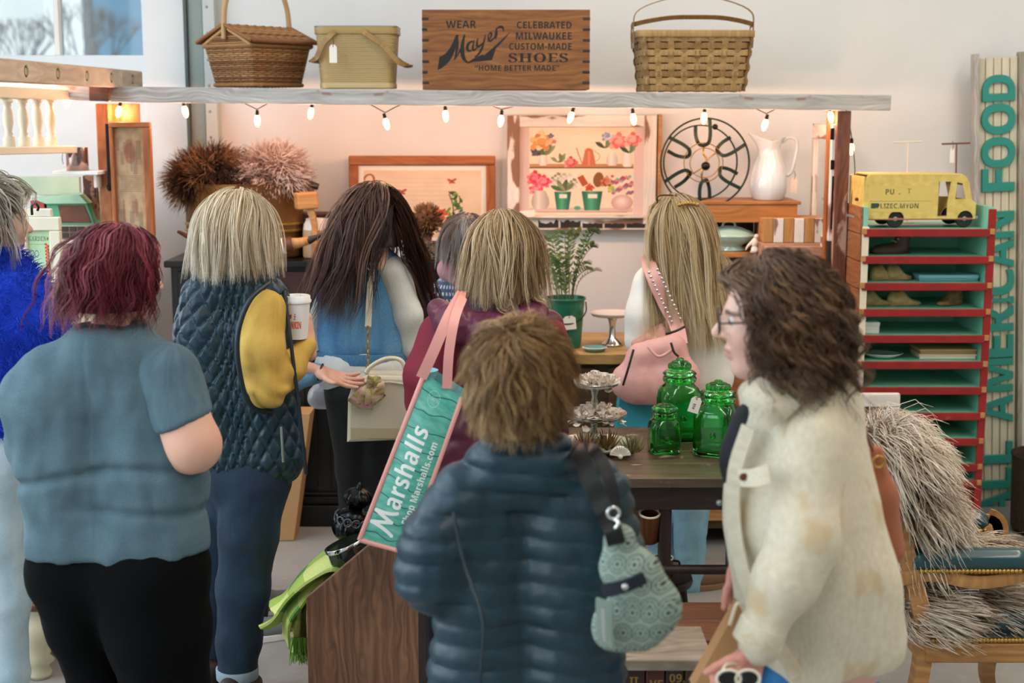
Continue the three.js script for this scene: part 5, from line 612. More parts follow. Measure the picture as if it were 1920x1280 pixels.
// ---------------------------------------------------------------- left end of the booth
const Dat = (y, h) => { const v = (640 - y) / FPX; return (CAMH - h) * (cP + v * sP) / (sP - v * cP); };   // distance at which row y meets height h
{
  const cr = M.cream, o = thing('balustrade', 'cream wooden balustrade section with turned spindles hanging at the left of the booth', 'balustrade', P(50, 290, 5.8)), A = (y) => P(-60, y, 5.45), B = (y) => P(118, y, 6.08);
  partW(o, 'top_rail', beamBetween(A(170), B(178), 0.045, 0.06), cr); partW(o, 'bottom_rail', beamBetween(P(-60, 284, 5.45), P(132, 280, 6.08), 0.03, 0.07), cr);
  const pr = [[0, 0], [0.02, 0], [0.02, 0.05], [0.012, 0.055], [0.015, 0.065], [0.011, 0.075], [0.019, 0.12], [0.017, 0.16], [0.011, 0.185], [0.015, 0.192], [0.012, 0.2], [0.02, 0.206], [0.02, 0.225], [0, 0.225]];
  for (const [x, D] of [[-22, 5.55], [18, 5.68], [46, 5.8], [73, 5.92], [97, 6.02]]) { const b = P(x, 276, D), t = P(x, 186, D); partW(o, 'spindle', lathe(pr.map(([r, y]) => [r * 1.15, y / 0.225 * (t.y - b.y + 0.01)]), 18).translate(b.x, b.y - 0.005, b.z), cr); }
  const fp = thing('framed_print', 'narrow brown framed vintage town print hanging on the left orange-brown post', 'picture', P(250, 430, 6.15)), z = -6.16, x0 = X(212, 6.14), x1 = X(289, 6.14), y1 = Y(229, 6.14), y0 = Y(452, 6.14);
  for (const [a, b, c, d, s] of [[x0, x1, y1 - 0.022, y1, 0], [x0, x1, y0, y0 + 0.022, 0], [x0, x0 + 0.018, y0 + 0.022, y1 - 0.022, 1], [x1 - 0.034, x1, y0 + 0.022, y1 - 0.022, 1]]) partW(fp, 'frame_rail', boxAt(a, b, c, d, z, z + 0.035, 0.005, !!s, a), M.orange);
  const t = printTex(160, 512, (u, v) => { const n = fbm(u * 4, v * 12, 3, 4) * 0.14; return [0.72 + n, 0.6 + n, 0.45 + n]; }, (x) => { for (let i = 0; i < 26; i++) { x.fillStyle = ['rgba(120,80,60,.4)', 'rgba(170,120,90,.4)', 'rgba(90,90,80,.35)', 'rgba(200,160,120,.5)'][i % 4]; const r = i < 13 ? 0 : 260; x.fillRect(10 + (i * 43 % 120), 50 + r + (i * 29 % 110), 12 + i % 5 * 5, 60 + i % 3 * 26); } x.strokeStyle = 'rgba(90,60,40,.5)'; x.lineWidth = 2; for (let k = 0; k < 9; k++) { x.beginPath(); for (let i = 0; i < 26; i++) x.lineTo(22 + i * 4.6, 226 + k * 9 + (i % 3) * 2); x.stroke(); } x.fillStyle = 'rgba(140,70,50,.5)'; x.beginPath(); x.ellipse(80, 120, 30, 50, 0, 0, 7); x.fill(); });
  partW(fp, 'print', boxAt(x0 + 0.016, x1 - 0.032, y0 + 0.02, y1 - 0.02, z + 0.004, z + 0.008, 0), M.paper); partW(fp, 'artwork', new THREE.PlaneGeometry(x1 - x0 - 0.052, y1 - y0 - 0.044).translate((x0 + x1 - 0.016) / 2, (y0 + y1) / 2, z + 0.009), mat(0xffffff, 0.5, { map: t }));
  // wall shelf with tin
  const sh = thing('wall_shelf', 'short white shelf at the left of the booth holding a cut tin', 'shelf', P(140, 326, 6.1)); partW(sh, 'board', pb(98, 184, 321, 328, 6.05, 0.16, 0.003), M.white); partW(sh, 'bracket', pb(176, 182, 328, 352, 6.1, 0.1, 0.003), M.white);
  const tin = thing('tin', 'shiny tin can with cut-out rim on the short white shelf', 'tin', P(146, 320.5, 6.12)); part(tin, 'can', lathe([[0, 0.001], [0.046, 0.001], [0.046, 0.1], [0.043, 0.1], [0.043, 0.006], [0, 0.006]], 28), mat(0xb59a90, 0.2, { metalness: 0.9 })); part(tin, 'handle', tube([V(-0.044, 0.085, 0), V(-0.062, 0.08, 0), V(-0.062, 0.03, 0), V(-0.044, 0.024, 0)], 0.004, 6, { n: 12 }), M.chrome); part(tin, 'cut_letter', extr([[-0.03, 0.1], [-0.02, 0.055], [0, 0.085], [0.02, 0.055], [0.03, 0.1], [0.02, 0.1], [0.014, 0.08], [0, 0.108], [-0.014, 0.08], [-0.02, 0.1]], 0.003).translate(0, 0, 0.045), mat(0x6a4030, 0.4));
  // painted cabinet group
  const cb = thing('cabinet', 'pale wooden cabinet base at the far left holding a green doll house', 'cabinet', P(110, 470, 6.2)); cb.position.y = 0; partW(cb, 'case', boxAt(X(20, 6.2), X(186, 6.2), 0.02, Y(456, 6.2), -6.6, -6.2, 0.004, true), woodMat(0xa98e74, 0xcbb49a, 0.6)); partW(cb, 'top', boxAt(X(16, 6.2), X(188, 6.2), Y(456, 6.2), Y(450, 6.2), -6.62, -6.17, 0.004), M.chippy); for (let i = 0; i < 2; i++) partW(cb, 'door', boxAt(X(24 + i * 80, 6.2), X(100 + i * 80, 6.2), 0.1, Y(466, 6.2), -6.2, -6.185, 0.004, true), woodMat(0xb59a80, 0xd2bca2, 0.6));
  const T = Y(450, 6.2), dh = thing('doll_house', 'green roofed doll house with brown panel and red strip at the far left', 'doll house', V(X(120, 6.2), T, -6.3)), gr = mat(0x4f9a72, 0.5), pg = mat(0x9cc0a4, 0.55);
  partW(dh, 'wall_block', boxAt(X(60, 6.2), X(168, 6.2), T, Y(424, 6.2), -6.5, -6.22, 0.003), M.chippy); for (let i = 0; i < 3; i++) for (let k = 0; k < 2; k++) partW(dh, 'window_pane', boxAt(X(112 + i * 15, 6.2), X(124 + i * 15, 6.2), T + 0.008 + k * 0.028, T + 0.03 + k * 0.028, -6.222, -6.215, 0.001), M.dark);
  partW(dh, 'upper_floor', boxUV(extr([[X(84, 6.2), Y(424, 6.2)], [X(172, 6.2), Y(424, 6.2)], [X(158, 6.2), Y(382, 6.2)], [X(76, 6.2), Y(382, 6.2)]], 0.26, 0.003)).translate(0, 0, -6.5), gr); partW(dh, 'brown_panel', extr([[X(110, 6.2), Y(419, 6.2)], [X(166, 6.2), Y(419, 6.2)], [X(154, 6.2), Y(386, 6.2)], [X(104, 6.2), Y(386, 6.2)]], 0.01, 0.002).translate(0, 0, -6.245), M.brown);
  partW(dh, 'roof', boxUV(extr([[X(56, 6.2), Y(372, 6.2)], [X(84, 6.2), Y(383, 6.2)], [X(162, 6.2), Y(382, 6.2)], [X(148, 6.2), Y(366, 6.2)]], 0.3, 0.003)).translate(0, 0, -6.52), pg); partW(dh, 'red_strip', boxAt(X(52, 6.2), X(84, 6.2), Y(398, 6.2), Y(377, 6.2), -6.4, -6.24, 0.003), mat(0xb23a34, 0.5));
  one('green_board', pb(28, 150, 331, 366, 6.5, 0.03, 0.004), mat(0xffffff, 0.6, { map: tex(128, 128, (u, v) => mix3([0.62, 0.72, 0.62], [0.75, 0.8, 0.7], 0.5 + fbm(u * 8, v * 8, 2, 4))) }), 'pale green worn painted board behind the doll house', 'board');
  one('weathered_post', pb(160, 184, 329, 452, 6.3, 0.05, 0.005, true), mat(0xffffff, 0.7, { map: tex(128, 128, (u, v) => { const n = fbm(u * 6, v * 6, 31, 3); return n > 0.05 ? [0.25, 0.15, 0.11] : [0.5, 0.38, 0.3]; }, { rep: [4, 4] }) }), 'mottled brown weathered wooden post right of the doll house', 'post').userData.kind = 'thing';
  // framed garden print behind the blue jumper
  const gp = thing('framed_print', 'white framed green garden print beside the blue fluffy jumper', 'picture', P(70, 560, 5.2)), D = 5.2; gp.position.y = 0; const gx0 = X(24, D), gx1 = X(110, D), gy1 = Y(407, D), gy0 = Y(590, D), zz = -D;
  for (const [a, b, c, d] of [[gx0, gx1, gy1 - 0.05, gy1], [gx0, gx1, gy0, gy0 + 0.05], [gx0, gx0 + 0.045, gy0 + 0.05, gy1 - 0.05], [gx1 - 0.04, gx1, gy0 + 0.05, gy1 - 0.05]]) partW(gp, 'frame_rail', boxAt(a, b, c, d, zz - 0.03, zz, 0.005), M.cream);
  const gt = printTex(256, 512, (u, v) => { const n = fbm(u * 4, v * 4, 5, 3) * 0.06; return [0.72 + n, 0.84 + n, 0.66 + n]; }, (x) => { x.fillStyle = '#4d6a4a'; x.font = 'bold 46px serif'; x.fillText('GARDEN', 4, 76); x.strokeStyle = '#4d6a4a'; x.lineWidth = 2; x.beginPath(); x.moveTo(10, 100); x.lineTo(190, 100); x.stroke(); x.fillStyle = '#8a6a3a'; x.beginPath(); x.ellipse(222, 60, 10, 14, 0.4, 0, 7); x.fill(); for (let i = 0; i < 30; i++) { x.fillStyle = ['#c9392b', '#e05a3a', '#a82a20'][i % 3]; x.beginPath(); x.ellipse(212 + (i % 3 - 1) * 14, 100 + i * 8, 12, 9, i, 0, 7); x.fill(); } x.fillStyle = '#5f8a4a'; x.fillRect(208, 330, 8, 120); x.strokeStyle = '#6f7f9a'; x.lineWidth = 8; for (const a of [40, 90]) { x.beginPath(); x.ellipse(a, 170, 20, 24, 0, 0, 7); x.stroke(); } });
  partW(gp, 'print', boxAt(gx0 + 0.043, gx1 - 0.038, gy0 + 0.048, gy1 - 0.048, zz - 0.022, zz - 0.018, 0), M.paper); partW(gp, 'artwork', new THREE.PlaneGeometry(gx1 - gx0 - 0.085, gy1 - gy0 - 0.1).translate((gx0 + gx1 + 0.005) / 2, (gy0 + gy1) / 2, zz - 0.017), mat(0xffffff, 0.4, { map: gt })); partW(gp, 'leg', boxAt(gx0 + 0.01, gx0 + 0.05, 0, gy0, zz - 0.03, zz, 0.003), M.cream); partW(gp, 'leg', boxAt(gx1 - 0.05, gx1 - 0.01, 0, gy0, zz - 0.03, zz, 0.003), M.cream); partW(gp, 'upper_rail', boxAt(gx0, gx1 - 0.03, gy1, gy1 + 0.03, zz - 0.03, zz - 0.005, 0.004), M.cream);
  partW(gp, 'hook', tube([P(60, 402, 5.17), P(60, 386, 5.15), P(67, 382, 5.13), P(72, 388, 5.13), P(70, 395, 5.13)], 0.005, 7, { n: 16 }), M.iron);
  // turned legs at the bottom left
  const tl = thing('side_table', 'cream side table with fat turned legs at the bottom left behind the black trousers', 'table', [X(90, 4.7), 0, -4.7]), lp = [[0, 0], [0.035, 0], [0.04, 0.03], [0.03, 0.07], [0.05, 0.1], [0.035, 0.13], [0.05, 0.2], [0.062, 0.27], [0.05, 0.34], [0.028, 0.38], [0.04, 0.4], [0.04, 0.42], [0, 0.42]], h = Y(1136, 4.6), lm = mat(0xd8cfae, 0.5);
  for (const [x, D] of [[72, 4.6], [112, 4.9], [-40, 4.6], [-20, 4.9]]) partW(tl, 'leg', lathe(lp.map(([r, y]) => [r, y / 0.42 * h]), 28).translate(X(x, D, 1200), 0, -D), lm);
  partW(tl, 'lower_shelf', boxAt(X(-50, 4.6, 1200), X(118, 4.75, 1240), 0.07, 0.1, -4.92, -4.58, 0.004), woodMat(0x6a5236, 0x937650, 0.6)); partW(tl, 'top', boxAt(X(-60, 4.6, 1140), X(84, 4.6, 1140), h, h + 0.025, -4.96, -4.54, 0.006), M.brown);
  const bw = thing('wooden_bowl', 'round brown wooden bowl on the cream side table at the bottom left', 'bowl', [X(54, 4.7, 1110), h + 0.026, -4.7]); part(bw, 'bowl', lathe([[0, 0], [0.03, 0], [0.05, 0.02], [0.06, 0.06], [0.055, 0.06], [0.045, 0.025], [0, 0.01]], 26), M.brown); part(bw, 'foot', lathe([[0, -0.001], [0.034, -0.001], [0.034, 0.008], [0, 0.008]], 20), M.dark);
}
{ // fern in a green bucket, cake stand and dish on the counter
  const T = CT.top, R = rng(15), D = 6.16, o = thing('potted_fern', 'leafy fern growing in a dark green enamel bucket on the counter', 'plant', [X(1062, D), T, -D - 0.06]), gb = mat(0x1f6b52, 0.3);
  part(o, 'bucket', lathe([[0, 0], [0.068, 0], [0.07, 0.006], [0.085, 0.21], [0.091, 0.212], [0.091, 0.222], [0.084, 0.22], [0.066, 0.01], [0, 0.01]], 40), gb); part(o, 'soil', lathe([[0, 0.185], [0.08, 0.185]], 24), mat(0x2a1d14, 0.95)); part(o, 'bail_handle', tube([V(-0.09, 0.2, 0), V(-0.088, 0.16, 0.04), V(-0.04, 0.12, 0.09), V(0.04, 0.12, 0.09), V(0.088, 0.16, 0.04), V(0.09, 0.2, 0)], 0.003, 6, { n: 24 }), M.iron);
  const gs = [0x4a6b3a, 0x64844a, 0x7d955a, 0x8f9a62].map((c) => mat(c, 0.7, { side: THREE.DoubleSide, transmission: 0.3, thickness: 0 }));
  for (let i = 0; i < 22; i++) { const a = R() * 6.283, s = 0.04 + R() * 0.1, hgt = 0.1 + R() * 0.24, b = V(Math.cos(a) * 0.03, 0.185, Math.sin(a) * 0.03), e = V(Math.cos(a) * (s + 0.05) - 0.03, 0.185 + hgt, Math.sin(a) * s), m = b.clone().lerp(e, 0.55).add(V(-Math.cos(a) * 0.02, 0.03, 0)), sp = spline([b, m, e, e.clone().add(V(Math.cos(a) * 0.03, -0.012 * R(), 0))], 18), g = [sweep(sp, circ(0.0016, 4))];
    for (let k = 3; k < 18; k++) for (const sd of [-1, 1]) { const L = 0.034 * Math.sin((k - 1) / 18 * 3.0) + 0.006, d = V(sd * Math.cos(a + 1.57), 0.45, sd * Math.sin(a + 1.57)).normalize(), p = sp[k], q = p.clone().addScaledVector(d, L), w = V(0, 0.006, 0).add(V(Math.cos(a), 0, Math.sin(a)).multiplyScalar(0.002)), bg = new THREE.BufferGeometry(); const mid = p.clone().lerp(q, 0.5); bg.setAttribute('position', new THREE.Float32BufferAttribute([...p.toArray(), ...mid.clone().add(w).toArray(), ...q.toArray(), ...p.toArray(), ...q.toArray(), ...mid.clone().sub(w).toArray()], 3)); bg.computeVertexNormals(); g.push(bg); }
    part(o, 'frond', merge(g), gs[i % 4]); }
  priceTag(V(X(1068, 6.13), Y(592, 6.13), -6.127), 0.055, 0.06, 0.1, 'cream card tag on the green fern bucket');
  const c = thing('cake_stand', 'white pedestal cake stand on the counter right of the fern', 'cake stand', [X(1152, 6.2), T, -6.25]); part(c, 'plate', lathe([[0, 0.135], [0.09, 0.135], [0.098, 0.148], [0.1, 0.15], [0.094, 0.15], [0.088, 0.142], [0, 0.141]], 40), mat(0xdcd8d6, 0.25)); part(c, 'pedestal', lathe([[0, 0], [0.05, 0], [0.045, 0.012], [0.016, 0.035], [0.012, 0.08], [0.018, 0.115], [0.03, 0.136], [0, 0.136]], 28), M.chrome);
  const d = thing('dish', 'small blue-green dish on the front edge of the counter', 'dish', [X(1118, 6.08), T, -6.1]); part(d, 'dish', lathe([[0, 0], [0.04, 0], [0.052, 0.016], [0.05, 0.018], [0.038, 0.004], [0, 0.004]], 30), mat(0x6aa0a0, 0.25)); part(d, 'rim', lathe([[0.05, 0.016], [0.054, 0.018], [0.05, 0.02]], 30), M.white);
}
// ---------------------------------------------------------------- table with jars
const TH = 0.76, TF = Dat(896, TH), TB = Dat(800, TH);
{
  const x0 = X(1070, TF, 890), x1 = X(1480, TF, 890), o = thing('table', 'dark weathered work table holding the green glass jars', 'table', [(x0 + x1) / 2, 0, -(TF + TB) / 2]), top = mat(0xffffff, 0.35, { map: tex(512, 512, (u, v) => { const g = fbm(u * 8, v * 100, 3, 4), n = fbm(u * 34, v * 30, 9, 4); return n > 0.3 ? mix3([0.42, 0.38, 0.32], [0.62, 0.58, 0.52], clamp((n - 0.3) * 6)) : mix3([0.22, 0.18, 0.14], [0.44, 0.37, 0.29], clamp(0.5 + g * 1.2)); }, { rep: [0.4, 0.4] }) });
  for (let i = 0; i < 4; i++) partW(o, 'top_plank', boxAt(x0, x1, TH - 0.033, TH - (i % 2) * 0.001, -lerp(TF, TB, (i + 1) / 4) + 0.001, -lerp(TF, TB, i / 4), 0.004, false, i * 0.3), top);
  const ax0 = x0 + 0.05, ax1 = x1 - 0.05, az0 = -TB + 0.06, az1 = -TF - 0.05; for (const z of [az0, az1]) partW(o, 'apron', boxAt(ax0, ax1, TH - 0.115, TH - 0.034, z - 0.012, z + 0.012, 0.003), M.dark); for (const x of [ax0, ax1]) partW(o, 'apron', boxAt(x - 0.012, x + 0.012, TH - 0.115, TH - 0.034, az0, az1, 0.003), M.dark);
  const lx = X(1252, TF, 1000); for (const [x, z] of [[ax0, az0], [ax0, az1], [ax1, az0], [ax1, az1]]) partW(o, 'leg', boxAt(x - 0.035, x + 0.035, 0, TH - 0.034, z - 0.035, z + 0.035, 0.006, true), M.dark); partW(o, 'middle_leg', boxAt(lx - 0.02, lx + 0.02, 0, TH - 0.034, az1 - 0.06, az1 - 0.02, 0.006, true), M.dark);
  partW(o, 'stretcher', sweep([V(ax0, Y(1062, TF + 0.1), az1 - 0.02), V(ax1, Y(1062, TF + 0.1), az1 - 0.02)], circ(0.016, 12)), M.dark); partW(o, 'knob', ball(0.012, X(1352, TF, 938), TH - 0.09, az1 + 0.014), M.steel);
  // green jars
  const gm = mat(0x78e68c, 0.03, { transmission: 1, thickness: 0.02, ior: 1.45, specularIntensity: 1 });
  const sq = (prof, n = 40) => { const pos = [], idx = []; prof.forEach(([r, y, e]) => { for (let i = 0; i < n; i++) { const a = i / n * 6.2832, c = Math.cos(a), s = Math.sin(a), k = Math.pow(Math.abs(c) ** e + Math.abs(s) ** e, -1 / e); pos.push(c * k * r, y, s * k * r); } }); const m = prof.length; for (let k = 0; k < m - 1; k++) for (let i = 0; i < n; i++) { const a = k * n + i, b = k * n + (i + 1) % n; idx.push(a, a + n, b, b, a + n, b + n); } const g = new THREE.BufferGeometry(); g.setAttribute('position', new THREE.Float32BufferAttribute(pos, 3)); g.setIndex(idx); g.computeVertexNormals(); return g; };
  function jar(px, y, w, h, rot, label) {
    const D = Dat(y, TH), r = w / 2, o = thing('glass_jar', label, 'jar', [X(px, D, y), TH + 0.001, -D], rot, null), b = h * 0.72, nr = r * 0.72, t = 0.005;
    part(o, 'body', sq([[0.0002, 0, 5], [r * 0.9, 0, 5], [r * 0.97, 0.006, 5], [r, 0.02, 5], [r, b * 0.72, 5], [r * 0.97, b * 0.82, 4], [r * 0.86, b * 0.9, 3], [nr, b * 0.95, 2], [nr, b * 0.99, 2], [nr + 0.006, b, 2], [nr + 0.007, b + 0.012, 2], [nr + 0.002, b + 0.018, 2], [nr - 0.007, b + 0.018, 2], [nr - 0.008, b * 0.95, 2], [r * 0.86 - t, b * 0.89, 3], [r * 0.97 - t, b * 0.81, 4], [r - t, b * 0.7, 5], [r - t, 0.026, 5], [r * 0.9, 0.014, 5], [0.0002, 0.013, 5]]), gm);
    const k = (h - b - 0.02), L = part(o, 'lid', lathe([[0, b + 0.003], [nr - 0.011, b + 0.003], [nr - 0.011, b + 0.02], [nr + 0.004, b + 0.021], [nr + 0.007, b + 0.028], [nr, b + 0.034], [nr * 0.72, b + 0.036], [nr * 0.66, b + 0.02 + k * 0.4]].concat([[nr * 0.72, b + 0.02 + k * 0.5], [nr * 0.7, b + 0.02 + k * 0.68], [nr * 0.5, b + 0.02 + k * 0.82], [nr * 0.24, b + 0.02 + k * 0.88], [nr * 0.28, b + 0.02 + k * 0.94], [nr * 0.18, h], [0, h]]), 32), gm);
    const beads = []; for (let i = 0; i < 14; i++) beads.push(ball(nr * 0.16, Math.cos(i / 14 * 6.283) * nr * 0.66, b + 0.02 + k * 0.52, Math.sin(i / 14 * 6.283) * nr * 0.66, 1, 1.2, 1, 8)); part(L, 'knob_beads', merge(beads), gm); part(o, 'medallion', ball(0.012, 0, b * 0.42, r - 0.001, 1, 1, 0.3, 14), gm); return o;
  }
  jar(1245, 846, 0.106, 0.168, 0.08, 'smallest green glass jar with lid, in front of the tallest jar'); jar(1272, 824, 0.146, 0.292, 0.12, 'tallest green glass jar with beaded dome lid, at the back'); jar(1344, 850, 0.148, 0.252, -0.35, 'middle-sized green glass jar with a paper price tag on its shoulder');
  const tg = priceTag(P(1308, 744, Dat(850, TH) - 0.055), 0.036, 0.055, 0.9, 'small paper tag reading 68 on the green jar'); tg.rotation.z = -1.2; const tp = canvasTex(64, 96, (x) => { x.fillStyle = '#eee8dc'; x.fillRect(0, 0, 64, 96); x.fillStyle = '#3a3a38'; x.font = 'bold 30px sans-serif'; x.save(); x.translate(38, 84); x.rotate(-1.57); x.fillText('#68', 0, 0); x.restore(); }); part(tg, 'handwriting', mv(new THREE.PlaneGeometry(0.028, 0.038).translate(0, -0.03, 0.0016), 0, 0, 0, 0, 0, 0.9), mat(0xffffff, 0.8, { map: tp }));
  // tiered stand with wooden roses
  const D = 4.75, cx = X(1114, D, 800), st = thing('tiered_stand', 'silver and glass three-tier serving stand on the dark work table', 'tiered stand', [cx, TH, -D]), y1 = Y(776, D) - TH, y2 = Y(718, D) - TH, sv = mat(0xbfc0bb, 0.22, { metalness: 0.85 }), gl = mat(0xdfe8e2, 0.05, { transmission: 0.85, thickness: 0.01 });
  const plate = (r, y) => lathe([[0, y], [r * 0.7, y], [r * 0.92, y + 0.008], [r, y + 0.016], [r * 0.99, y + 0.019], [r * 0.9, y + 0.012], [r * 0.68, y + 0.005], [0, y + 0.005]], 44);
  part(st, 'bottom_plate', plate(0.14, 0.004), mat(0x9fb0a0, 0.2)); part(st, 'middle_plate', plate(0.112, y1 - 0.012), sv); part(st, 'top_plate', plate(0.088, y2 - 0.012), sv); part(st, 'stem', lathe([[0, 0.008], [0.03, 0.008], [0.014, 0.02], [0.009, 0.04], [0.014, 0.055], [0.009, 0.075], [0.02, y1 - 0.012], [0.02, y1 - 0.006], [0.008, y1 + 0.02], [0.013, y1 + 0.04], [0.008, y1 + 0.06], [0.018, y2 - 0.012], [0, y2 - 0.01]], 24), gl);
  const R = rng(33), wv = vmat(0.7, { side: THREE.DoubleSide }), rose = (open) => { const g = []; for (let i = 0; i < 11; i++) { const a = i * 2.4, r = 0.004 + i * 0.0014 * open, w = 0.009 + i * 0.0006, hgt = 0.02 - i * 0.0009 * open, s = new THREE.CylinderGeometry(w, w * 0.45, hgt, 8, 2, true, -0.9, 1.8), p = s.attributes.position; for (let k = 0; k < p.count; k++) { const t = p.getY(k) / hgt + 0.5; p.setXYZ(k, p.getX(k), p.getY(k) + hgt / 2, p.getZ(k) - w + t * t * 0.006 * open * (i > 3 ? 1.6 : 0.5)); } s.computeVertexNormals(); s.translate(0, 0, r + w * 0.55); s.rotateX(0.12 * i * open * 0.5); s.rotateY(a); const q = s.attributes.position; g.push(paint(s, (x, y) => mix3(lin(0xe6dacb), lin(0x6b4d38), sst(0.011, 0.024, y) * 0.7))); } return merge(g); };
  const rg = [rose(0.8), rose(1.35)]; let proto = [null, null];
  const bed = (n, rad, y, lay, k, label, group, cxo = 0) => { for (let i = 0; i < n; i++) { const a = i * 2.399, rr = rad * Math.sqrt((i + 0.4) / n), up = lay * (1 - rr / rad) + R() * 0.006, o = new THREE.Group(); o.name = numbered('wooden_rose'); o.position.set(cx + cxo + Math.cos(a) * rr, TH + y + up, -D + Math.sin(a) * rr * 0.95); o.rotation.set((R() - 0.5) * 0.9, R() * 6, (R() - 0.5) * 0.9); const s = 0.95 + R() * 0.3; o.scale.setScalar(s); tag(o, label, 'wooden rose', group); part(o, 'petals', rg[k], wv); scene.add(o); } };
  bed(14, 0.068, y2 - 0.004, 0.02, 0, 'white curled wood-shaving rose heaped on the top plate of the tiered stand', 'wooden roses on the top plate'); bed(17, 0.09, y1 - 0.004, 0.02, 1, 'open white wooden flower heaped on the middle plate of the tiered stand', 'wooden flowers on the middle plate');
  const dried = (x, y, D2, s, c1, c2, lab, nme, seed) => { const r = rng(seed), g = []; for (let i = 0; i < 130; i++) { const a = r() * 6.283, u = r(), d = V(Math.cos(a) * (0.3 + u), 0.5 + (1 - u) * 0.8, Math.sin(a) * (0.3 + u)).normalize(), L = s * (0.7 + r() * 0.5); g.push({ pts: [V(0, 0.004, 0), d.clone().multiplyScalar(L * 0.6), d.clone().multiplyScalar(L).add(V(0, L * 0.2, 0))], r: s * 0.07, flat: 0.3, c: mix3(lin(c1), lin(c2), r()), taper: (t) => 0.3 + Math.sin(t * 2.9) }); } const o = thing(nme, lab, 'dried flower', [X(x, D2, y), TH + 0.012, -D2]), m = part(o, 'leaves', strandGeo(g, 4), vmat(0.8)); m.userData.kind = 'stuff'; part(o, 'heart', ball(s * 0.2, 0, s * 0.2, 0), mat(c1, 0.9)); };
  dried(1098, 815, 4.66, 0.06, 0x6a5132, 0xc0a070, 'tan spiky dried flower head under the middle plate, left one', 'dried_flower', 41); dried(1138, 818, 4.68, 0.055, 0x5f4a2c, 0xb99a62, 'tan spiky dried flower head under the middle plate beside the white shell', 'dried_flower', 42); dried(1186, 822, 4.63, 0.05, 0x5c6a3c, 0xb0a878, 'greenish spiky dried flower at the right edge of the bottom plate', 'dried_flower', 43); dried(1068, 790, 4.62, 0.05, 0x8a7a68, 0xe8ded0, 'pale dried flower at the left edge of the bottom plate', 'dried_flower', 44);
  const sh = thing('shell_ornament', 'white ribbed shell ornament on the bottom plate of the tiered stand', 'shell', P(1163, 838, 4.6)), sg = []; for (let i = 0; i < 11; i++) { const a = -1.3 + i * 0.26, d = V(Math.sin(a), Math.cos(a), 0.3).normalize(); sg.push(sweep([V(0, 0, 0.01), d.clone().multiplyScalar(0.02), d.clone().multiplyScalar(0.036)], circ(0.006, 8), { scale: (t) => 0.3 + t * 0.75 })); } part(sh, 'ribs', merge(sg), mat(0xeeeae2, 0.5)); part(sh, 'hinge', ball(0.008, 0, 0, 0.012), mat(0xe0d8cc, 0.5)); sh.position.y = TH + 0.012;
}
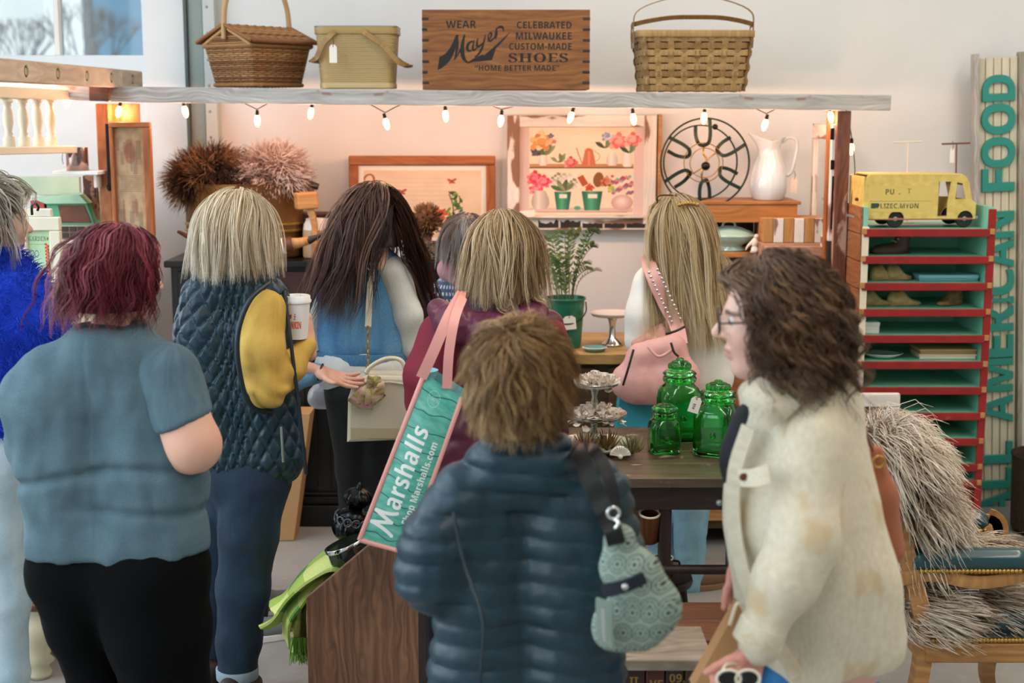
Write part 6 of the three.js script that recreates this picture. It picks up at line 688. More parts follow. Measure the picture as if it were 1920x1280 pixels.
{ // under and in front of the table
  const a = thing('storage_chest', 'dark wooden storage chest with plank lid low in front of the table', 'chest', [X(1290, 3.75, 1150), 0, -3.85]), yt = Y(1132, 4.0), z0 = -4.02, z1 = -Dat(1200, yt), x0 = X(1150, 3.8, 1150), x1 = X(1420, 3.8, 1150); for (let i = 0; i < 2; i++) partW(a, 'lid_plank', boxAt(x0, x1, yt - 0.025, yt, lerp(z0, z1, i / 2) + 0.001, lerp(z0, z1, (i + 1) / 2) - 0.001, 0.004, false, i), M.brown); partW(a, 'case', boxAt(x0 + 0.02, x1 - 0.02, 0, yt - 0.026, z0 + 0.02, z1 - 0.02, 0.004), M.dark); partW(a, 'metal_band', boxAt(x0 + 0.3, x0 + 0.33, 0.0, yt - 0.03, z1 - 0.022, z1 - 0.016, 0.001), M.iron);
  const b = thing('book_crate', 'weathered grey-tan wooden crate of old books at the bottom of the picture', 'crate', [X(1250, 3.4, 1250), 0, -3.5]), D = 3.42, yb = Y(1204, 3.52), bx0 = X(1120, D, 1240), bx1 = X(1336, D, 1240), gw = woodMat(0x6f6350, 0x98897a, 0.7);
  partW(b, 'top_board', boxAt(bx0, bx1, yb - 0.03, yb, -3.64, -D + 0.02, 0.004), gw); partW(b, 'end_board', boxAt(bx0, bx0 + 0.02, 0, yb - 0.031, -3.64, -D, 0.003, true), gw); partW(b, 'end_board', boxAt(bx1 - 0.02, bx1, 0, yb - 0.031, -3.64, -D, 0.003, true), gw); const fl = yb - 0.31; partW(b, 'shelf_board', boxAt(bx0 + 0.02, bx1 - 0.02, fl - 0.02, fl, -3.64, -D, 0.003), gw); partW(b, 'back_board', boxAt(bx0 + 0.02, bx1 - 0.02, 0, yb - 0.031, -3.66, -3.645, 0.003), gw);
  const txt = ['12.', 'II.', 'VE.', '09.', '18.']; let x = bx0 + 0.022; [0.05, 0.052, 0.05, 0.049, 0.04].forEach((w, i) => { if (x + w > bx1 - 0.02) return; const k = thing('book', ['old brown leather book at the left end of the book crate', 'old brown leather book second in the book crate', 'old reddish leather book in the middle of the book crate', 'dark leather book right of the reddish one in the book crate', 'thin leather book at the right end of the book crate'][i], 'book', [x + w / 2, fl + 0.001, -D - 0.1], 0, null), h = 0.286 - (i % 3) * 0.008, c = [0x4a2e20, 0x3b2519, 0x5a2a1e, 0x2f2018, 0x4d3524][i]; part(k, 'cover', box(w - 0.002, h, 0.17, 0.006).translate(0, h / 2, 0), mat(c, 0.5)); part(k, 'pages', boxAt(-w / 2 + 0.004, w / 2 - 0.004, 0.004, h - 0.004, -0.086, 0.08, 0), M.paper); part(k, 'spine_lettering', mv(new TextGeometry(txt[i], { font, size: 0.022, depth: 0.0008 }), -w * 0.3, h - 0.05, 0.0852), M.brass); x += w; });
  const c1 = thing('copper_can', 'small copper can hanging under the front edge of the table', 'can', P(1216, 1012, TF + 0.1)); part(c1, 'can', mv(lathe([[0, 0], [0.032, 0], [0.034, 0.1], [0.03, 0.1], [0.028, 0.01], [0, 0.01]], 26), 0, 0, 0, 0.25), mat(0x7a4a2c, 0.35, { metalness: 0.6 })); part(c1, 'rim', mv(new THREE.TorusGeometry(0.032, 0.004, 8, 26).rotateX(1.57).translate(0, 0.1, 0), 0, 0, 0, 0.25), M.cream); part(c1, 'hook_wire', tube([V(0.03, 0.095, 0.02), V(0.04, 0.12, 0.01), V(0.03, 0.15, 0)], 0.002, 5, { n: 8 }), M.steel);
  const sb = X(1247, TF + 0.1, 1050), bs = thing('stool', 'low dark stool under the table carrying the enamel mug', 'stool', [sb, 0, -TF - 0.2]), sh = Y(1078, TF + 0.2); part(bs, 'seat', lathe([[0, sh - 0.03], [0.1, sh - 0.03], [0.105, sh - 0.015], [0.1, sh], [0, sh]], 30), M.dark); for (let i = 0; i < 3; i++) part(bs, 'leg', sweep([V(Math.cos(i * 2.1) * 0.07, sh - 0.03, Math.sin(i * 2.1) * 0.07), V(Math.cos(i * 2.1) * 0.11, 0, Math.sin(i * 2.1) * 0.11)], circ(0.013, 8)), M.dark);
  const mg = thing('enamel_mug', 'dark brown enamel mug with white rim under the table', 'mug', [sb, sh + 0.001, -TF - 0.2]); part(mg, 'cup', lathe([[0, 0], [0.036, 0], [0.04, 0.06], [0.036, 0.06], [0.032, 0.008], [0, 0.008]], 28), mat(0x2a1a14, 0.3)); part(mg, 'rim', new THREE.TorusGeometry(0.038, 0.003, 8, 28).rotateX(1.57).translate(0, 0.06, 0), M.white); part(mg, 'inside', lathe([[0, 0.05], [0.034, 0.052]], 24), mat(0x9a7a5a, 0.4)); part(mg, 'handle', tube([V(0.037, 0.05, 0), V(0.058, 0.045, 0), V(0.056, 0.02, 0), V(0.036, 0.014, 0)], 0.004, 7, { n: 12 }), M.dark);
}
// ---------------------------------------------------------------- people: bodies, clothes and hair from joints and radii
// chain of joints [x, y, dz, r]: pixel column and row of the joint, its distance behind the person's own depth, radius in pixels there ('F' as row: on the floor)
function chain(D, pts, fz = 1) {
  const J = pts.map(([x, y, dz = 0, r]) => { const q = P(x, y === 'F' ? 1280 : y, D + dz), R = r * S(D + dz); if (y === 'F') { q.y = R * 0.8; } return [q, R]; }), out = [];
  if (J.length === 1) out.push(bone(J[0][0], J[0][0], J[0][1], J[0][1], fz)); for (let i = 0; i + 1 < J.length; i++) out.push(bone(J[i][0], J[i + 1][0], J[i][1], J[i + 1][1], fz)); return out;
}
function headField(x, y, z) {                              // a head in units of its own height, facing +z, chin at -0.5, crown at 0.5
  const ax = Math.abs(x); let d = ell(x, y - 0.12, z + 0.05, 0.335, 0.375, 0.415);
  d = smin(d, ell(x, y + 0.13, z - 0.12, 0.25, 0.34, 0.255), 0.12); d = smin(d, ell(x, y + 0.4, z - 0.235, 0.12, 0.085, 0.1), 0.1);
  d = smin(d, ell(ax - 0.15, y + 0.1, z - 0.25, 0.1, 0.1, 0.09), 0.1); d = smin(d, ell(x, y - 0.1, z - 0.31, 0.2, 0.05, 0.06), 0.08);
  d = -smin(-d, ell(ax - 0.145, y - 0.03, z - 0.42, 0.085, 0.06, 0.09), 0.05);
  d = smin(d, dBone(NB[0], x, y, z), 0.05); d = smin(d, dBone(NB[1], ax, y, z), 0.03); d = smin(d, ell(ax - 0.045, y + 0.105, z - 0.385, 0.035, 0.03, 0.04), 0.03);
  d = smin(d, ell(x, y + 0.222, z - 0.352, 0.11, 0.03, 0.05), 0.03); d = smin(d, ell(x, y + 0.28, z - 0.342, 0.09, 0.032, 0.05), 0.03); d = -smin(-d, ell(x, y + 0.25, z - 0.405, 0.13, 0.009, 0.04), 0.015);
  d = smin(d, Math.max(ell(ax - 0.335, y + 0.0, z + 0.03, 0.035, 0.125, 0.075), -ell(ax - 0.375, y + 0.0, z - 0.005, 0.025, 0.07, 0.04)), 0.02);
  return smin(d, dBone(NB[2], x, y, z), 0.09);
}
const NB = [bone(V(0, 0.07, 0.36), V(0, -0.085, 0.455), 0.03, 0.05), bone(V(0.0, 0.0, 0), V(0, 0, 0), 0.001, 0.001), bone(V(0, -0.28, -0.06), V(0, -0.7, -0.1), 0.175, 0.18)];
function headGeo(h, cell, skin) {
  const g = nets((x, y, z) => headField(x / h, y / h, z / h) * h, [-0.42 * h, -0.82 * h, -0.52 * h], [0.42 * h, 0.54 * h, 0.56 * h], cell), base = lin(skin), lip = mix3(base, lin(0xb05a5a), 0.55), brow = lin(0x3a2a20);
  return paint(g, (X0, Y0, Z0) => { const x = Math.abs(X0 / h), y = Y0 / h, z = Z0 / h; let c = mix3(base, lin(0xe08a7a), 0.22 * Math.exp(-(((x - 0.17) / 0.1) ** 2 + ((y + 0.1) / 0.09) ** 2)) * (z > 0.1 ? 1 : 0)); if (z > 0.3 && Math.abs(y + 0.25) < 0.05 && x < 0.1) c = mix3(c, lip, sst(0.055, 0.03, Math.abs(y + 0.25)) * sst(0.115, 0.08, x)); if (z > 0.25 && Math.abs(y - 0.115 + x * 0.1) < 0.022 && x > 0.05 && x < 0.24) c = mix3(c, brow, 0.75); return c; });
}
function handGeo({ w, dir, palm, side = 1, curl = [0.4, 0.5, 0.5, 0.6], s = 1, spread = 0.1, thumb = 0.5, skin = 0xd9a78c, cell = 0.003 }) {
  dir = dir.clone().normalize(); palm = palm.clone().addScaledVector(dir, -palm.dot(dir)).normalize(); const ac = V(0, 0, 0).crossVectors(dir, palm).multiplyScalar(side), at = (a, b, c) => w.clone().addScaledVector(dir, a * s).addScaledVector(ac, b * s).addScaledVector(palm, c * s);
  const pb2 = [], fs = []; pb2.push(bone(at(-0.05, 0, 0), at(0.01, 0, 0), 0.025 * s, 0.023 * s));
  for (let i = 0; i < 4; i++) { const o = (1.5 - i) * 0.0195, K = at(0.09 - Math.abs(i - 1.2) * 0.004, o, 0); pb2.push(bone(at(0.008, o * 0.65, 0), K, 0.0145 * s, 0.0105 * s)); let p = K, a = 0; const f = [], L = [0.92, 1.05, 1, 0.8][i]; [0.043, 0.028, 0.022].forEach((l, k) => { a += curl[i] * [0.8, 1.1, 0.7][k]; const d = dir.clone().multiplyScalar(Math.cos(a)).addScaledVector(palm, Math.sin(a)).addScaledVector(ac, (1.5 - i) * spread * (k ? 0.5 : 1)).normalize(), q = p.clone().addScaledVector(d, l * L * s); f.push(bone(p, q, (0.0098 - k * 0.0009) * s, (0.0089 - k * 0.0009) * s)); p = q; }); fs.push(f); }
  { const f = []; let p = at(0.022, 0.024, 0.004); const d0 = dir.clone().multiplyScalar(0.62).addScaledVector(ac, 0.75).addScaledVector(palm, 0.15 + thumb * 0.4).normalize(); pb2.push(bone(at(0.01, 0.012, 0.004), p, 0.015 * s, 0.014 * s)); [0.036, 0.03, 0.024].forEach((l, k) => { const d = d0.clone().addScaledVector(palm, thumb * k * 0.45).addScaledVector(dir, k * 0.3).normalize(), q = p.clone().addScaledVector(d, l * s); f.push(bone(p, q, (0.0125 - k * 0.0015) * s, (0.0108 - k * 0.0012) * s)); p = q; }); fs.push(f); }
  const all = pb2.concat(...fs), [lo, hi] = boundsOf(all, 0.008); const g = nets((x, y, z) => { const b = dBones(pb2, x, y, z, 0.012); let d = b; for (const f of fs) d = Math.min(d, smin(b, dBones(f, x, y, z, 0.004), 0.007)); return d; }, lo, hi, cell, 1.3);
  const c = lin(skin), c2 = mix3(c, lin(0xc06a58), 0.35); return paint(g, (x, y, z) => mix3(c, c2, clamp(0.4 + fbm(x * 40, y * 40, z * 40, 2) * 1.2)));
}
// hair: guide strands flow over the scalp away from a whorl, then hang; each guide carries a lock of strands
function hairGeo(hd, o) {
  const h = hd.h, R = rng(o.seed), vol = o.vol ?? 1, rad = V(0.36 * h * vol, 0.4 * h * vol, 0.44 * h * vol), cc = V(0, 0.11 * h, -0.055 * h), q = hd.q, qi = q.clone().invert(), down = V(0, -1, 0).applyQuaternion(qi), bias = o.bias ? V(...o.bias).applyQuaternion(qi) : V(0, 0, 0), whorl = V(...(o.whorl ?? [0, 0.9, -0.35])).normalize(), out = [], ds = o.ds ?? 0.014, tuck = o.tuck ?? 0, dark = lin(o.dark), cols = o.cols.map(lin);
  const n = V(0, 0, 0), e = V(0, 0, 0), W = V(0, 0, 0), toW = (p) => p.clone().add(cc).applyQuaternion(q).add(hd.c);
  const surf = (p) => { const ty = p.y < 0 ? p.y * tuck : p.y; e.set(p.x / rad.x, ty / rad.y, p.z / rad.z); n.set(e.x / rad.x, (p.y < 0 ? tuck : 1) * e.y / rad.y, e.z / rad.z).normalize(); return e.length(); };
  for (let i = 0; i < o.n; i++) {
    const u = 1 - 2 * (i + 0.5) / o.n, a = i * 2.39996 + R() * 0.2, s = Math.sqrt(1 - u * u), d = V(s * Math.cos(a), u, s * Math.sin(a));
    if ((o.side && d.x * o.side < (o.sideMin ?? 0.3)) || d.y < (o.low ?? -0.5) || (d.z > (o.face ?? 0.3) && d.y < (o.line ?? 0.62) - (d.z < 0.5 ? 0.25 : 0))) continue;
    const L = (o.len ?? 0.3) * (0.85 + R() * 0.3), steps = Math.max(4, Math.ceil(L / ds)), ph = R() * 6.28, wf = (o.wf ?? 30) * (0.8 + R() * 0.4), ck = R(), gc = mix3(dark, cols[Math.floor(R() * cols.length)], 0.55 + 0.45 * R()), end = o.endY !== undefined ? o.endY + (R() - 0.5) * (o.jit ?? 0.03) + (o.endTilt ?? 0) * d.x : -99;
    const ms = o.mess ?? 0.12, jb = V(R() - 0.5, (R() - 0.5) * 0.5, R() - 0.5).multiplyScalar(2 * ms), zf = (o.zf ?? 0.5) * rad.z, p = V(d.x * rad.x, d.y * rad.y, d.z * rad.z), v = V(0, 0, 0), path = [p.clone()], nn = [d.clone()];
    for (let k = 0; k < steps; k++) {
      const t = k / steps, le = surf(p); W.copy(p).normalize().sub(whorl); W.addScaledVector(n, -W.dot(n)); if (W.lengthSq() < 1e-6) W.set(R() - 0.5, 0, R() - 0.5); W.normalize();
      const g = clamp((o.g0 ?? 0.15) + sst(0.3, -0.4, p.y / rad.y) + t * (o.gt ?? 0.5)), f = W.multiplyScalar(1 - g).addScaledVector(down, g).addScaledVector(bias, 1).add(jb).addScaledVector(n, (o.lift ?? 0) * (1 - t) + (o.flick ?? 0) * sst(0.7, 1, t)); f.normalize(); if (!k) v.copy(f); v.lerp(f, o.soft ?? 0.45).normalize(); p.addScaledVector(v, ds);
      if (surf(p) < 1) { const sc = 1 / e.length(); p.x *= sc; p.z *= sc; if (p.y > 0 || tuck) p.y *= p.y < 0 ? lerp(1, sc, tuck) : sc; }
      if (p.y < (o.bang ?? 0.6) * rad.y && p.z > zf) { p.z = Math.max(zf, p.z - ds * 1.2); if (Math.abs(p.x) < rad.x * 0.75) p.x += Math.sign(p.x || 1) * ds; }
      if (o.collide) { const w = toW(p), dd = o.collide(w.x, w.y, w.z); if (dd < 0.012) { const E = 0.004, gr = V(o.collide(w.x + E, w.y, w.z) - dd, o.collide(w.x, w.y + E, w.z) - dd, o.collide(w.x, w.y, w.z + E) - dd).normalize(); w.addScaledVector(gr, 0.012 - dd); p.copy(w.sub(hd.c).applyQuaternion(qi).sub(cc)); } }
      path.push(p.clone()); nn.push(n.clone()); if (toW(p).y < end) break;
    }
    const K = o.kids ?? 8, cr = o.clump ?? 0.011;
    for (let j = 0; j < K; j++) {
      const ox = (R() - 0.5) * 2, oy = (R() - 0.5) * 2, len = path.length - Math.floor(R() * path.length * (o.ragged ?? 0.15)), pts = [], kc = mix3(gc, R() < 0.3 ? dark : cols[Math.floor(R() * cols.length)], R() * 0.45), kp = ph + R() * 0.9; if (len < 3) continue;
      for (let k = 0; k < len; k++) { const t = k / Math.max(1, path.length - 1), b = path[k], nr = nn[k], T = k ? V(0, 0, 0).subVectors(b, path[k - 1]).normalize() : V(0, -1, 0), sd = V(0, 0, 0).crossVectors(T, nr).normalize(), sp = cr * (1 - (o.conv ?? 0.45) * t), wv = (o.wave ?? 0) * Math.min(1, t * 2.5), cu = Math.cos(kp + k * ds * wf) * wv, sn = Math.sin(kp + k * ds * wf) * wv; pts.push(toW(b.clone().addScaledVector(sd, ox * sp + cu).addScaledVector(nr, (oy * 0.5 + 0.3) * sp + sn * (o.curl ?? 0.5)))); }
      out.push({ pts, r: (o.r ?? 0.0022) * (0.7 + R() * 0.6), c: o.root ? mix3(kc, lin(o.root), 0.6) : kc, c2: kc, flat: 0.5 });
    }
  }
  const endL = o.capY ?? o.endY, cap = nets((x, y, z) => { W.set(x, y, z).sub(hd.c).applyQuaternion(qi); const l = W.clone().sub(cc); let d2 = ell(l.x, l.y < 0 ? l.y * tuck : l.y, l.z, rad.x * 0.95, rad.y * 0.95, rad.z * 0.95); if (endL !== undefined) d2 = Math.max(d2, endL + 0.02 - y); else d2 = Math.max(d2, -l.y - rad.y * 0.85 + (l.z > 0 ? l.z * 2 : 0)); const fc = ell(W.x, W.y + 0.14 * h, W.z - 0.36 * h, 0.42 * h, 0.5 * h, 0.42 * h); return Math.max(d2, -fc); }, [hd.c.x - h * 0.75, Math.min(hd.c.y - h * 0.6, (endL ?? 9) - 0.02), hd.c.z - h * 0.75], [hd.c.x + h * 0.75, hd.c.y + h * 0.75, hd.c.z + h * 0.75], 0.007, 2);
  return merge([strandGeo(out), paint(cap, mix3(dark, cols[0], 0.18))]);
}
const FAB = (a, b, f = 120, sy = 1, size = 0.4) => tex(256, 256, (u, v) => mix3(rgb(a), rgb(b), clamp(0.5 + fbm(u * 5, v * 5 * sy, 3, 4) * 0.7 + N(u * f, v * f * sy, 1) * 0.35)), { rep: [1 / size, 1 / size] });
const weaveBump = tex(128, 128, (u, v) => 0.5 + 0.25 * Math.sin(u * 402) + 0.25 * Math.sin(v * 402), { srgb: false, rep: [8, 8] });
const denim = (a, b) => mat(0xffffff, 0.85, { map: FAB(a, b, 160, 0.35), bumpMap: weaveBump, bumpScale: 0.0006 });
const cloth = (a, b, r = 0.85, o = {}) => mat(0xffffff, r, { map: FAB(a, b), bumpMap: weaveBump, bumpScale: 0.0005, ...o });
const line = (D, a, b, keepAbove = true) => { const A = P(a[0], a[1], D), B = P(b[0], b[1], D), dx = B.x - A.x, dy = B.y - A.y, L = Math.hypot(dx, dy), s = keepAbove ? -1 : 1; return (x, y) => s * ((x - A.x) * -dy + (y - A.y) * dx) / L; };   // half plane across the picture, left to right; kept above (or below)
const creases = (amp, fx, fy, seed = 0) => (x, y, z) => amp * (Math.abs(fbm(x * fx + seed, y * fy, z * fx, 3)) * 2.2 - 0.6);
class Person {
  constructor(label, D, x) { this.D = D; this.B = {}; this.o = thing('person', label, 'person', [X(x, D, 900), 0, -D]); this.fields = []; this.extra = []; }
  bones(name, pts, fz = 1) { (this.B[name] ??= []).push(...chain(this.D, pts, fz)); return this; }
  get(names) { return names.flatMap((n) => this.B[n]); }
  wear(name, m, names, { grow = 0, k = 0.05, cuts = [], disp = null, cell = 0.009, color = null, label, slack = 1.7 } = {}) {
    const bs = this.get(names), [lo, hi] = boundsOf(bs, grow + 0.025), f0 = (x, y, z) => { let d = dBones(bs, x, y, z, k) - grow; for (const c of cuts) d = -smin(-d, -c(x, y, z), 0.012); return d; };
    this.fields.push(f0); const g = nets(disp ? (x, y, z) => { const d = f0(x, y, z); return Math.abs(d) < 0.06 ? d + disp(x, y, z) : d; } : f0, lo, hi, cell, slack); if (color) paint(g, color); this.geo = g; return partW(this.o, name, g, m, label);
  }
  head(x, y, hpx, yaw, pitch = 0, roll = 0, dz = 0, cell = 0.006) { const h = hpx * S(this.D + dz), q = new THREE.Quaternion().setFromEuler(new THREE.Euler(pitch, yaw, roll, 'YXZ')); this.h = { c: P(x, y, this.D + dz), h, q, cell }; return this; }
  body(names, skin, bare = [], shrink = 0.016) {
    const bs = this.get(names), bb = bare.length ? this.get(bare) : null, [lo, hi] = boundsOf(bb ? bs.concat(bb) : bs, 0.01), c = lin(skin), g = nets((x, y, z) => { const a = dBones(bs, x, y, z, 0.05) + shrink; return bb ? smin(a, dBones(bb, x, y, z, 0.03), 0.03) : a; }, lo, hi, bb ? 0.011 : 0.016), list = [paint(g, (x, y, z) => mix3(c, lin(0xd58a78), clamp(0.2 + fbm(x * 12, y * 12, z * 12, 2) * 0.5)))];
    if (this.h) { const hg = headGeo(this.h.h, this.h.cell, skin); hg.applyQuaternion(this.h.q); hg.translate(...this.h.c.toArray()); list.push(hg); } list.push(...this.extra);
    const m = partW(this.o, 'body', merge(list), vmat(0.55));
    if (this.h) for (const s of [-1, 1]) { const e = ball(0.052 * this.h.h, 0, 0, 0, 1, 1, 1, 14), iris = lin(0x3a2c20); paint(e, (x, y, z) => (z > 0.046 * this.h.h ? [0.01, 0.01, 0.01] : z > 0.038 * this.h.h ? iris : [0.75, 0.73, 0.7])); e.translate(s * 0.145 * this.h.h, 0.028 * this.h.h, 0.315 * this.h.h).applyQuaternion(this.h.q).translate(...this.h.c.toArray()); partW(this.o, 'eye', e, vmat(0.2)); }
    return m;
  }
  hand(o) { this.extra.push(handGeo(o)); return this; }
  hair(o, label) { const m = partW(this.o, 'hair', hairGeo(this.h, o), vmat(o.rough ?? 0.42), label); m.userData.kind = 'stuff'; return m; }
  shoe(x, D, rot, m, L = 0.25, sole = M.white) { const p = V(X(x, D, 1200), 0, -D), f = (g) => { g.rotateY(rot); g.translate(p.x, p.y, p.z); return g; }; const g = nets((a, b, c) => Math.max(smin(ell(a - 0.02, b - 0.03, c, L * 0.5, 0.05, 0.045), ell(a + L * 0.25, b - 0.06, c, L * 0.22, 0.06, 0.042), 0.04), 0.02 - b), [-L * 0.6, 0, -0.06], [L * 0.62, 0.14, 0.06], 0.007, 2), s = partW(this.o, 'shoe', f(g), m); partW(s, 'sole', f(extr([...Array(20)].map((_, i) => { const a = i / 20 * 6.2832; return [Math.cos(a) * L * 0.51 + 0.015, Math.sin(a) * 0.047]; }), 0.026, 0.004).rotateX(-Math.PI / 2)), sole); return this; }
}
const SKIN = 0xdcae96;
{ // woman with dark red hair in a grey-blue T-shirt
  const p = new Person('woman with dark red hair in grey-blue T-shirt and black trousers seen from behind', 3.5, 215);
  p.bones('shoulders', [[100, 722, 0, 66], [200, 676, 0, 78], [300, 704, 0, 68]], 0.85).bones('shoulders', [[215, 640, 0.02, 44], [222, 600, 0.03, 40]]);
  p.bones('torso', [[112, 765, 0, 97], [128, 880, 0, 93], [148, 985, 0, 104]], 0.8).bones('torso', [[272, 765, 0, 95], [284, 880, 0, 98], [284, 985, 0, 112]], 0.8);
  p.bones('hips', [[135, 1060, 0, 86], [295, 1060, 0, 100]], 0.9).bones('legs', [[142, 1085, 0.02, 90], [152, 1170, 0.06, 64], [188, 1290, 0.1, 54], [212, 1500, 0.12, 45], [222, 'F', 0.12, 34]]).bones('legs', [[280, 1080, 0, 112], [296, 1180, 0, 100], [312, 1290, 0, 80], [318, 1500, 0, 60], [318, 'F', 0, 38]]);
  p.bones('sleeve', [[314, 704, -0.02, 60], [346, 795, -0.05, 57]]).bones('sleeve_left', [[72, 735, 0.02, 52], [60, 830, 0.08, 40], [110, 880, 0.22, 32]]);
  p.bones('arm', [[340, 770, -0.05, 52], [362, 832, -0.06, 48], [345, 846, 0.02, 42]]).bones('arm', [[362, 836, -0.05, 46], [290, 850, 0.18, 34], [220, 840, 0.32, 24]]);
  p.head(226, 520, 178, 2.3, 0.1, 0.12, 0.04);
  const fold = (x, y, z) => { const u = x - P(190, 900, 3.5).x, w = y - P(190, 925, 3.5).y; return 0.006 * Math.sin(w * 60 + u * 14 + fbm(x * 6, y * 4, z * 4, 2) * 9) * Math.exp(-((w - 0.03) ** 2) / 0.004) * (0.4 + fbm(x * 4, y * 4, 2, 2) * 2) - 0.011 * (Math.abs(fbm(x * 8, y * 3.2, z * 5, 3)) * 2.4 - 0.5) + 0.016 * Math.exp(-(((w - 0.035 - 0.05 * Math.sin(u * 5 + 1)) / 0.013) ** 2)) + 0.012 * Math.exp(-(((w + 0.02 + 0.06 * u) / 0.012) ** 2)) * sst(-0.2, 0.1, u) + 0.004 * Math.sin(u * 38 + y * 22) * sst(0.05, 0.25, w); };
  p.wear('t_shirt', cloth(0x3f5660, 0x5b747e, 0.9), ['shoulders', 'torso', 'hips', 'sleeve_left'], { k: 0.07, cell: 0.008, disp: fold, cuts: [line(3.5, [42, 1040], [400, 1030]), (x, y) => y - P(220, 606, 3.5).y] });
  p.wear('t_shirt_sleeve', p.o.children[0].material, ['sleeve'], { k: 0.05, grow: 0.004, cell: 0.008, disp: creases(0.004, 7, 5), cuts: [line(3.45, [285, 815], [397, 772])] });
  p.wear('trousers', mat(0x050607, 0.95, { sheen: 0.01, specularIntensity: 0.25 }), ['hips', 'legs'], { grow: 0.0, k: 0.035, cell: 0.011, disp: creases(0.003, 8, 6), cuts: [(x, y) => y - P(200, 990, 3.5).y] });
  p.body(['shoulders', 'torso', 'hips', 'legs', 'sleeve', 'sleeve_left'], SKIN, ['arm'], 0.026);
  p.hair({ seed: 21, n: 360, kids: 8, dark: 0x2c0810, cols: [0x7a1c2a, 0x962c3c, 0x551420, 0xa84a58], endY: P(220, 598, 3.5).y, jit: 0.07, len: 0.42, vol: 1.09, tuck: 0.35, mess: 0.22, wave: 0.011, wf: 60, r: 0.0019, clump: 0.016, whorl: [0.3, 0.85, 0.1], bias: [-0.18, 0, 0], endTilt: 0, face: 0.42, flick: 0.35, ragged: 0.3 });
  p.shoe(222, 3.6, 1.4, M.black).shoe(318, 3.45, 1.6, M.black);
}
{ // woman in the blue fluffy jumper at the left edge
  const D = 4.15, p = new Person('woman with short grey-blonde hair in royal blue fluffy jumper at left edge', D, 0);
  p.bones('torso', [[-70, 590, 0, 60], [20, 556, 0, 60], [62, 596, 0, 52]]).bones('torso', [[-25, 640, 0, 105], [-20, 760, 0, 88]], 0.8).bones('sleeve', [[72, 600, 0, 50], [92, 700, 0.02, 44], [70, 800, 0.12, 36]]).bones('collar', [[-5, 500, 0.02, 34], [0, 480, 0.02, 32]]);
  p.bones('hips', [[-30, 860, 0, 82], [-15, 860, 0, 80]]).bones('legs', [[-22, 900, 0, 80], [-10, 1000, 0, 66], [2, 1120, -0.02, 52], [8, 1260, -0.03, 44], [10, 'F', 0, 34]]).bones('legs', [[-70, 920, 0.04, 66], [-60, 1200, 0.06, 46], [-55, 'F', 0.06, 34]]);
  p.head(-12, 418, 148, Math.PI - 0.9, 0.05, 0, 0.02);
  p.wear('jumper', mat(0x0a38b8, 0.95), ['torso', 'sleeve', 'collar'], { k: 0.06, cell: 0.011, disp: creases(0.006, 8, 5), cuts: [(x, y) => P(0, 818, D).y - y] });
  const f = partW(p.o, 'fuzz', furOn(p.geo.clone().translate(...p.o.position.toArray()), 9000, 5, 0.03, 0.0011, [0x0b3fd0, 0x0a34b4, 0x1a55e6].map(lin), null, { lift: 0.8, mess: 1.2, bend: 0.3 }), vmat(0.85)); f.userData.kind = 'stuff';
  p.wear('jeans', denim(0x9fbccb, 0xc9dae2), ['hips', 'legs'], { k: 0.04, cell: 0.011, disp: creases(0.006, 10, 14), cuts: [(x, y) => y - P(0, 812, D).y - 0.02] });
  partW(p.o, 'belt_loop', boxAt(X(6, D - 0.3), X(11, D - 0.3), Y(850, D - 0.2), Y(815, D - 0.2), -D + 0.13, -D + 0.145, 0.002), M.brown);
  p.body(['torso', 'sleeve', 'collar', 'hips', 'legs'], SKIN);
  p.hair({ seed: 22, n: 260, kids: 7, dark: 0x6a5c4c, cols: [0xb0a48f, 0xd6cdbd, 0x8f806a, 0xece6da], len: 0.12, vol: 1.1, tuck: 0.9, wave: 0.006, wf: 40, r: 0.0019, clump: 0.014, low: -0.45, lift: 0.5, face: 0.4, capY: P(0, 470, D).y });
  p.shoe(10, D, 1.5, M.white).shoe(-55, D + 0.06, 1.5, M.white);
}
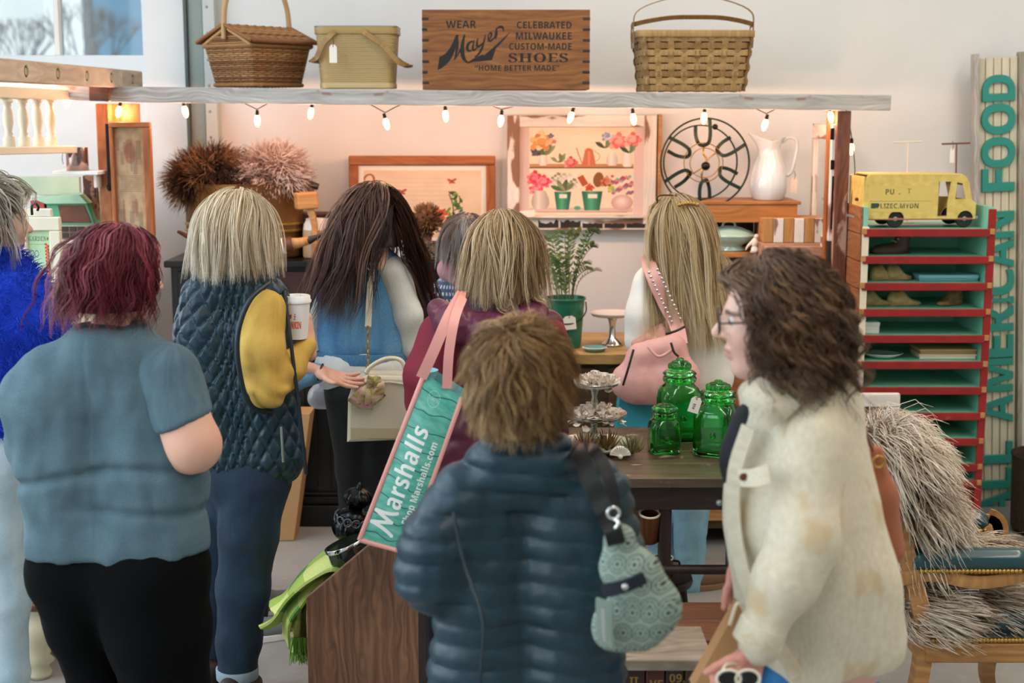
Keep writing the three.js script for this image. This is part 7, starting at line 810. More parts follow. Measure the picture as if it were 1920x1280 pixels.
{ // blonde woman in the quilted gilet
  const D = 4.4, p = new Person('blonde woman in quilted navy gilet over mustard jumper holding a paper cup', D, 450);
  p.bones('torso', [[388, 560, 0, 46], [440, 534, 0, 44], [498, 560, -0.01, 42]], 0.9).bones('torso', [[385, 620, 0, 58], [405, 740, 0, 60], [440, 850, 0, 62]], 0.95).bones('torso', [[468, 620, 0, 62], [488, 740, 0, 62], [504, 850, 0, 67]], 0.95).bones('collar', [[432, 508, 0.02, 40], [470, 508, 0.02, 40]]);
  p.bones('sleeve', [[498, 580, -0.05, 40], [489, 660, -0.1, 43], [499, 728, -0.12, 34]]).bones('sleeve', [[502, 732, -0.12, 32], [540, 694, -0.05, 27], [576, 646, 0.02, 18]]).bones('sleeve_left', [[362, 600, 0.05, 32], [360, 700, 0.12, 28], [420, 720, 0.3, 22]]);
  p.bones('hips', [[440, 890, 0, 62], [482, 890, 0, 63]], 0.95).bones('legs', [[477, 905, -0.02, 66], [466, 1000, -0.03, 55], [456, 1100, -0.03, 49], [448, 1200, -0.03, 41], [445, 1262, -0.03, 38]]).bones('legs', [[425, 905, 0.04, 46], [412, 1020, 0.09, 34], [405, 1150, 0.11, 29], [402, 1262, 0.11, 27]]).bones('shins', [[445, 1262, -0.03, 26], [445, 'F', -0.03, 24]]).bones('shins', [[402, 1262, 0.11, 22], [402, 'F', 0.11, 22]]);
  p.head(446, 440, 142, Math.PI - 0.3, 0.06, 0, 0.02);
  p.hand({ w: P(577, 640, D + 0.025), dir: V(-0.12, 0.95, 0.1), palm: V(-0.85, -0.05, -0.5), side: -1, curl: [0.75, 0.8, 0.85, 0.9], s: 0.86, spread: 0.05, thumb: 0.6, skin: SKIN });
  const cx = P(450, 700, D), quilt = (x, y, z) => { const R = 0.155, u = Math.atan2(x - cx.x, z - cx.z) * R, s = 0.062, a = u * 1.35 + y * 0.75, b = u * 1.35 - y * 0.75, f = (t) => { const k = t / s - Math.floor(t / s) - 0.5; return 0.5 - Math.abs(k); }, g = Math.min(f(a), f(b)) * s; return 0.0065 * Math.exp(-(g / 0.006) * (g / 0.006)) - 0.004 * sst(0, 0.02, g) + 0.004 * fbm(x * 16, y * 16, z * 16, 2); };
  const vestM = mat(0xffffff, 0.38, { map: FAB(0x0f2733, 0x1c3d4b, 60), sheen: 0.3 }), hem = line(D, [360, 890], [575, 907]);
  p.wear('gilet', vestM, ['torso', 'collar'], { k: 0.05, grow: 0.004, cell: 0.0055, disp: quilt, cuts: [hem, (x, y) => y - P(0, 486, D).y] });
  const tm = mat(0x16262e, 0.4); partW(p.o, 'armhole_binding', sweep(spline([P(505, 530, D - 0.1), P(470, 560, D - 0.17), P(447, 620, D - 0.2), P(448, 690, D - 0.2), P(470, 760, D - 0.18), P(510, 775, D - 0.12)], 30), circ(0.008, 8)), tm); partW(p.o, 'front_zip', sweep(spline([P(533, 545, D - 0.04), P(545, 640, D - 0.08), P(560, 760, D - 0.1), P(574, 888, D - 0.1)], 24), circ(0.006, 8)), tm); partW(p.o, 'pocket_zip', sweep([P(527, 800, D - 0.13), P(531, 866, D - 0.12)], circ(0.004, 6)), M.steel);
  p.wear('jumper_sleeve', cloth(0xbd9540, 0xd6b25c, 0.9), ['sleeve'], { k: 0.03, cell: 0.007, disp: (x, y, z) => 0.004 * Math.sin(y * 90 + x * 60 + fbm(x * 10, y * 10, z * 10, 2) * 6) * sst(P(0, 640, D).y, P(0, 720, D).y, y) + creases(0.003, 10, 8)(x, y, z) }, 'mustard yellow jumper sleeve'); p.wear('jumper_sleeve', cloth(0xbd9540, 0xd6b25c, 0.9), ['sleeve_left'], { k: 0.03, cell: 0.01 });
  p.wear('jeans', denim(0x0d1d2e, 0x1d3850), ['hips', 'legs'], { k: 0.03, cell: 0.009, disp: creases(0.005, 12, 12), cuts: [(x, y) => y - P(0, 850, D).y, (x, y) => P(0, 1268, D).y - y] });
  for (const [x, dz, r] of [[445, -0.03, 39], [402, 0.11, 28]]) { const q = P(x, 1258, D + dz); partW(p.o, 'turn_up', lathe([[r * S(D) * 0.9, -0.022], [r * S(D) + 0.003, -0.02], [r * S(D) + 0.004, 0.014], [r * S(D) * 0.9, 0.016]], 28).translate(q.x, q.y, q.z), mat(0x8fa3ad, 0.9)); }
  p.body(['torso', 'collar', 'sleeve', 'sleeve_left', 'hips', 'legs', 'shins'], SKIN);
  p.hair({ seed: 23, n: 420, kids: 9, dark: 0xb8a688, cols: [0xfaeed8, 0xfff8ea, 0xe8d4b2, 0xf6e8d0], root: 0xd8c29a, endY: P(446, 512, D).y, jit: 0.035, len: 0.5, vol: 1.2, tuck: 0, wave: 0.004, wf: 25, r: 0.0017, clump: 0.014, whorl: [-0.05, 0.95, 0.25], bias: [0, 0, 0], lift: 0.05, face: 0.4, flick: 0.1, soft: 0.35, g0: 0.2 });
  p.shoe(445, D - 0.03, 1.3, M.dark).shoe(402, D + 0.11, 1.5, M.dark);
  // her cup
  const c = P(558, 634, D + 0.005), cup = thing('paper_cup', 'white takeaway coffee cup with lid and orange lettering held by the blonde woman', 'cup', c.toArray()), h = 0.117;
  part(cup, 'cup', lathe([[0, 0.002], [0.03, 0.002], [0.031, 0], [0.042, h], [0.0435, h + 0.001], [0.043, h + 0.004], [0.04, h], [0.029, 0.006], [0, 0.006]], 40), mat(0xf1efea, 0.5)); const lid = part(cup, 'lid', lathe([[0.045, h - 0.003], [0.046, h + 0.004], [0.0435, h + 0.007], [0.042, h + 0.018], [0.039, h + 0.02], [0.037, h + 0.013], [0, h + 0.013]], 40), mat(0xf4f3f0, 0.35)); part(lid, 'sip_tab', boxAt(0.012, 0.032, h + 0.012, h + 0.022, -0.01, 0.01, 0.003), M.white);
  const cw = canvasTex(512, 256, (x) => { x.fillStyle = '#f1efea'; x.fillRect(0, 0, 512, 256); x.textAlign = 'center'; x.fillStyle = '#e8663c'; x.font = 'bold 108px sans-serif'; x.fillText('DUNKIN', 256, 224); x.strokeStyle = '#e8663c'; x.lineWidth = 7; x.strokeText('DUNKIN', 256, 224); x.fillStyle = '#d8343c'; x.beginPath(); x.moveTo(120, 66); x.lineTo(150, 58); x.lineTo(196, 66); x.lineTo(238, 60); x.lineTo(222, 104); x.lineTo(196, 108); x.lineTo(188, 124); x.lineTo(150, 112); x.lineTo(124, 96); x.fill(); x.beginPath(); x.arc(316, 60, 11, 0, 7); x.fill(); x.strokeStyle = '#d8343c'; x.lineWidth = 11; x.beginPath(); x.moveTo(312, 74); x.lineTo(306, 102); x.lineTo(322, 128); x.moveTo(306, 102); x.lineTo(286, 124); x.moveTo(290, 84); x.lineTo(312, 80); x.lineTo(336, 92); x.stroke(); });
  const sl = new THREE.CylinderGeometry(0.0402, 0.0338, 0.07, 32, 1, true, -1.05, 1.75).translate(0, 0.062, 0); part(cup, 'printed_band', sl, mat(0xffffff, 0.5, { map: cw })).rotation.y = -0.05;
}
{ // person hidden behind the blonde woman, hand reaching out
  const D = 5.1, p = new Person('person mostly hidden behind the blonde woman, open hand reaching out of a denim cuff', D, 455);
  p.bones('torso', [[420, 570, 0, 40], [455, 545, 0, 38], [490, 570, 0, 36]]).bones('torso', [[440, 620, 0, 58], [445, 780, 0, 56]]).bones('torso', [[470, 620, 0, 50], [470, 780, 0, 52]]).bones('sleeve', [[496, 580, 0, 28], [510, 690, 0.0, 25], [545, 708, -0.06, 24], [592, 700, -0.14, 20]]).bones('sleeve', [[415, 600, 0.05, 25], [425, 700, 0.1, 20]]);
  p.bones('hips', [[440, 830, 0, 52], [470, 830, 0, 52]]).bones('legs', [[440, 870, 0, 46], [445, 1000, 0, 32], [456, 'F', 0.1, 24]]).bones('legs', [[472, 870, 0, 46], [476, 1000, 0, 32], [484, 'F', 0, 24]]);
  p.head(455, 452, 114, Math.PI - 0.5, 0, 0, 0.02);
  p.hand({ w: P(600, 697, D - 0.16), dir: V(0.93, -0.3, 0.1), palm: V(0.25, 0.85, 0.45), side: 1, curl: [0.12, 0.16, 0.2, 0.26], s: 0.88, spread: 0.08, thumb: 0.35, skin: 0xd9a78c });
  p.wear('denim_jacket', denim(0x4a7596, 0x7ca4bf), ['torso', 'sleeve'], { k: 0.04, cell: 0.009, disp: creases(0.004, 10, 10), cuts: [(x, y) => P(0, 800, D).y - y] }); const w = P(594, 698, D - 0.15); partW(p.o, 'bracelet', mv(new THREE.TorusGeometry(0.03, 0.004, 8, 24).rotateY(Math.PI / 2), 0, 0, 0, 0, 0, -0.3).translate(w.x + 0.012, w.y, w.z), M.dark);
  p.wear('trousers', mat(0x15191c, 0.8), ['hips', 'legs'], { k: 0.03, cell: 0.013, cuts: [(x, y) => y - P(0, 790, D).y] }); p.body(['torso', 'sleeve', 'hips', 'legs'], SKIN);
  p.hair({ seed: 24, n: 140, kids: 6, dark: 0x3a2c20, cols: [0x6a5238, 0x584028], len: 0.1, vol: 1.05, tuck: 0.9, r: 0.002, capY: P(0, 480, D).y });
  p.shoe(514, Dat(1146, 0), 0.5, mat(0x6a6f70, 0.7), 0.24).shoe(486, Dat(1198, 0), 0.3, mat(0x6a6f70, 0.7), 0.24);
  const k = thing('paper_bag', 'tall kraft paper bag standing on the floor against the black sideboard', 'bag', [X(512, 6.15), 0, -6.2]), g = extr([[X(474, 6.15), 0.002], [X(536, 6.15), 0.002], [X(573, 6.15), Y(775, 6.15)], [X(490, 6.15), Y(775, 6.15)]], 0.15, 0.003).translate(0, 0, -6.3); partW(k, 'bag', boxUV(g), M.kraft); partW(k, 'handle', tube([P(510, 775, 6.16), P(512, 745, 6.16), P(545, 745, 6.16), P(550, 775, 6.16)], 0.004, 6, { n: 14 }), M.cream);
}
{ // woman with long dark hair in a denim gilet
  const D = 5.2, p = new Person('woman with very long dark brown hair in denim gilet over pale long sleeves', D, 680);
  p.bones('torso', [[638, 510, 0, 34], [690, 482, 0, 32], [728, 510, 0, 34]], 0.9).bones('torso', [[638, 560, 0, 42], [648, 640, 0, 52]], 0.8).bones('torso', [[716, 555, 0, 44], [712, 640, 0, 50]], 0.8).bones('sleeve', [[738, 512, -0.02, 33], [764, 590, -0.03, 27], [772, 650, 0.0, 22], [768, 705, 0.14, 17]]).bones('sleeve', [[622, 520, 0.02, 30], [606, 600, 0.05, 25], [612, 680, 0.16, 19]]);
  p.bones('hips', [[645, 690, 0, 52], [715, 690, 0, 50]], 0.85).bones('legs', [[655, 740, 0, 50], [660, 880, 0, 32], [662, 1000, 0, 26], [662, 'F', 0, 22]]).bones('legs', [[712, 740, 0, 48], [708, 880, 0, 32], [706, 'F', 0, 22]]);
  p.head(704, 412, 116, Math.PI + 0.35, 0.08, 0, 0.0);
  const L1 = (x, y) => P(0, 678, D).y - y; p.wear('sleeves', cloth(0xc3c6c0, 0xdde0da, 0.9), ['sleeve'], { k: 0.03, grow: -0.002, cell: 0.008, disp: creases(0.004, 10, 8) }, 'pale grey sleeves');
  p.wear('denim_gilet', denim(0x3f78a8, 0x7fb2d6), ['torso'], { k: 0.05, grow: 0.002, cell: 0.008, disp: creases(0.004, 10, 8), cuts: [L1] }); const hb = []; for (let i = 0; i < 32; i++) { const a = i / 32 * 6.2832; hb.push(V(P(680, 668, D).x + Math.cos(a) * 0.168, P(0, 668, D).y, -D + Math.sin(a) * 0.088)); } partW(p.o, 'hem_band', sweep(hb, rect(0.008, 0.04), { closed: true, up: V(0, 1, 0) }), denim(0x3a709c, 0x6a9cc2));
  p.wear('shirt_tail', cloth(0xdcdedc, 0xf0f1ee), ['hips'], { k: 0.05, grow: 0.006, cell: 0.009, disp: creases(0.007, 14, 4), cuts: [line(D, [590, 735], [760, 712]), (x, y) => y - P(0, 655, D).y] });
  p.wear('trousers', mat(0x0e1012, 0.7), ['hips', 'legs'], { k: 0.03, grow: -0.004, cell: 0.012, cuts: [(x, y) => y - P(0, 700, D).y] });
  const body = p.body(['torso', 'sleeve', 'hips', 'legs'], SKIN);
  const fs = p.fields.slice(0, 3), col = (x, y, z) => Math.min(...fs.map((f) => f(x, y, z)));
  p.hair({ seed: 35, n: 300, side: -1, kids: 8, dark: 0x1d110d, cols: [0x4a2e24, 0x6a4636], endY: P(0, 600, D).y, jit: 0.08, len: 0.75, vol: 1.14, tuck: 0.05, wave: 0.012, wf: 18, r: 0.0021, clump: 0.016, conv: 0.5, mess: 0.08, collide: col, bias: [0.2, 0, -0.3], face: 0.35, soft: 0.3, ds: 0.018, capY: P(0, 440, D).y });
  p.hair({ seed: 25, side: 1, sideMin: -0.12, n: 420, kids: 9, dark: 0x1d110d, cols: [0x4a2e24, 0x6a4636, 0x2b1a15, 0x7f5a48], endY: P(0, 590, D).y, jit: 0.09, len: 0.75, vol: 1.14, tuck: 0.1, wave: 0.016, wf: 18, r: 0.0021, clump: 0.022, conv: 0.5, mess: 0.2, collide: col, bias: [-0.3, 0, 0.06], face: 0.35, soft: 0.3, ds: 0.018, ragged: 0.3, capY: P(0, 470, D).y, whorl: [0, 0.9, 0.2] });
  p.shoe(662, D, 1.4, M.black).shoe(706, D, 1.5, M.black);
  // her handbag, strap, scarf; carrier bag
  const b = thing('handbag', 'cream leather handbag with chain strap and knotted floral scarf', 'handbag', P(705, 825, D - 0.2)), bd = D - 0.2, lm = mat(0xd9d0b8, 0.35), pr = [[654, 822], [656, 740], [668, 705], [690, 697], [775, 700], [792, 720], [800, 760], [800, 816]].map(([x, y]) => { const q = P(x, y, bd); return [q.x, q.y]; }), s = new THREE.Shape(); pr.forEach((q, i) => (i ? s.lineTo(...q) : s.moveTo(...q))); s.closePath();
  partW(b, 'body', extr(s, 0.13, 0.012).translate(0, 0, -bd - 0.065), lm); partW(b, 'base_panel', pb(656, 800, 800, 824, bd - 0.066, 0.132, 0.006), mat(0xc4b692, 0.4)); partW(b, 'top_flap', sweep([P(664, 722, bd - 0.07), P(730, 716, bd - 0.072), P(790, 724, bd - 0.07)], rect(0.004, 0.006)), lm);
  for (const z of [-0.05, 0.05]) partW(b, 'handle', sweep(spline([P(686, 700, bd + z), P(692, 690, bd + z), P(725, 672, bd + z), P(752, 676, bd + z), P(762, 702, bd + z)], 24), circ(0.008, 8)), lm); partW(b, 'strap', sweep(spline([P(702, 470, D - 0.13), P(694, 540, D - 0.15), P(690, 612, D - 0.17)], 16), rect(0.022, 0.005), { up: V(0, 0.15, 1), crease: true }), M.cream);
  const ch = []; for (let i = 0; i < 9; i++) { const q = P(690, 616 + i * 9, D - 0.18); ch.push(new THREE.TorusGeometry(0.009, 0.003, 6, 12).scale(0.7, 1, 1).rotateY(i % 2 * 1.57).translate(q.x, q.y, q.z)); } partW(b, 'chain', merge(ch), M.brass); partW(b, 'strap_fork', sweep([P(690, 690, D - 0.19), P(688, 702, bd)], circ(0.004, 6)), M.brass); partW(b, 'buckle', new THREE.TorusGeometry(0.012, 0.003, 6, 12).translate(...P(695, 500, D - 0.15).toArray()), M.chrome);
  const sc = thing('scarf', 'floral yellow-green and pink scarf knotted round the cream handbag handle', 'scarf', P(690, 760, bd - 0.1)), R = rng(2), sg = [], sp2 = [0x9c8f4a, 0xc4b070, 0xd8a8a0, 0x7a6a3a, 0xe3d2a8].map(lin), cf = (x, y, z) => sp2[Math.floor(clamp(0.5 + fbm(x * 45, y * 45, z * 45, 2) * 1.7, 0, 0.999) * 5)]; for (let i = 0; i < 7; i++) { const a = i * 0.6 - 2.2, q = P(695, 716, bd - 0.085), e = q.clone().add(V(Math.cos(a) * 0.036, Math.sin(a) * 0.03 - 0.01, 0.02)), e2 = q.clone().add(V(Math.cos(a) * 0.05 - 0.015, Math.sin(a) * 0.03 - 0.05, 0.015)); sg.push(sweep(spline([q, e, e2], 10), rect(0.024, 0.005), { scale: (t) => 0.5 + Math.sin(t * 3.1) * 0.8, up: V(0.2, 0.1, 1) })); } for (const [x, y] of [[664, 758], [684, 766], [712, 750]]) sg.push(sweep(spline([P(692, 716, bd - 0.09), P((x + 690) / 2, 738, bd - 0.1), P(x, y, bd - 0.09)], 10), rect(0.04, 0.006), { scale: (t) => 0.4 + t, up: V(0, 0.1, 1) })); const sm = merge(sg); paint(sm, cf); partW(sc, 'cloth', sm, vmat(0.8)); partW(sc, 'knot', paint(ball(0.022, ...P(695, 716, bd - 0.09).toArray(), 1, 0.8, 0.8), cf), vmat(0.8));
  const cg = thing('carrier_bag', 'white translucent plastic carrier bag hanging behind the open hand', 'bag', P(612, 770, 5.3)); const bl = [bone(P(598, 745, 5.3), P(628, 742, 5.3), 0.045, 0.05), bone(P(612, 690, 5.3), P(612, 730, 5.3), 0.012, 0.04)], [lo, hi] = boundsOf(bl, 0.02); partW(cg, 'bag', nets((x, y, z) => dBones(bl, x, y, z, 0.04) + 0.008 * Math.abs(fbm(x * 30, y * 12, z * 30, 3)), lo, hi, 0.006), mat(0xe2e4ea, 0.3, { transmission: 0.4, thickness: 0 })); partW(cg, 'handle', tube([P(606, 692, 5.3), P(610, 675, 5.34), P(613, 690, 5.3)], 0.005, 6, { n: 10 }), M.white);
}
{ // grey-haired woman between the long-haired and the burgundy woman
  const D = 5.7, p = new Person('grey-haired woman in pink scarf and patterned navy top, half hidden behind the burgundy coat', D, 862);
  p.bones('torso', [[826, 560, 0, 30], [862, 535, 0, 30], [905, 560, 0, 32]]).bones('torso', [[842, 620, 0, 46], [848, 760, 0, 46]]).bones('torso', [[885, 620, 0, 44], [880, 760, 0, 46]]).bones('legs', [[845, 800, 0, 42], [848, 'F', 0, 22]]).bones('legs', [[885, 800, 0, 42], [884, 'F', 0, 22]]).bones('scarf', [[842, 505, -0.04, 22], [872, 512, -0.06, 24], [900, 505, 0, 20]]);
  p.head(872, 458, 102, Math.PI + 0.3, 0.1); p.wear('patterned_top', mat(0xffffff, 0.85, { map: tex(128, 128, (u, v) => { const a = Math.hypot((u * 4) % 1 - 0.5, (v * 4) % 1 - 0.5); return a < 0.28 ? [0.82, 0.85, 0.88] : [0.32, 0.38, 0.5]; }, { rep: [9, 9], mirror: false }) }), ['torso'], { k: 0.05, cell: 0.01, disp: creases(0.004, 10, 8), cuts: [(x, y) => P(0, 790, D).y - y] });
  p.wear('scarf', cloth(0xb9838c, 0xd8a8ae), ['scarf'], { k: 0.04, cell: 0.008, disp: creases(0.006, 30, 20) }); p.wear('trousers', mat(0x22262e, 0.8), ['legs'], { k: 0.03, cell: 0.014 }); p.body(['torso', 'legs', 'scarf'], SKIN);
  p.hair({ seed: 26, n: 240, kids: 7, dark: 0x6a655f, cols: [0xb9b4ae, 0xd9d5d0, 0x8f8a84, 0x7a5038], len: 0.14, vol: 1.12, tuck: 0.8, wave: 0.004, r: 0.002, capY: P(0, 488, D).y, lift: 0.2 });
  p.shoe(848, D, 1.5, M.dark).shoe(884, D, 1.5, M.dark);
}
{ // woman in the burgundy coat
  const D = 4.3, p = new Person('woman with shoulder-length streaky blonde hair in burgundy hooded coat carrying a turquoise shopping bag', D, 930);
  p.bones('torso', [[848, 622, 0, 50], [930, 588, 0, 48], [1012, 622, 0, 46]], 0.9).bones('torso', [[882, 690, 0, 74], [892, 800, 0, 78], [895, 905, 0, 86]], 0.75).bones('torso', [[972, 690, 0, 74], [976, 800, 0, 80], [982, 905, 0, 86]], 0.75).bones('sleeve', [[832, 632, -0.03, 46], [806, 705, -0.06, 44], [803, 752, -0.03, 38], [850, 800, 0.18, 28]]).bones('sleeve', [[1024, 632, -0.02, 38], [1034, 720, 0, 34], [1020, 800, 0.12, 30]]);
  p.bones('hood', [[822, 580, -0.06, 20], [850, 606, -0.14, 30], [930, 628, -0.17, 36], [988, 606, -0.14, 28], [1008, 580, -0.06, 20]]);
  p.bones('hips', [[890, 930, 0, 82], [980, 930, 0, 84]], 0.8).bones('legs', [[880, 990, 0, 72], [866, 1100, 0, 58], [856, 1250, 0, 48], [856, 'F', 0, 34]]).bones('legs', [[980, 990, 0, 72], [975, 1250, 0, 48], [975, 'F', 0, 34]]);
  p.head(944, 476, 146, Math.PI - 0.12, 0.08, 0, 0.0);
  const puff = (x, y, z) => -0.007 * Math.abs(Math.sin(y * 38 + fbm(x * 8, y * 8, z * 8, 2) * 2)) - 0.008 * (Math.abs(fbm(x * 12, y * 12, z * 12, 3)) * 2 - 0.4);
  const sm = mat(0x7e142c, 0.75, { bumpMap: weaveBump, bumpScale: 0.001 }); p.wear('coat_sleeve', sm, ['sleeve'], { k: 0.03, grow: 0.004, cell: 0.009, disp: creases(0.004, 8, 6) });
  p.wear('coat', mat(0x52122a, 0.45), ['torso', 'hips'], { k: 0.06, grow: 0, cell: 0.008, disp: puff, cuts: [(x, y) => P(0, 960, D).y - y] }); p.wear('hood', mat(0x5a1c38, 0.4), ['hood'], { k: 0.04, cell: 0.006, disp: creases(0.007, 24, 14) }); partW(p.o, 'hood_cord', sweep(spline([P(960, 560, D - 0.2), P(975, 585, D - 0.26), P(985, 610, D - 0.25)], 10), circ(0.003, 6)), M.dark);
  p.wear('jeans', denim(0x2f77ad, 0x5aa4d6), ['hips', 'legs'], { grow: -0.006, k: 0.03, cell: 0.012, disp: creases(0.005, 10, 10), cuts: [(x, y) => y - P(0, 930, D).y] }); p.body(['torso', 'sleeve', 'hips', 'legs'], SKIN);
  const fs = p.fields.slice(0, 3), col = (x, y, z) => Math.min(...fs.map((f) => f(x, y, z)));
  p.hair({ seed: 27, n: 380, kids: 9, dark: 0x6b5840, cols: [0xdcc094, 0xf0dcb6, 0xa8845a, 0xe8d0a4], root: 0x9c7a50, endY: P(944, 556, D).y, jit: 0.05, len: 0.46, vol: 1.08, tuck: 0.08, wave: 0.007, wf: 22, r: 0.0018, clump: 0.015, whorl: [0.1, 0.93, 0.1], flick: 1.2, mess: 0.2, face: 0.4, soft: 0.35, collide: col });
  p.shoe(856, D, 1.5, M.black).shoe(975, D, 1.5, M.black);
  // her shopping bag
  const bd = 3.78, c = (x, y, d = bd) => P(x, y, d), bag = thing('shopping_bag', 'turquoise wood-print shopping bag with pink edges, pink straps and white lettering', 'bag', P(770, 1030, bd)), a0 = c(674, 1012), a1 = c(762, 1036), a2 = c(866, 745), a3 = c(796, 700), back = V(0.01, 0.0, -0.1);
  const W = 320, Hh = 1024, tx = printTex(W, Hh, (u, v) => { const n = fbm(u * 3, v * 26, 4, 4), l = Math.abs((v * 9.0 + fbm(u * 2, v * 2, 1, 2) * 0.6) % 1 - 0.5); let q = mix3([0.26, 0.62, 0.56], [0.5, 0.8, 0.72], clamp(0.5 + n * 1.1)); if (l < 0.03) q = mix3(q, [0.12, 0.36, 0.34], 0.8); const e = Math.min(u, 1 - u); return e < 0.03 || v < 0.012 ? [0.91, 0.66, 0.62] : q; }, (x) => {
    x.save(); x.translate(W * 0.56, Hh * 0.885); x.rotate(-Math.PI / 2); x.fillStyle = '#f2f4f0'; x.font = 'bold 176px sans-serif'; const m = x.measureText('arshalls').width; x.save(); x.translate(120, 0); x.scale(520 / m, 1); x.fillText('arshalls', 0, 0); x.restore(); x.strokeStyle = '#f2f4f0'; x.lineCap = x.lineJoin = 'round'; x.lineWidth = 22; x.beginPath(); x.moveTo(-40, 10); x.quadraticCurveTo(0, -60, 10, -150); x.lineTo(40, -20); x.quadraticCurveTo(70, -110, 84, -150); x.quadraticCurveTo(80, -60, 104, -6); x.stroke(); x.restore();
    x.save(); x.translate(W * 0.84, Hh * 0.835); x.rotate(-Math.PI / 2); x.fillStyle = '#f2f4f0'; x.font = 'bold 68px sans-serif'; const m2 = x.measureText('Shop Marshalls.com').width; x.scale(540 / m2, 1); x.fillText('Shop Marshalls.com', 0, 0); x.restore(); x.strokeStyle = 'rgba(240,244,240,.4)'; x.lineWidth = 5; x.beginPath(); x.arc(130, 96, 46, 0, 7); x.stroke(); x.fillStyle = 'rgba(240,244,240,.45)'; x.font = 'bold 34px sans-serif'; x.fillText('100%', 88, 108); });
  const flat = (g) => g; const fr = quad(a0, a1, a2, a3, 8, 24, (q, u, v) => { q.z += 0.02 * Math.sin(u * 3.1) * Math.sin(v * 3.1); }); partW(bag, 'front_panel', fr, mat(0xffffff, 0.35, { map: tx, side: THREE.DoubleSide }));
  const b0 = a0.clone().add(back), b1 = a1.clone().add(back), b2 = a2.clone().add(back), b3 = a3.clone().add(back), sd = mat(0x7fc4c8, 0.4, { side: THREE.DoubleSide }), pm = mat(0xe8a39a, 0.5); const gus = quad(b0, a0, a3, b3, 6, 12, (q, u, v) => { q.x += 0.03 * Math.sin(u * 3.14); }); paint(gus, (x, y, z) => { const n = fbm(x * 30, y * 30, z * 30, 2); return y < a0.y + 0.22 && n > 0.05 ? (n > 0.2 ? [0.12, 0.07, 0.3] : [0.5, 0.1, 0.25]) : [0.2, 0.5, 0.55]; }); partW(bag, 'side_gusset', gus, vmat(0.5, { side: THREE.DoubleSide })); partW(bag, 'side_gusset', quad(a1, b1, b2, a2, 6, 12, (q, u) => { q.x -= 0.03 * Math.sin(u * 3.14); }), sd); partW(bag, 'back_panel', quad(b1, b0, b3, b2, 4, 8), sd); partW(bag, 'base', quad(b0, b1, a1, a0), sd);
  for (const [q, r] of [[a0, a3], [a1, a2], [a0, a1]]) partW(bag, 'edge_binding', sweep([q, r], circ(0.007, 8)), pm); partW(bag, 'strap', sweep(spline([c(790, 708, bd - 0.005), c(812, 660, bd - 0.02), c(838, 600, bd), c(862, 556, bd + 0.12), c(858, 560, bd + 0.32)], 24), rect(0.03, 0.003), { up: V(0.1, 0.1, 1), crease: true }), pm); partW(bag, 'strap', sweep(spline([c(838, 728, bd - 0.005), c(842, 660, bd - 0.02), c(852, 600, bd), c(868, 556, bd + 0.12), c(866, 560, bd + 0.32)], 24), rect(0.026, 0.003), { up: V(0.1, 0.1, 1), crease: true }), pm);
}
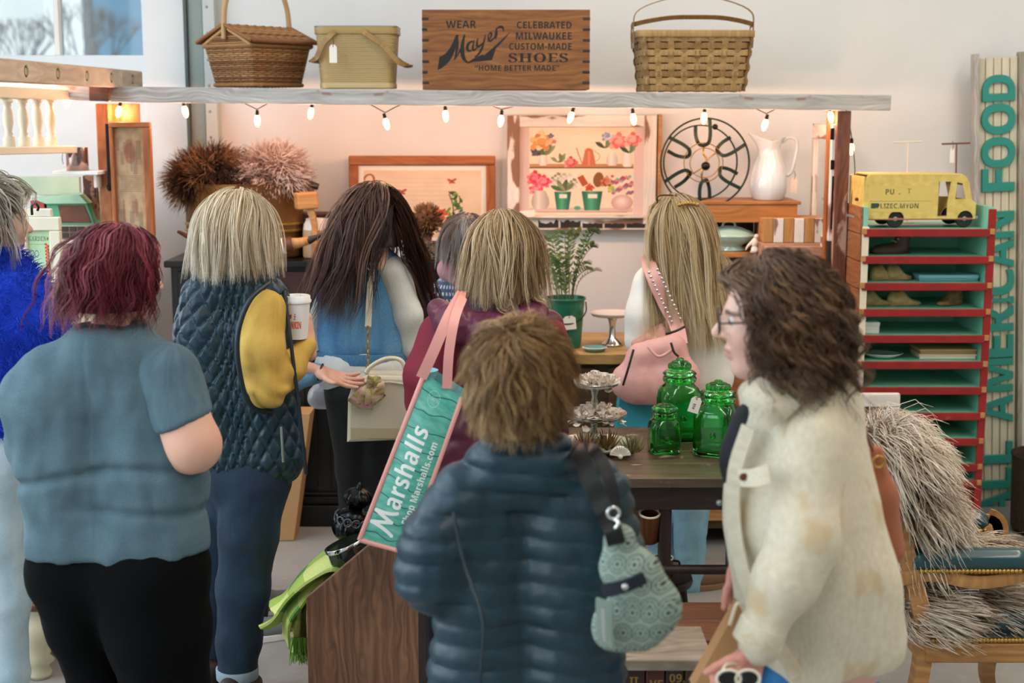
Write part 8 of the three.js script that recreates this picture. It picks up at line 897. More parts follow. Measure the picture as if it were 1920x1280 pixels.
{ // short-haired woman in the dark blue puffer jacket, nearest
  const D = 2.8, p = new Person('woman with short brown hair in dark blue puffer jacket seen from behind in front', D, 985);
  p.bones('torso', [[895, 915, 0, 60], [985, 890, 0, 58], [1090, 912, 0, 60]], 0.9).bones('torso', [[902, 1000, 0, 84], [906, 1120, 0, 86], [900, 1260, 0, 92], [905, 1400, 0, 98]], 0.75).bones('torso', [[1068, 1000, 0, 88], [1072, 1120, 0, 90], [1075, 1260, 0, 90], [1070, 1400, 0, 96]], 0.75).bones('collar', [[938, 858, -0.02, 52], [1024, 858, -0.02, 54]], 1);
  p.bones('sleeve', [[852, 945, -0.02, 56], [816, 1020, -0.04, 58], [804, 1078, -0.04, 56]]).bones('sleeve', [[806, 1082, -0.03, 54], [880, 1090, 0.22, 40]]).bones('sleeve', [[1128, 930, 0, 56], [1146, 1030, 0, 50], [1120, 1100, 0.15, 44]]);
  p.bones('hips', [[900, 1440, 0, 90], [1060, 1440, 0, 90]], 0.8).bones('legs', [[890, 1480, 0, 84], [895, 1700, 0, 64], [900, 'F', 0, 44]]).bones('legs', [[1060, 1480, 0, 84], [1055, 1700, 0, 64], [1050, 'F', 0, 44]]);
  p.head(975, 716, 216, Math.PI - 0.12, 0.05, 0, 0.0);
  const puff = (x, y, z) => { const s = 0.046, yy = y + 0.008 * Math.sin(x * 9) + fbm(x * 5, y * 5, z * 5, 2) * 0.012, t = yy / s - Math.floor(yy / s), b = Math.pow(Math.abs(Math.sin(t * Math.PI)), 0.5); return -0.011 * b + 0.005 + 0.006 * fbm(x * 26, y * 14, z * 26, 2); };
  p.wear('puffer_jacket', mat(0xffffff, 0.4, { map: FAB(0x0b2633, 0x163d4c, 60) }), ['torso', 'collar', 'sleeve'], { k: 0.045, cell: 0.0065, disp: puff, cuts: [(x, y) => y - P(0, 812, D).y, (x, y) => P(0, 1420, D).y - y] });
  partW(p.o, 'side_seam', sweep(spline([P(850, 960, D - 0.13), P(872, 1060, D - 0.15), P(905, 1160, D - 0.2), P(900, 1280, D - 0.2)], 20), circ(0.0035, 6)), mat(0x14252c, 0.5));
  p.wear('jeans', denim(0x2b6fa6, 0x4f9ad0), ['hips', 'legs'], { k: 0.04, cell: 0.014 }); p.body(['torso', 'collar', 'sleeve', 'hips', 'legs'], SKIN);
  p.hair({ seed: 28, n: 1000, kids: 7, dark: 0x4a3622, cols: [0x9a7044, 0xbc925a, 0x7c5630, 0xcca870], len: 0.07, vol: 1.06, tuck: 0.9, wave: 0.008, wf: 60, r: 0.0013, clump: 0.016, conv: 0.3, mess: 0.3, low: -0.8, lift: 0.22, face: 0.42, whorl: [0.1, 0.8, -0.55], g0: 0.05, gt: 0.3, capY: P(0, 812, D).y, flick: 0.2 });
  p.shoe(900, D, 1.5, M.white).shoe(1050, D, 1.5, M.white);
  // her patterned bag
  const bd = 2.55, b = thing('shoulder_bag', 'grey-green patterned shoulder bag with black strap on the puffer jacket', 'bag', P(1195, 1228, bd)), pat = tex(256, 256, (u, v) => { const gx = u * 5, gy = v * 5 * 0.866, r = Math.round(gy), cx = Math.round(gx - (r % 2) * 0.5) + (r % 2) * 0.5, a = Math.hypot(gx - cx, (gy - r) / 0.866), pet = 0.5 + 0.5 * Math.cos(6 * Math.atan2(gy - r, gx - cx)); if (a < 0.1) return [0.16, 0.22, 0.24]; if (Math.abs(a - 0.3) < 0.045) return pet > 0.55 ? [0.28, 0.36, 0.36] : [0.45, 0.53, 0.5]; if (a > 0.46 && a < 0.52) return [0.3, 0.38, 0.38]; return [0.56, 0.62, 0.57]; }, { rep: [6, 6], mirror: false });
  const bs = [bone(P(1160, 1010, bd), P(1162, 1010, bd), 0.028, 0.03, 0.9), bone(P(1158, 1060, bd), P(1190, 1070, bd), 0.036, 0.044, 0.8), bone(P(1160, 1165, bd), P(1224, 1145, bd), 0.046, 0.05, 0.8), bone(P(1190, 1090, bd), P(1218, 1130, bd), 0.05, 0.052, 0.8), bone(P(1150, 1185, bd), P(1200, 1180, bd), 0.034, 0.04, 0.9)], [lo, hi] = boundsOf(bs, 0.02), bg = nets((x, y, z) => dBones(bs, x, y, z, 0.03) + 0.003 * fbm(x * 20, y * 20, z * 20, 2), lo, hi, 0.006), uv = bg.attributes.uv, ps = bg.attributes.position; for (let i = 0; i < uv.count; i++) uv.setXY(i, ps.getX(i) + ps.getZ(i) * 0.5, ps.getY(i)); partW(b, 'bag', bg, mat(0xffffff, 0.8, { map: pat }));
  const fl = mat(0x121c2a, 0.25), fp = [P(1128, 1095, bd - 0.075), P(1205, 1072, bd - 0.085), P(1214, 1092, bd - 0.085), P(1134, 1120, bd - 0.075)]; partW(b, 'pocket_flap', thick(quad(fp[3], fp[2], fp[1], fp[0], 10, 5, (q, u) => { q.z += 0.01 * Math.sin(u * 3.14); }), 0.006), fl); partW(b, 'snap', ball(0.006, ...P(1172, 1100, bd - 0.098).toArray(), 1, 1, 0.5), M.chrome);
  partW(b, 'side_pocket', thick(quad(P(1118, 1195, bd - 0.05), P(1150, 1215, bd - 0.06), P(1150, 1130, bd - 0.07), P(1118, 1120, bd - 0.055), 4, 8), 0.006), mat(0xffffff, 0.8, { map: pat })); partW(b, 'side_zip', sweep([P(1130, 1140, bd - 0.085), P(1134, 1200, bd - 0.075)], circ(0.003, 6)), M.chrome);
  partW(b, 'strap', sweep(spline([P(1072, 838, D + 0.02), P(1086, 850, D - 0.1), P(1104, 892, D - 0.175), P(1132, 955, D - 0.2), P(1148, 990, bd - 0.03), P(1156, 1020, bd - 0.03)], 30), rect(0.034, 0.004), { up: V(0, 0.25, 1), crease: true }), mat(0x0e1214, 0.35)); partW(b, 'strap', sweep(spline([P(1088, 838, D + 0.02), P(1118, 850, D - 0.1), P(1140, 892, D - 0.13), P(1152, 955, D - 0.15)], 20), rect(0.026, 0.004), { up: V(0.1, 0.25, 1), crease: true }), mat(0x0e1214, 0.35)); partW(b, 'clasp', merge([new THREE.TorusGeometry(0.011, 0.003, 8, 16).translate(...P(1150, 962, bd - 0.02).toArray()), tube([P(1150, 972, bd - 0.02), P(1160, 980, bd - 0.03), P(1152, 992, bd - 0.03)], 0.0035, 6, { n: 8 })]), M.chrome);
}
{ // long-haired blonde woman with the pink bag, beyond the table
  const D = 5.55, p = new Person('woman with long pale blonde half-up hair in white jumper, pink bag on her shoulder', D, 1280);
  p.bones('torso', [[1232, 524, 0, 34], [1280, 498, 0, 32], [1334, 520, 0, 36]], 0.9).bones('torso', [[1232, 590, 0, 48], [1245, 700, 0, 54]], 0.8).bones('torso', [[1316, 580, 0, 52], [1322, 700, 0, 56]], 0.8).bones('sleeve', [[1216, 540, -0.02, 31], [1204, 590, -0.05, 28], [1196, 640, -0.04, 25]]).bones('sleeve', [[1348, 540, 0.02, 30], [1358, 640, 0.06, 25], [1330, 700, 0.15, 18]]).bones('forearm', [[1196, 640, -0.04, 22], [1230, 640, -0.12, 17]]);
  p.bones('hips', [[1262, 770, 0, 54], [1312, 770, 0, 54]], 0.85).bones('legs', [[1306, 800, 0, 50], [1296, 940, -0.02, 34], [1292, 1096, -0.04, 27]]).bones('legs', [[1262, 800, 0.05, 46], [1240, 1000, 0.1, 30], [1236, 'F', 0.1, 24]]).bones('shins', [[1292, 1096, -0.04, 20], [1292, 'F', -0.04, 20]]);
  p.head(1264, 425, 112, Math.PI + 0.65, 0.05, 0, 0);
  p.wear('jumper', cloth(0xe6e4d8, 0xf7f5ec, 0.95), ['torso', 'sleeve'], { k: 0.045, cell: 0.008, disp: creases(0.005, 8, 6), cuts: [line(D, [1200, 748], [1385, 735])] }); p.wear('jeans', denim(0x6f9fb2, 0x9cc2cf), ['hips', 'legs'], { k: 0.03, cell: 0.01, disp: creases(0.006, 12, 14), cuts: [(x, y) => y - P(0, 730, D).y] });
  p.hand({ w: P(1212, 636, D - 0.12), dir: V(0.85, 0.45, 0.2), palm: V(0.1, -0.5, -0.85), side: 1, curl: [1, 1.1, 1.1, 1.2], s: 0.85, skin: 0xcf9e88, cell: 0.0035 }); p.body(['torso', 'sleeve', 'hips', 'legs', 'shins'], SKIN, ['forearm']);
  const fs = p.fields.slice(0, 1), col = (x, y, z) => Math.min(...fs.map((f) => f(x, y, z)));
  p.hair({ seed: 29, n: 330, kids: 9, dark: 0xa89472, cols: [0xf8e2b4, 0xfff0d0, 0xd8bc86, 0xf0daa8], root: 0xa88a5c, endY: P(0, 640, D).y, jit: 0.08, len: 0.75, vol: 1.04, tuck: 0.3, wave: 0.006, wf: 16, r: 0.002, clump: 0.016, collide: col, bias: [0.12, 0, 0.08], face: 0.35, soft: 0.3, ds: 0.018, capY: P(0, 480, D).y, whorl: [0.1, 0.9, -0.1] });
  const cl = []; for (let i = 0; i < 7; i++) cl.push(ball(0.009, ...P(1274 + i * 5.5, 384 - Math.sin(i * 0.5) * 3, D - 0.125).toArray())); partW(p.o, 'hair_clip', merge(cl), M.brass); partW(p.o, 'sunglasses', merge([sweep(spline([P(1262, 366, D - 0.06), P(1240, 366, D - 0.07), P(1232, 372, D - 0.02), P(1236, 392, D + 0.0)], 14), circ(0.004, 6)), ball(0.018, ...P(1232, 382, D + 0.02).toArray(), 0.4, 1, 1)]), mat(0x4a2c1c, 0.3));
  p.shoe(1298, D - 0.04, 0.2, mat(0x6a4a30, 0.6), 0.24, mat(0x8a6a4a, 0.6)).shoe(1236, D + 0.1, 0.4, mat(0x6a4a30, 0.6), 0.24, mat(0x8a6a4a, 0.6));
  const bd = D - 0.22, b = thing('shoulder_bag', 'slouchy pale pink leather shoulder bag with studded wide strap', 'bag', P(1225, 755, bd)), pk = mat(0xe0a8a0, 0.5), bs = [bone(P(1200, 668, bd), P(1262, 652, bd), 0.05, 0.05, 0.8), bone(P(1180, 715, bd), P(1275, 705, bd), 0.07, 0.075, 0.75), bone(P(1200, 725, bd), P(1270, 728, bd), 0.06, 0.06, 0.8)], [lo, hi] = boundsOf(bs, 0.02); partW(b, 'bag', nets((x, y, z) => dBones(bs, x, y, z, 0.05) + 0.009 * (Math.abs(fbm(x * 12, y * 6, z * 12, 3)) * 2 - 0.4), lo, hi, 0.007), pk);
  partW(b, 'strap', sweep(spline([P(1242, 478, D + 0.06), P(1216, 488, D - 0.06), P(1226, 520, D - 0.13), P(1248, 570, D - 0.14), P(1268, 608, D - 0.16), P(1276, 645, bd)], 30), rect(0.056, 0.005), { up: V(0, 0.3, 1), crease: true }), pk); const st = []; for (let i = 0; i < 12; i++) for (const s of [-8, 8]) { const t = i / 11, q = P(lerp(1225, 1268, t) + s, lerp(508, 600, t) - s * 0.35, D - 0.165); st.push(ball(0.006, q.x, q.y, q.z, 1, 1, 0.6, 8)); } partW(b, 'studs', merge(st), M.chrome);
  for (const [a, c, d] of [[[1188, 655], [1178, 690], [1168, 722]], [[1248, 626], [1268, 620], [1284, 612]], [[1258, 642], [1264, 660], [1272, 668]]]) partW(b, 'zip', sweep(spline([P(...a, bd - 0.085), P(...c, bd - 0.09), P(...d, bd - 0.085)], 10), circ(0.005, 6)), M.dark); partW(b, 'drawstring', tube([P(1215, 650, bd - 0.07), P(1235, 668, bd - 0.085), P(1262, 655, bd - 0.08)], 0.006, 6, { n: 14 }), pk);
  const tb = thing('gift_bag', 'teal paper shopping bag hanging below the pink shoulder bag', 'bag', P(1180, 800, bd)), tg = extr([[1150, 830], [1214, 838], [1224, 752], [1160, 735]].map(([x, y]) => { const q = P(x, y, bd + 0.1); return [q.x, q.y]; }), 0.1, 0.003).translate(0, 0, -bd - 0.15); partW(tb, 'bag', tg, mat(0x3f9fae, 0.4)); partW(tb, 'handle', tube([P(1175, 742, bd + 0.05), P(1182, 715, bd + 0.05), P(1205, 748, bd + 0.05)], 0.003, 6, { n: 10 }), M.cream);
}
{ // curly-haired woman in the cream jacket, profile
  const D = 2.75, p = new Person('woman in profile with curly brown hair, glasses and cream suede shirt jacket', D, 1530);
  p.bones('torso', [[1490, 800, 0, 92], [1493, 850, 0, 124], [1502, 960, 0, 139], [1532, 1090, 0, 148], [1556, 1190, 0, 142]], 0.8).bones('torso', [[1470, 762, 0.02, 58], [1540, 768, 0.01, 74]], 0.9);
  p.bones('sleeve', [[1520, 822, -0.1, 60], [1508, 1010, -0.16, 56], [1472, 1090, -0.18, 52], [1420, 1205, -0.2, 40]]).bones('sleeve_far', [[1440, 860, 0.16, 50], [1402, 990, 0.14, 34], [1386, 1068, 0.08, 22]]);
  p.bones('shirt', [[1420, 800, 0, 52], [1408, 860, 0, 50], [1420, 960, 0, 52], [1446, 1080, 0, 52]], 0.9).bones('neck', [[1462, 720, 0, 46], [1478, 780, 0, 50]]);
  p.bones('hips', [[1530, 1280, 0, 118], [1545, 1360, 0, 124]], 0.8).bones('legs', [[1500, 1420, -0.06, 96], [1490, 1700, -0.06, 66], [1480, 'F', -0.06, 44]]).bones('legs', [[1580, 1420, 0.08, 90], [1580, 1700, 0.08, 66], [1590, 'F', 0.08, 44]]);
  p.head(1447, 602, 226, -Math.PI / 2 - 0.12, 0.04, 0, 0, 0.0038);
  p.hand({ w: P(1416, 1212, D - 0.2), dir: V(-0.25, -0.95, 0.05), palm: V(-0.45, 0.1, -0.85), side: -1, curl: [0.9, 1.0, 1.1, 1.1], s: 0.86, thumb: 0.5, skin: 0xd99a8a }); p.hand({ w: P(1385, 1066, D + 0.08), dir: V(0.0, -0.98, 0.1), palm: V(0.5, 0, 0.8), side: 1, curl: [0.6, 0.8, 0.9, 1.0], s: 0.8, thumb: 0.4, skin: 0xd99a8a });
  const jm = mat(0xffffff, 0.95, { map: tex(256, 256, (u, v) => { const n = fbm(u * 4, v * 4, 5, 3), s = sst(0.12, 0.4, n); return mix3(mix3([0.80, 0.76, 0.66], [0.87, 0.84, 0.76], 0.5 + fbm(u * 30, v * 30, 2, 2)), [0.76, 0.64, 0.46], s * 0.6); }, { rep: [2.2, 2.2] }), bumpMap: weaveBump, bumpScale: 0.0004 });
  const fold = (x, y, z) => 0.005 * Math.sin((x * 26 + y * 12) + fbm(x * 5, y * 5, z * 5, 2) * 5) * sst(P(0, 900, D).y, P(0, 1150, D).y, y) + creases(0.005, 6, 4)(x, y, z);
  p.wear('shirt_jacket', jm, ['torso', 'sleeve'], { k: 0.05, cell: 0.008, disp: fold, cuts: [line(D, [1440, 1262], [1700, 1228]), (x, y, z) => { const a = P(1400, 700, D), b = P(1364, 870, D), l = line(D, [1440, 690], [1395, 860]); return z < -D + 0.06 && y > b.y - 0.03 ? -0.02 : -0.02; }] });
  p.wear('far_sleeve', jm, ['sleeve_far'], { k: 0.03, cell: 0.01 }); p.wear('dark_shirt', mat(0x10161e, 0.8), ['shirt'], { k: 0.04, cell: 0.01, disp: creases(0.005, 10, 6) });
  const col1 = thick(quad(P(1392, 738, D - 0.1), P(1440, 800, D - 0.13), P(1500, 752, D - 0.12), P(1424, 706, D - 0.1), 10, 8, (q, u, v) => { q.z += 0.025 * Math.sin(u * 3.1) * Math.sin(v * 3.1); q.y -= 0.008 * u * u; }), 0.008); partW(p.o, 'collar', col1, jm); partW(p.o, 'collar', thick(quad(P(1388, 742, D + 0.06), P(1398, 800, D + 0.04), P(1430, 744, D - 0.06), P(1416, 704, D - 0.02), 8, 6, (q, u, v) => { q.x -= 0.012 * Math.sin(v * 3.1); }), 0.008), jm);
  partW(p.o, 'pocket_flap', thick(quad(P(1392, 912, D - 0.14), P(1445, 905, D - 0.2), P(1440, 868, D - 0.19), P(1386, 880, D - 0.12), 8, 4, (q, u, v) => { q.z += 0.014 * Math.sin(u * 3.14); }), 0.007), jm); for (const [x, y, dz] of [[1369, 883, -0.06], [1394, 894, -0.155]]) partW(p.o, 'button', ball(0.008, ...P(x, y, D + dz).toArray(), 1, 1, 0.4), M.brown);
  const sk = lin(0x8a8478); partW(p.o, 'front_placket', sweep(spline([P(1404, 800, D - 0.1), P(1379, 880, D - 0.09), P(1376, 980, D - 0.08), P(1396, 1080, D - 0.1), P(1440, 1180, D - 0.12), P(1496, 1268, D - 0.14)], 30), rect(0.03, 0.005), { up: V(-0.6, 0, 0.8), crease: true }), jm); partW(p.o, 'cuff', lathe([[0.04, -0.022], [0.046, -0.02], [0.047, 0.02], [0.041, 0.024]], 28).rotateZ(-0.4).translate(...P(1424, 1190, D - 0.2).toArray()), jm);
  p.wear('jeans', denim(0x1f5f96, 0x3f8ac4), ['hips', 'legs'], { k: 0.04, cell: 0.013, disp: creases(0.004, 8, 8), cuts: [(x, y) => y - P(0, 1215, D).y] }); p.body(['torso', 'neck', 'sleeve', 'sleeve_far', 'hips', 'legs'], 0xe3b6a4, [], 0.02);
  p.hair({ seed: 30, n: 420, kids: 10, dark: 0x2a1c14, cols: [0x583c2a, 0x785638, 0x422c1c, 0x8c6a4a], endY: P(0, 728, D).y, jit: 0.09, len: 0.34, vol: 1.12, tuck: 0.3, wave: 0.013, wf: 95, curl: 1, r: 0.0017, clump: 0.02, conv: 0.5, face: 0.3, zf: 0.38, mess: 0.25, line: 0.7, whorl: [0, 0.95, 0.3], low: -0.35, bias: [0.0, 0, 0], ds: 0.009, capY: P(0, 700, D).y, ragged: 0.3, soft: 0.4 });
  const gl = mat(0x2a2226, 0.3), lens = (x, y, d, r) => new THREE.TorusGeometry(r, 0.0022, 8, 28).scale(1.15, 0.9, 1); const place = (g, v) => g.translate(v[0] * p.h.h, v[1] * p.h.h, v[2] * p.h.h).applyQuaternion(p.h.q).translate(...p.h.c.toArray());
  const fr = [place(lens(0, 0, 0, 0.024), [0.15, 0.02, 0.44]), place(lens(0, 0, 0, 0.024), [-0.15, 0.02, 0.44])]; for (const s of [-1, 1]) { const a = V(s * 0.27, 0.03, 0.43), b = V(s * 0.33, 0.04, 0.2), c = V(s * 0.36, 0.03, -0.05); fr.push(sweep([a, b, c].map((v) => v.multiplyScalar(p.h.h).applyQuaternion(p.h.q).add(p.h.c)), circ(0.002, 6))); } partW(p.o, 'glasses', merge(fr), gl);
  p.shoe(1470, D - 0.06, Math.PI, M.white).shoe(1580, D + 0.08, Math.PI, M.white);
  const bb = thing('backpack', 'tan brown leather bag behind the cream jacket', 'bag', P(1665, 1060, D + 0.18)), bs = [bone(P(1640, 850, D + 0.16), P(1652, 930, D + 0.16), 0.02, 0.03), bone(P(1652, 930, D + 0.16), P(1662, 1030, D + 0.16), 0.032, 0.038)], [lo, hi] = boundsOf(bs, 0.02); partW(bb, 'bag', nets((x, y, z) => dBones(bs, x, y, z, 0.03) + 0.003 * fbm(x * 14, y * 8, z * 14, 2), lo, hi, 0.007), mat(0x9a5838, 0.5)); partW(bb, 'strap', sweep(spline([P(1560, 720, D + 0.1), P(1610, 780, D + 0.12), P(1636, 840, D + 0.15)], 12), rect(0.02, 0.004), { up: V(1, 0, 0.2), crease: true }), mat(0x6a3a24, 0.5)); partW(bb, 'ring', new THREE.TorusGeometry(0.012, 0.003, 8, 18).translate(...P(1648, 866, D + 0.12).toArray()), M.brass);
  // kraft bag and sunglasses in her hands
  const kb = thing('paper_bag', 'flat kraft paper bag held low by the woman in the cream jacket', 'bag', P(1340, 1280, D - 0.06)), pts = [[1298, 1290], [1384, 1136], [1420, 1180], [1396, 1300]].map(([x, y]) => { const q = P(x, y, D - 0.05); return [q.x, q.y]; }); partW(kb, 'bag', boxUV(extr(pts, 0.05, 0.002).translate(0, 0, -D + 0.0)), M.kraft); partW(kb, 'handle', tube([P(1368, 1172, D - 0.1), P(1384, 1130, D - 0.09), P(1396, 1150, D - 0.09), P(1384, 1190, D - 0.1)], 0.004, 7, { n: 18 }), M.cream);
  const sg = thing('sunglasses', 'dark sunglasses with pale frame held at the bottom edge by the cream jacket woman', 'sunglasses', P(1380, 1275, D - 0.26)); for (const x of [1366, 1402]) { partW(sg, 'rim', new THREE.TorusGeometry(0.02, 0.0028, 8, 26).scale(1.1, 0.85, 1).translate(...P(x, 1272, D - 0.27).toArray()), M.cream); partW(sg, 'lens', ball(0.0195, ...P(x, 1272, D - 0.27).toArray(), 1.1, 0.85, 0.12), mat(0x15181a, 0.1)); } partW(sg, 'temple', tube([P(1350, 1268, D - 0.27), P(1362, 1246, D - 0.24), P(1400, 1246, D - 0.2)], 0.0026, 6, { n: 14 }), M.cream);
}
// ---------------------------------------------------------------- oak armchair with sheepskins, leaning picture
{
  const o = thing('armchair', 'carved oak armchair with dark teal leather pads and brass nailheads at the right edge', 'armchair', [1.3, 0, -4.05]), oak = woodMat(0x8f6234, 0xc4925a, 0.45), lea = mat(0x14424a, 0.3, { clearcoat: 0.3 }), zn = -3.82, zf = -4.36, nail = (pts) => merge(pts.map((p) => ball(0.0075, p.x, p.y, p.z, 1, 1, 1, 8)));
  const along = (pts, n) => spline(pts, n), seatY = 0.45;
  for (const [z, arm, k] of [[zn, [[1640, 1085], [1735, 1066], [1830, 1080], [1940, 1062]], 0], [zf, [[1680, 1000], [1740, 985], [1800, 996], [1856, 984]], 1]]) {
    const D = -z, A = arm.map(([x, y]) => P(x, y + 4, D)), rail = spline(A, 24); if (!k) rail.push(P(1990, 1068, D));
    const r = partW(o, 'arm_rail', sweep(rail, [[-0.032, -0.02], [0.032, -0.02], [0.036, 0], [0.03, 0.016], [-0.03, 0.016], [-0.036, 0]], { up: V(0, 1, 0), crease: true }), oak);
    const e = k ? P(1852, 986, D) : P(1985, 1064, D), sp = []; for (let i = 0; i <= 26; i++) { const a = i / 26 * 9, rr = 0.034 * (1 - i / 34); sp.push(V(e.x + Math.sin(a) * rr, e.y - 0.012 + Math.cos(a) * rr, e.z)); } partW(r, 'scroll', sweep(sp, rect(0.07, 0.016), { up: V(0, 0, 1), crease: true }), oak);
    const a0 = k ? P(1772, 984, D) : P(1722, 1058, D), a1 = k ? P(1832, 984, D) : P(1905, 1058, D), pad = [bone(a0.clone().add(V(0, 0.012, 0)), a1.clone().add(V(0, 0.012, 0)), 0.036, 0.036)], [lo, hi] = boundsOf(pad, 0.01); const base = Math.min(a0.y, a1.y) - 0.012; partW(o, 'arm_pad', nets((x, y, zz) => Math.max(dBones(pad, x, y, zz, 0.01), base - y), lo, hi, 0.006), lea);
    const np = []; for (let i = 0; i <= 24; i++) { const t = i / 24; np.push(V(lerp(a0.x, a1.x, t), lerp(a0.y, a1.y, t) - 0.008, z + 0.036)); } for (let i = 1; i < 8; i++) { const b = -i / 8 * Math.PI + Math.PI / 2; np.push(V(a1.x + Math.cos(b) * 0.037, a1.y - 0.008, z + Math.sin(b) * 0.037)); } partW(o, 'nailheads', nail(np), M.brass);
    const fx = k ? X(1838, D) : 1.5; partW(o, 'arm_support', sweep(spline([V(fx, e.y - 0.03, z), V(fx + 0.03, e.y - 0.09, z), V(fx - 0.01, seatY + 0.08, z), V(fx + 0.03, seatY - 0.05, z)], 16), rect(0.045, 0.05), { crease: true }), oak);
    partW(o, 'front_leg', sweep(spline([V(1.52, seatY - 0.04, z), V(1.555, 0.3, z), V(1.53, 0.12, z), V(1.56, 0.015, z)], 18), rect(0.05, 0.05), { scale: (t) => 1.1 - 0.4 * t, crease: true }), oak);
    const bx = X(1715, 3.9, 1200) + (k ? 0.02 : 0); partW(o, 'back_leg', sweep(spline([V(bx - 0.16, 0.98, z), V(bx - 0.1, 0.8, z), V(bx - 0.01, seatY + 0.05, z), V(bx, seatY - 0.06, z), V(bx - 0.02, 0.25, z), V(bx - 0.09, 0.015, z)], 26), rect(0.05, 0.045), { crease: true, scale: (t) => 1.15 - 0.3 * t }), oak);
  }
  const bx = X(1715, 3.9, 1200); partW(o, 'seat_rail', boxAt(bx, 1.54, seatY - 0.075, seatY - 0.015, zn + 0.005, zn + 0.035, 0.008), oak); partW(o, 'seat_rail', boxAt(bx, 1.54, seatY - 0.075, seatY - 0.015, zf - 0.035, zf - 0.005, 0.008), oak); partW(o, 'seat_rail', boxAt(bx - 0.02, bx + 0.02, seatY - 0.075, seatY - 0.015, zf, zn, 0.008), oak);
  const seat = [bone(V(bx + 0.05, seatY + 0.005, -4.09), V(1.5, seatY + 0.01, -4.09), 0.06, 0.06, 4.6)]; partW(o, 'seat_cushion', nets((x, y, z) => smin(-0.001 - smin(-Math.max(Math.abs(x - (bx + 1.54) / 2) - (1.54 - bx) / 2, Math.abs(z + 4.09) - 0.27), 0.05 - Math.abs(y - seatY - 0.02), 0.06), 9, 0.01), [bx - 0.05, seatY - 0.06, -4.42], [1.6, seatY + 0.1, -3.76], 0.009), lea);
  const np = []; for (let i = 0; i < 36; i++) np.push(V(lerp(bx + 0.02, 1.53, i / 35), seatY - 0.008, zn + 0.03)); partW(o, 'nailheads', nail(np), M.brass);
  partW(o, 'back_panel', quad(V(bx - 0.02, seatY + 0.1, zn), V(bx - 0.02, seatY + 0.1, zf), V(bx - 0.15, 0.97, zf), V(bx - 0.15, 0.97, zn), 6, 6).clone(), lea); partW(o, 'crest_rail', sweep(spline([V(bx - 0.16, 0.98, zn + 0.02), V(bx - 0.165, 1.02, -4.09), V(bx - 0.16, 0.98, zf - 0.02)], 14), rect(0.05, 0.04), { crease: true }), oak);
  // sheepskins
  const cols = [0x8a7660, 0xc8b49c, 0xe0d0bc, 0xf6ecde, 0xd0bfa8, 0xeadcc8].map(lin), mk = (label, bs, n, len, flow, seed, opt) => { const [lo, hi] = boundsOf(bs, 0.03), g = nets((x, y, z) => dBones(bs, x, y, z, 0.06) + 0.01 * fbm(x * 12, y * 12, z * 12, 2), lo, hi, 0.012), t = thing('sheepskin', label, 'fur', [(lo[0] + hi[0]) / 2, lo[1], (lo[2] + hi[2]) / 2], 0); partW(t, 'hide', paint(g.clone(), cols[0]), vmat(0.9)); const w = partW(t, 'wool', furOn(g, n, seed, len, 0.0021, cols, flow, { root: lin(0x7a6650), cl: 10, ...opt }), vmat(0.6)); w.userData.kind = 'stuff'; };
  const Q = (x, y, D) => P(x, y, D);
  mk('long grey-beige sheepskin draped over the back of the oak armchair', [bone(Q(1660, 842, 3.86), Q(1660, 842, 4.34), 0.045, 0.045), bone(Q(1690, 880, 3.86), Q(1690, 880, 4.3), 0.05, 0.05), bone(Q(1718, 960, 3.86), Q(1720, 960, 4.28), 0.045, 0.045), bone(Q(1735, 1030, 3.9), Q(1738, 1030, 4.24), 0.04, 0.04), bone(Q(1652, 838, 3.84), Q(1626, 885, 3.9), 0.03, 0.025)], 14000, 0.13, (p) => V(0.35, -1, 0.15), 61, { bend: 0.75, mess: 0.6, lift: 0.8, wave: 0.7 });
  mk('long grey-brown sheepskin lying across the seat of the oak armchair', [bone(Q(1735, 1128, 3.9), Q(1900, 1138, 3.92), 0.045, 0.03), bone(Q(1750, 1120, 4.05), Q(1950, 1130, 4.05), 0.05, 0.04), bone(Q(1770, 1085, 4.28), Q(1930, 1080, 4.28), 0.045, 0.04), bone(Q(1730, 1150, 3.86), Q(1770, 1160, 3.85), 0.04, 0.03), bone(Q(1800, 1050, 4.2), Q(1880, 1055, 4.2), 0.035, 0.03)], 12000, 0.1, (p) => V(0.95, -0.3, 0.3), 62, { bend: 0.8, mess: 0.55, lift: 0.65, wave: 0.6 });
}
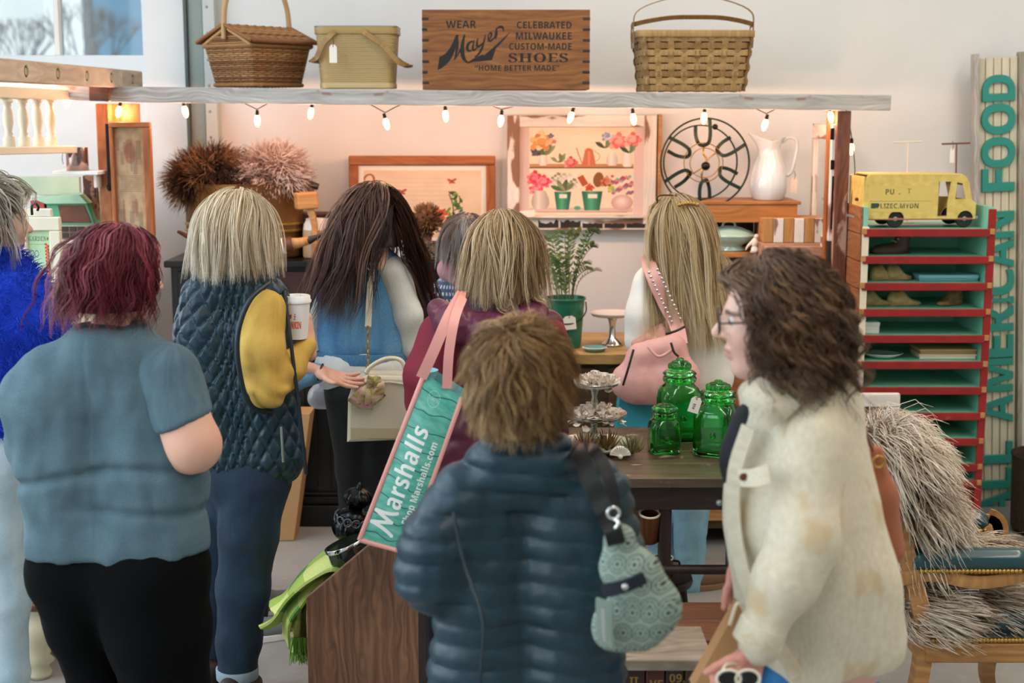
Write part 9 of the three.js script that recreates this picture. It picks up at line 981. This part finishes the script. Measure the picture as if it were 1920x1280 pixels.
{
  const D = 5.62, x0 = X(1560, D), x1 = X(1704, D), y1 = Y(738, D), z = -D, o = thing('picture_frame', 'white painted picture frame leaning on the cubby cabinet behind the sheepskin', 'picture', [(x0 + x1) / 2, 0, z]), w = 0.055;
  for (const [a, b, c, d] of [[x0, x1, y1 - w, y1], [x0, x1, 0.002, w], [x0, x0 + w, w, y1 - w], [x1 - w, x1, w, y1 - w]]) partW(o, 'frame_rail', boxAt(a, b, c, d, z - 0.03, z, 0.005), M.chippy); const t = tex(128, 128, (u, v) => { const n = fbm(u * 4, v * 4, 77, 4); return v > 0.9 && u < 0.5 ? [0.75, 0.3, 0.25] : mix3([0.55, 0.5, 0.42], [0.42, 0.36, 0.28], clamp(0.5 + n)); }, { mirror: false }); partW(o, 'picture', boxAt(x0 + w - 0.004, x1 - w + 0.004, w - 0.004, y1 - w + 0.004, z - 0.024, z - 0.018, 0), M.paper); partW(o, 'artwork', new THREE.PlaneGeometry(x1 - x0 - 2 * w, y1 - 2 * w).translate((x0 + x1) / 2, y1 / 2, z - 0.0175), mat(0xffffff, 0.5, { map: t }));
  const s = thing('side_stool', 'small round stool behind the sheepskin with a wire basket on it', 'stool', [X(1772, 5.2), 0, -5.2]), sy = Y(935, 5.2); part(s, 'seat', lathe([[0, sy - 0.03], [0.11, sy - 0.03], [0.115, sy - 0.012], [0.11, sy], [0, sy]], 28), M.dark); for (let i = 0; i < 3; i++) part(s, 'leg', sweep([V(Math.cos(i * 2.1) * 0.08, sy - 0.03, Math.sin(i * 2.1) * 0.08), V(Math.cos(i * 2.1) * 0.12, 0, Math.sin(i * 2.1) * 0.12)], circ(0.014, 8)), M.dark);
  const b = thing('wire_basket', 'small wire basket with pale leather tassel on the stool behind the sheepskin', 'basket', [X(1772, 5.2), sy + 0.001, -5.2]), g = []; for (const [r, y] of [[0.05, 0.003], [0.058, 0.06], [0.064, 0.11]]) g.push(new THREE.TorusGeometry(r, 0.0025, 6, 28).rotateX(Math.PI / 2).translate(0, y, 0)); part(b, 'hoops', merge(g), M.iron); const u = []; for (let i = 0; i < 14; i++) { const a = i / 14 * 6.283; u.push(sweep([V(Math.cos(a) * 0.05, 0.003, Math.sin(a) * 0.05), V(Math.cos(a) * 0.064, 0.11, Math.sin(a) * 0.064)], circ(0.0018, 5))); } part(b, 'wires', merge(u), M.iron); part(b, 'base', lathe([[0, 0.001], [0.05, 0.001], [0.05, 0.004], [0, 0.004]], 20), M.brown); part(b, 'handle', tube([V(-0.064, 0.11, 0), V(-0.03, 0.125, 0.05), V(0.03, 0.125, 0.05), V(0.064, 0.11, 0), V(0.08, 0.08, 0.03)], 0.004, 6, { n: 18 }), M.cream); part(b, 'tassel', merge([0, 1, 2].map((i) => sweep([V(0.03 + i * 0.006, 0.11, 0.062), V(0.034 + i * 0.007, 0.06, 0.068), V(0.032 + i * 0.008, 0.01, 0.066)], rect(0.006, 0.002)))), M.cream);
}
// ---------------------------------------------------------------- slanted wooden bin with throw and finial
{
  const D = 3.98, o = thing('bin', 'slant-fronted brown wooden bin holding a green plaid throw and a black finial', 'bin', [X(690, D), 0, -D - 0.2]), q = (x, y) => { const p = P(x, y, D); return [p.x, p.y]; }, w = woodMat(0x5a3c2a, 0x94694c, 0.6, { size: 0.7 }), L = X(578, D, 1200), R2 = X(786, D, 1200), y1 = q(578, 1116)[1], y2 = q(692, 1018)[1];
  const prof = [[L, 0.01], [R2, 0.01], [R2, y2 - 0.005], [X(692, D, 1018), y2], [L, y1]]; const sidePanel = (z) => { const g = boxUV(extr(prof, 0.022, 0.003), true).translate(0, 0, z); return g; };
  partW(o, 'side_panel', sidePanel(-D), w); partW(o, 'side_panel', sidePanel(-D - 0.44), w); partW(o, 'front_board', boxAt(L, L + 0.02, 0.02, y1 - 0.01, -D - 0.418, -D, 0.003), w); partW(o, 'back_board', boxAt(R2 - 0.002, R2 + 0.024, 0, y2 + 0.002, -D - 0.44, -D + 0.02, 0.003, true), M.dark); partW(o, 'bottom_board', boxAt(L, R2, 0.02, 0.04, -D - 0.418, -D, 0), w); partW(o, 'inner_shelf', boxAt(L + 0.02, R2 - 0.003, y1 - 0.1, y1 - 0.085, -D - 0.418, -D, 0), w); for (const y of [0.2, 0.5, 0.75]) partW(o, 'nail', ball(0.004, R2 - 0.012, y, -D + 0.022, 1, 1, 0.5, 8), M.iron);
  // throw
  const t = thing('throw', 'lime and green plaid woollen throw with fringe spilling over the front of the wooden bin', 'throw', V(L, y1, -D - 0.2)), plaid = tex(256, 256, (u, v) => { const a = (Math.sin(u * 12.566) > 0.45 ? 1 : 0) + (Math.sin(v * 12.566) > 0.45 ? 1 : 0), n = N(u * 90, v * 90, 3) * 0.05; const c = [[0.80, 0.83, 0.50], [0.63, 0.73, 0.34], [0.34, 0.55, 0.24]][a]; return c.map((k) => k + n); }, { rep: [2, 2] }), tm = mat(0xffffff, 0.95, { map: plaid, side: THREE.DoubleSide });
  const z0 = -D - 0.06, lay = (pts, w0, dz, k) => { const c = spline(pts, 26), g = new THREE.PlaneGeometry(1, 1, 12, 26), p = g.attributes.position, uv = g.attributes.uv; for (let i = 0; i < p.count; i++) { const u = p.getX(i) + 0.5, v = 0.5 - p.getY(i), b = c[Math.round(v * 26)]; p.setXYZ(i, b.x + 0.012 * Math.sin(u * 9 + k + v * 3) * (0.3 + v), b.y + 0.01 * Math.sin(u * 7 + k * 2) + 0.008 * Math.sin(u * 15 + k), b.z + dz + (u - 0.5) * w0 * (1 - 0.25 * v) + 0.012 * Math.sin(v * 8 + k)); uv.setXY(i, u * w0, v * 0.5); } g.computeVertexNormals(); return thick(g, 0.008); };
  const W3 = (x, y, d = 0) => P(x, y, D + 0.21 + d), ls = [[[W3(668, 1062), W3(640, 1040), W3(600, 1062), W3(560, 1100), W3(530, 1140), W3(508, 1152)], 0.36, 0, 0], [[W3(650, 1080), W3(615, 1060), W3(580, 1095), W3(552, 1130), W3(545, 1180)], 0.28, 0.02, 2], [[W3(640, 1100), W3(600, 1092), W3(572, 1112), W3(562, 1150), W3(560, 1205)], 0.2, 0.03, 4]]; ls.forEach((a) => partW(t, 'fold', lay(...a), tm)); 
  const fr = []; const Rr = rng(7); for (let i = 0; i < 60; i++) { const b = W3(549 + (i % 20) * 1.3, 1195, (i / 60 - 0.5) * 0.14 - 0.06); fr.push({ pts: [b, b.clone().add(V((Rr() - 0.5) * 0.015, -0.035, 0)), b.clone().add(V((Rr() - 0.5) * 0.03, -0.07 - Rr() * 0.02, 0))], r: 0.0035, c: mix3(lin(0x3f8a2c), lin(0x8fb848), Rr()) }); } const fm = partW(t, 'fringe', strandGeo(fr, 4), vmat(0.9)); fm.userData.kind = 'stuff';
  // finial and glass lamp part
  const fp = P(652, 1040, D + 0.26), f = thing('finial', 'black cast iron pumpkin-topped finial standing in the wooden bin', 'finial', fp), bl = mat(0x0f1113, 0.25, { metalness: 0.5 }), gad = (r, y, sy, n) => { const g = new THREE.SphereGeometry(r, 48, 20), p = g.attributes.position; for (let i = 0; i < p.count; i++) { const a = Math.atan2(p.getZ(i), p.getX(i)), k = 1 + 0.06 * Math.cos(a * n); p.setXYZ(i, p.getX(i) * k, p.getY(i) * sy, p.getZ(i) * k); } g.computeVertexNormals(); return g.translate(0, y, 0); };
  part(f, 'urn', gad(0.062, 0.09, 0.8, 18), bl); part(f, 'collar', lathe([[0, 0.12], [0.04, 0.12], [0.05, 0.132], [0.03, 0.142], [0.022, 0.156], [0, 0.156]], 28), bl); part(f, 'pumpkin_knob', gad(0.044, 0.185, 0.72, 9), bl); part(f, 'tip', lathe([[0.012, 0.21], [0.009, 0.225], [0.004, 0.235], [0, 0.236]], 12), bl); part(f, 'foot', lathe([[0, -0.3], [0.05, -0.3], [0.04, -0.05], [0.03, 0.04], [0, 0.04]], 24), bl); f.children.forEach((c) => (c.position.x = 0.0)); f.rotation.z = -0.18;
  part(f, 'filigree', merge([...Array(14)].map((_, i) => { const a = i / 14 * 6.283; return new THREE.TorusGeometry(0.012, 0.003, 6, 12).rotateY(-a + 1.57).translate(Math.cos(a) * 0.058, 0.118, Math.sin(a) * 0.058); })), mat(0x5a5e62, 0.35, { metalness: 0.7 }));
  const gs = thing('glass_globe', 'smoky glass lamp shade with metal band tilted in the wooden bin', 'lamp shade', P(660, 1052, D + 0.12)), gl = part(gs, 'glass', lathe([[0.03, -0.1], [0.055, -0.04], [0.062, 0.02], [0.058, 0.06], [0.056, 0.06], [0.059, 0.02], [0.052, -0.04], [0.027, -0.1]], 32), mat(0x59615e, 0.05, { transmission: 0.8, thickness: 0.01 })); part(gs, 'metal_band', lathe([[0.061, 0.05], [0.064, 0.05], [0.064, 0.062], [0.059, 0.062]], 32), M.chrome); part(gs, 'strap', boxAt(0.028, 0.04, -0.06, 0.06, 0.046, 0.054, 0.002), M.chrome); gs.rotation.z = 0.35;
}
scene.traverse((o) => { if (o.isMesh || o.isLight) { o.castShadow = true; if (o.isMesh) o.receiveShadow = true; } if (o.isRectAreaLight) o.castShadow = false; });
renderer.render(scene, camera);
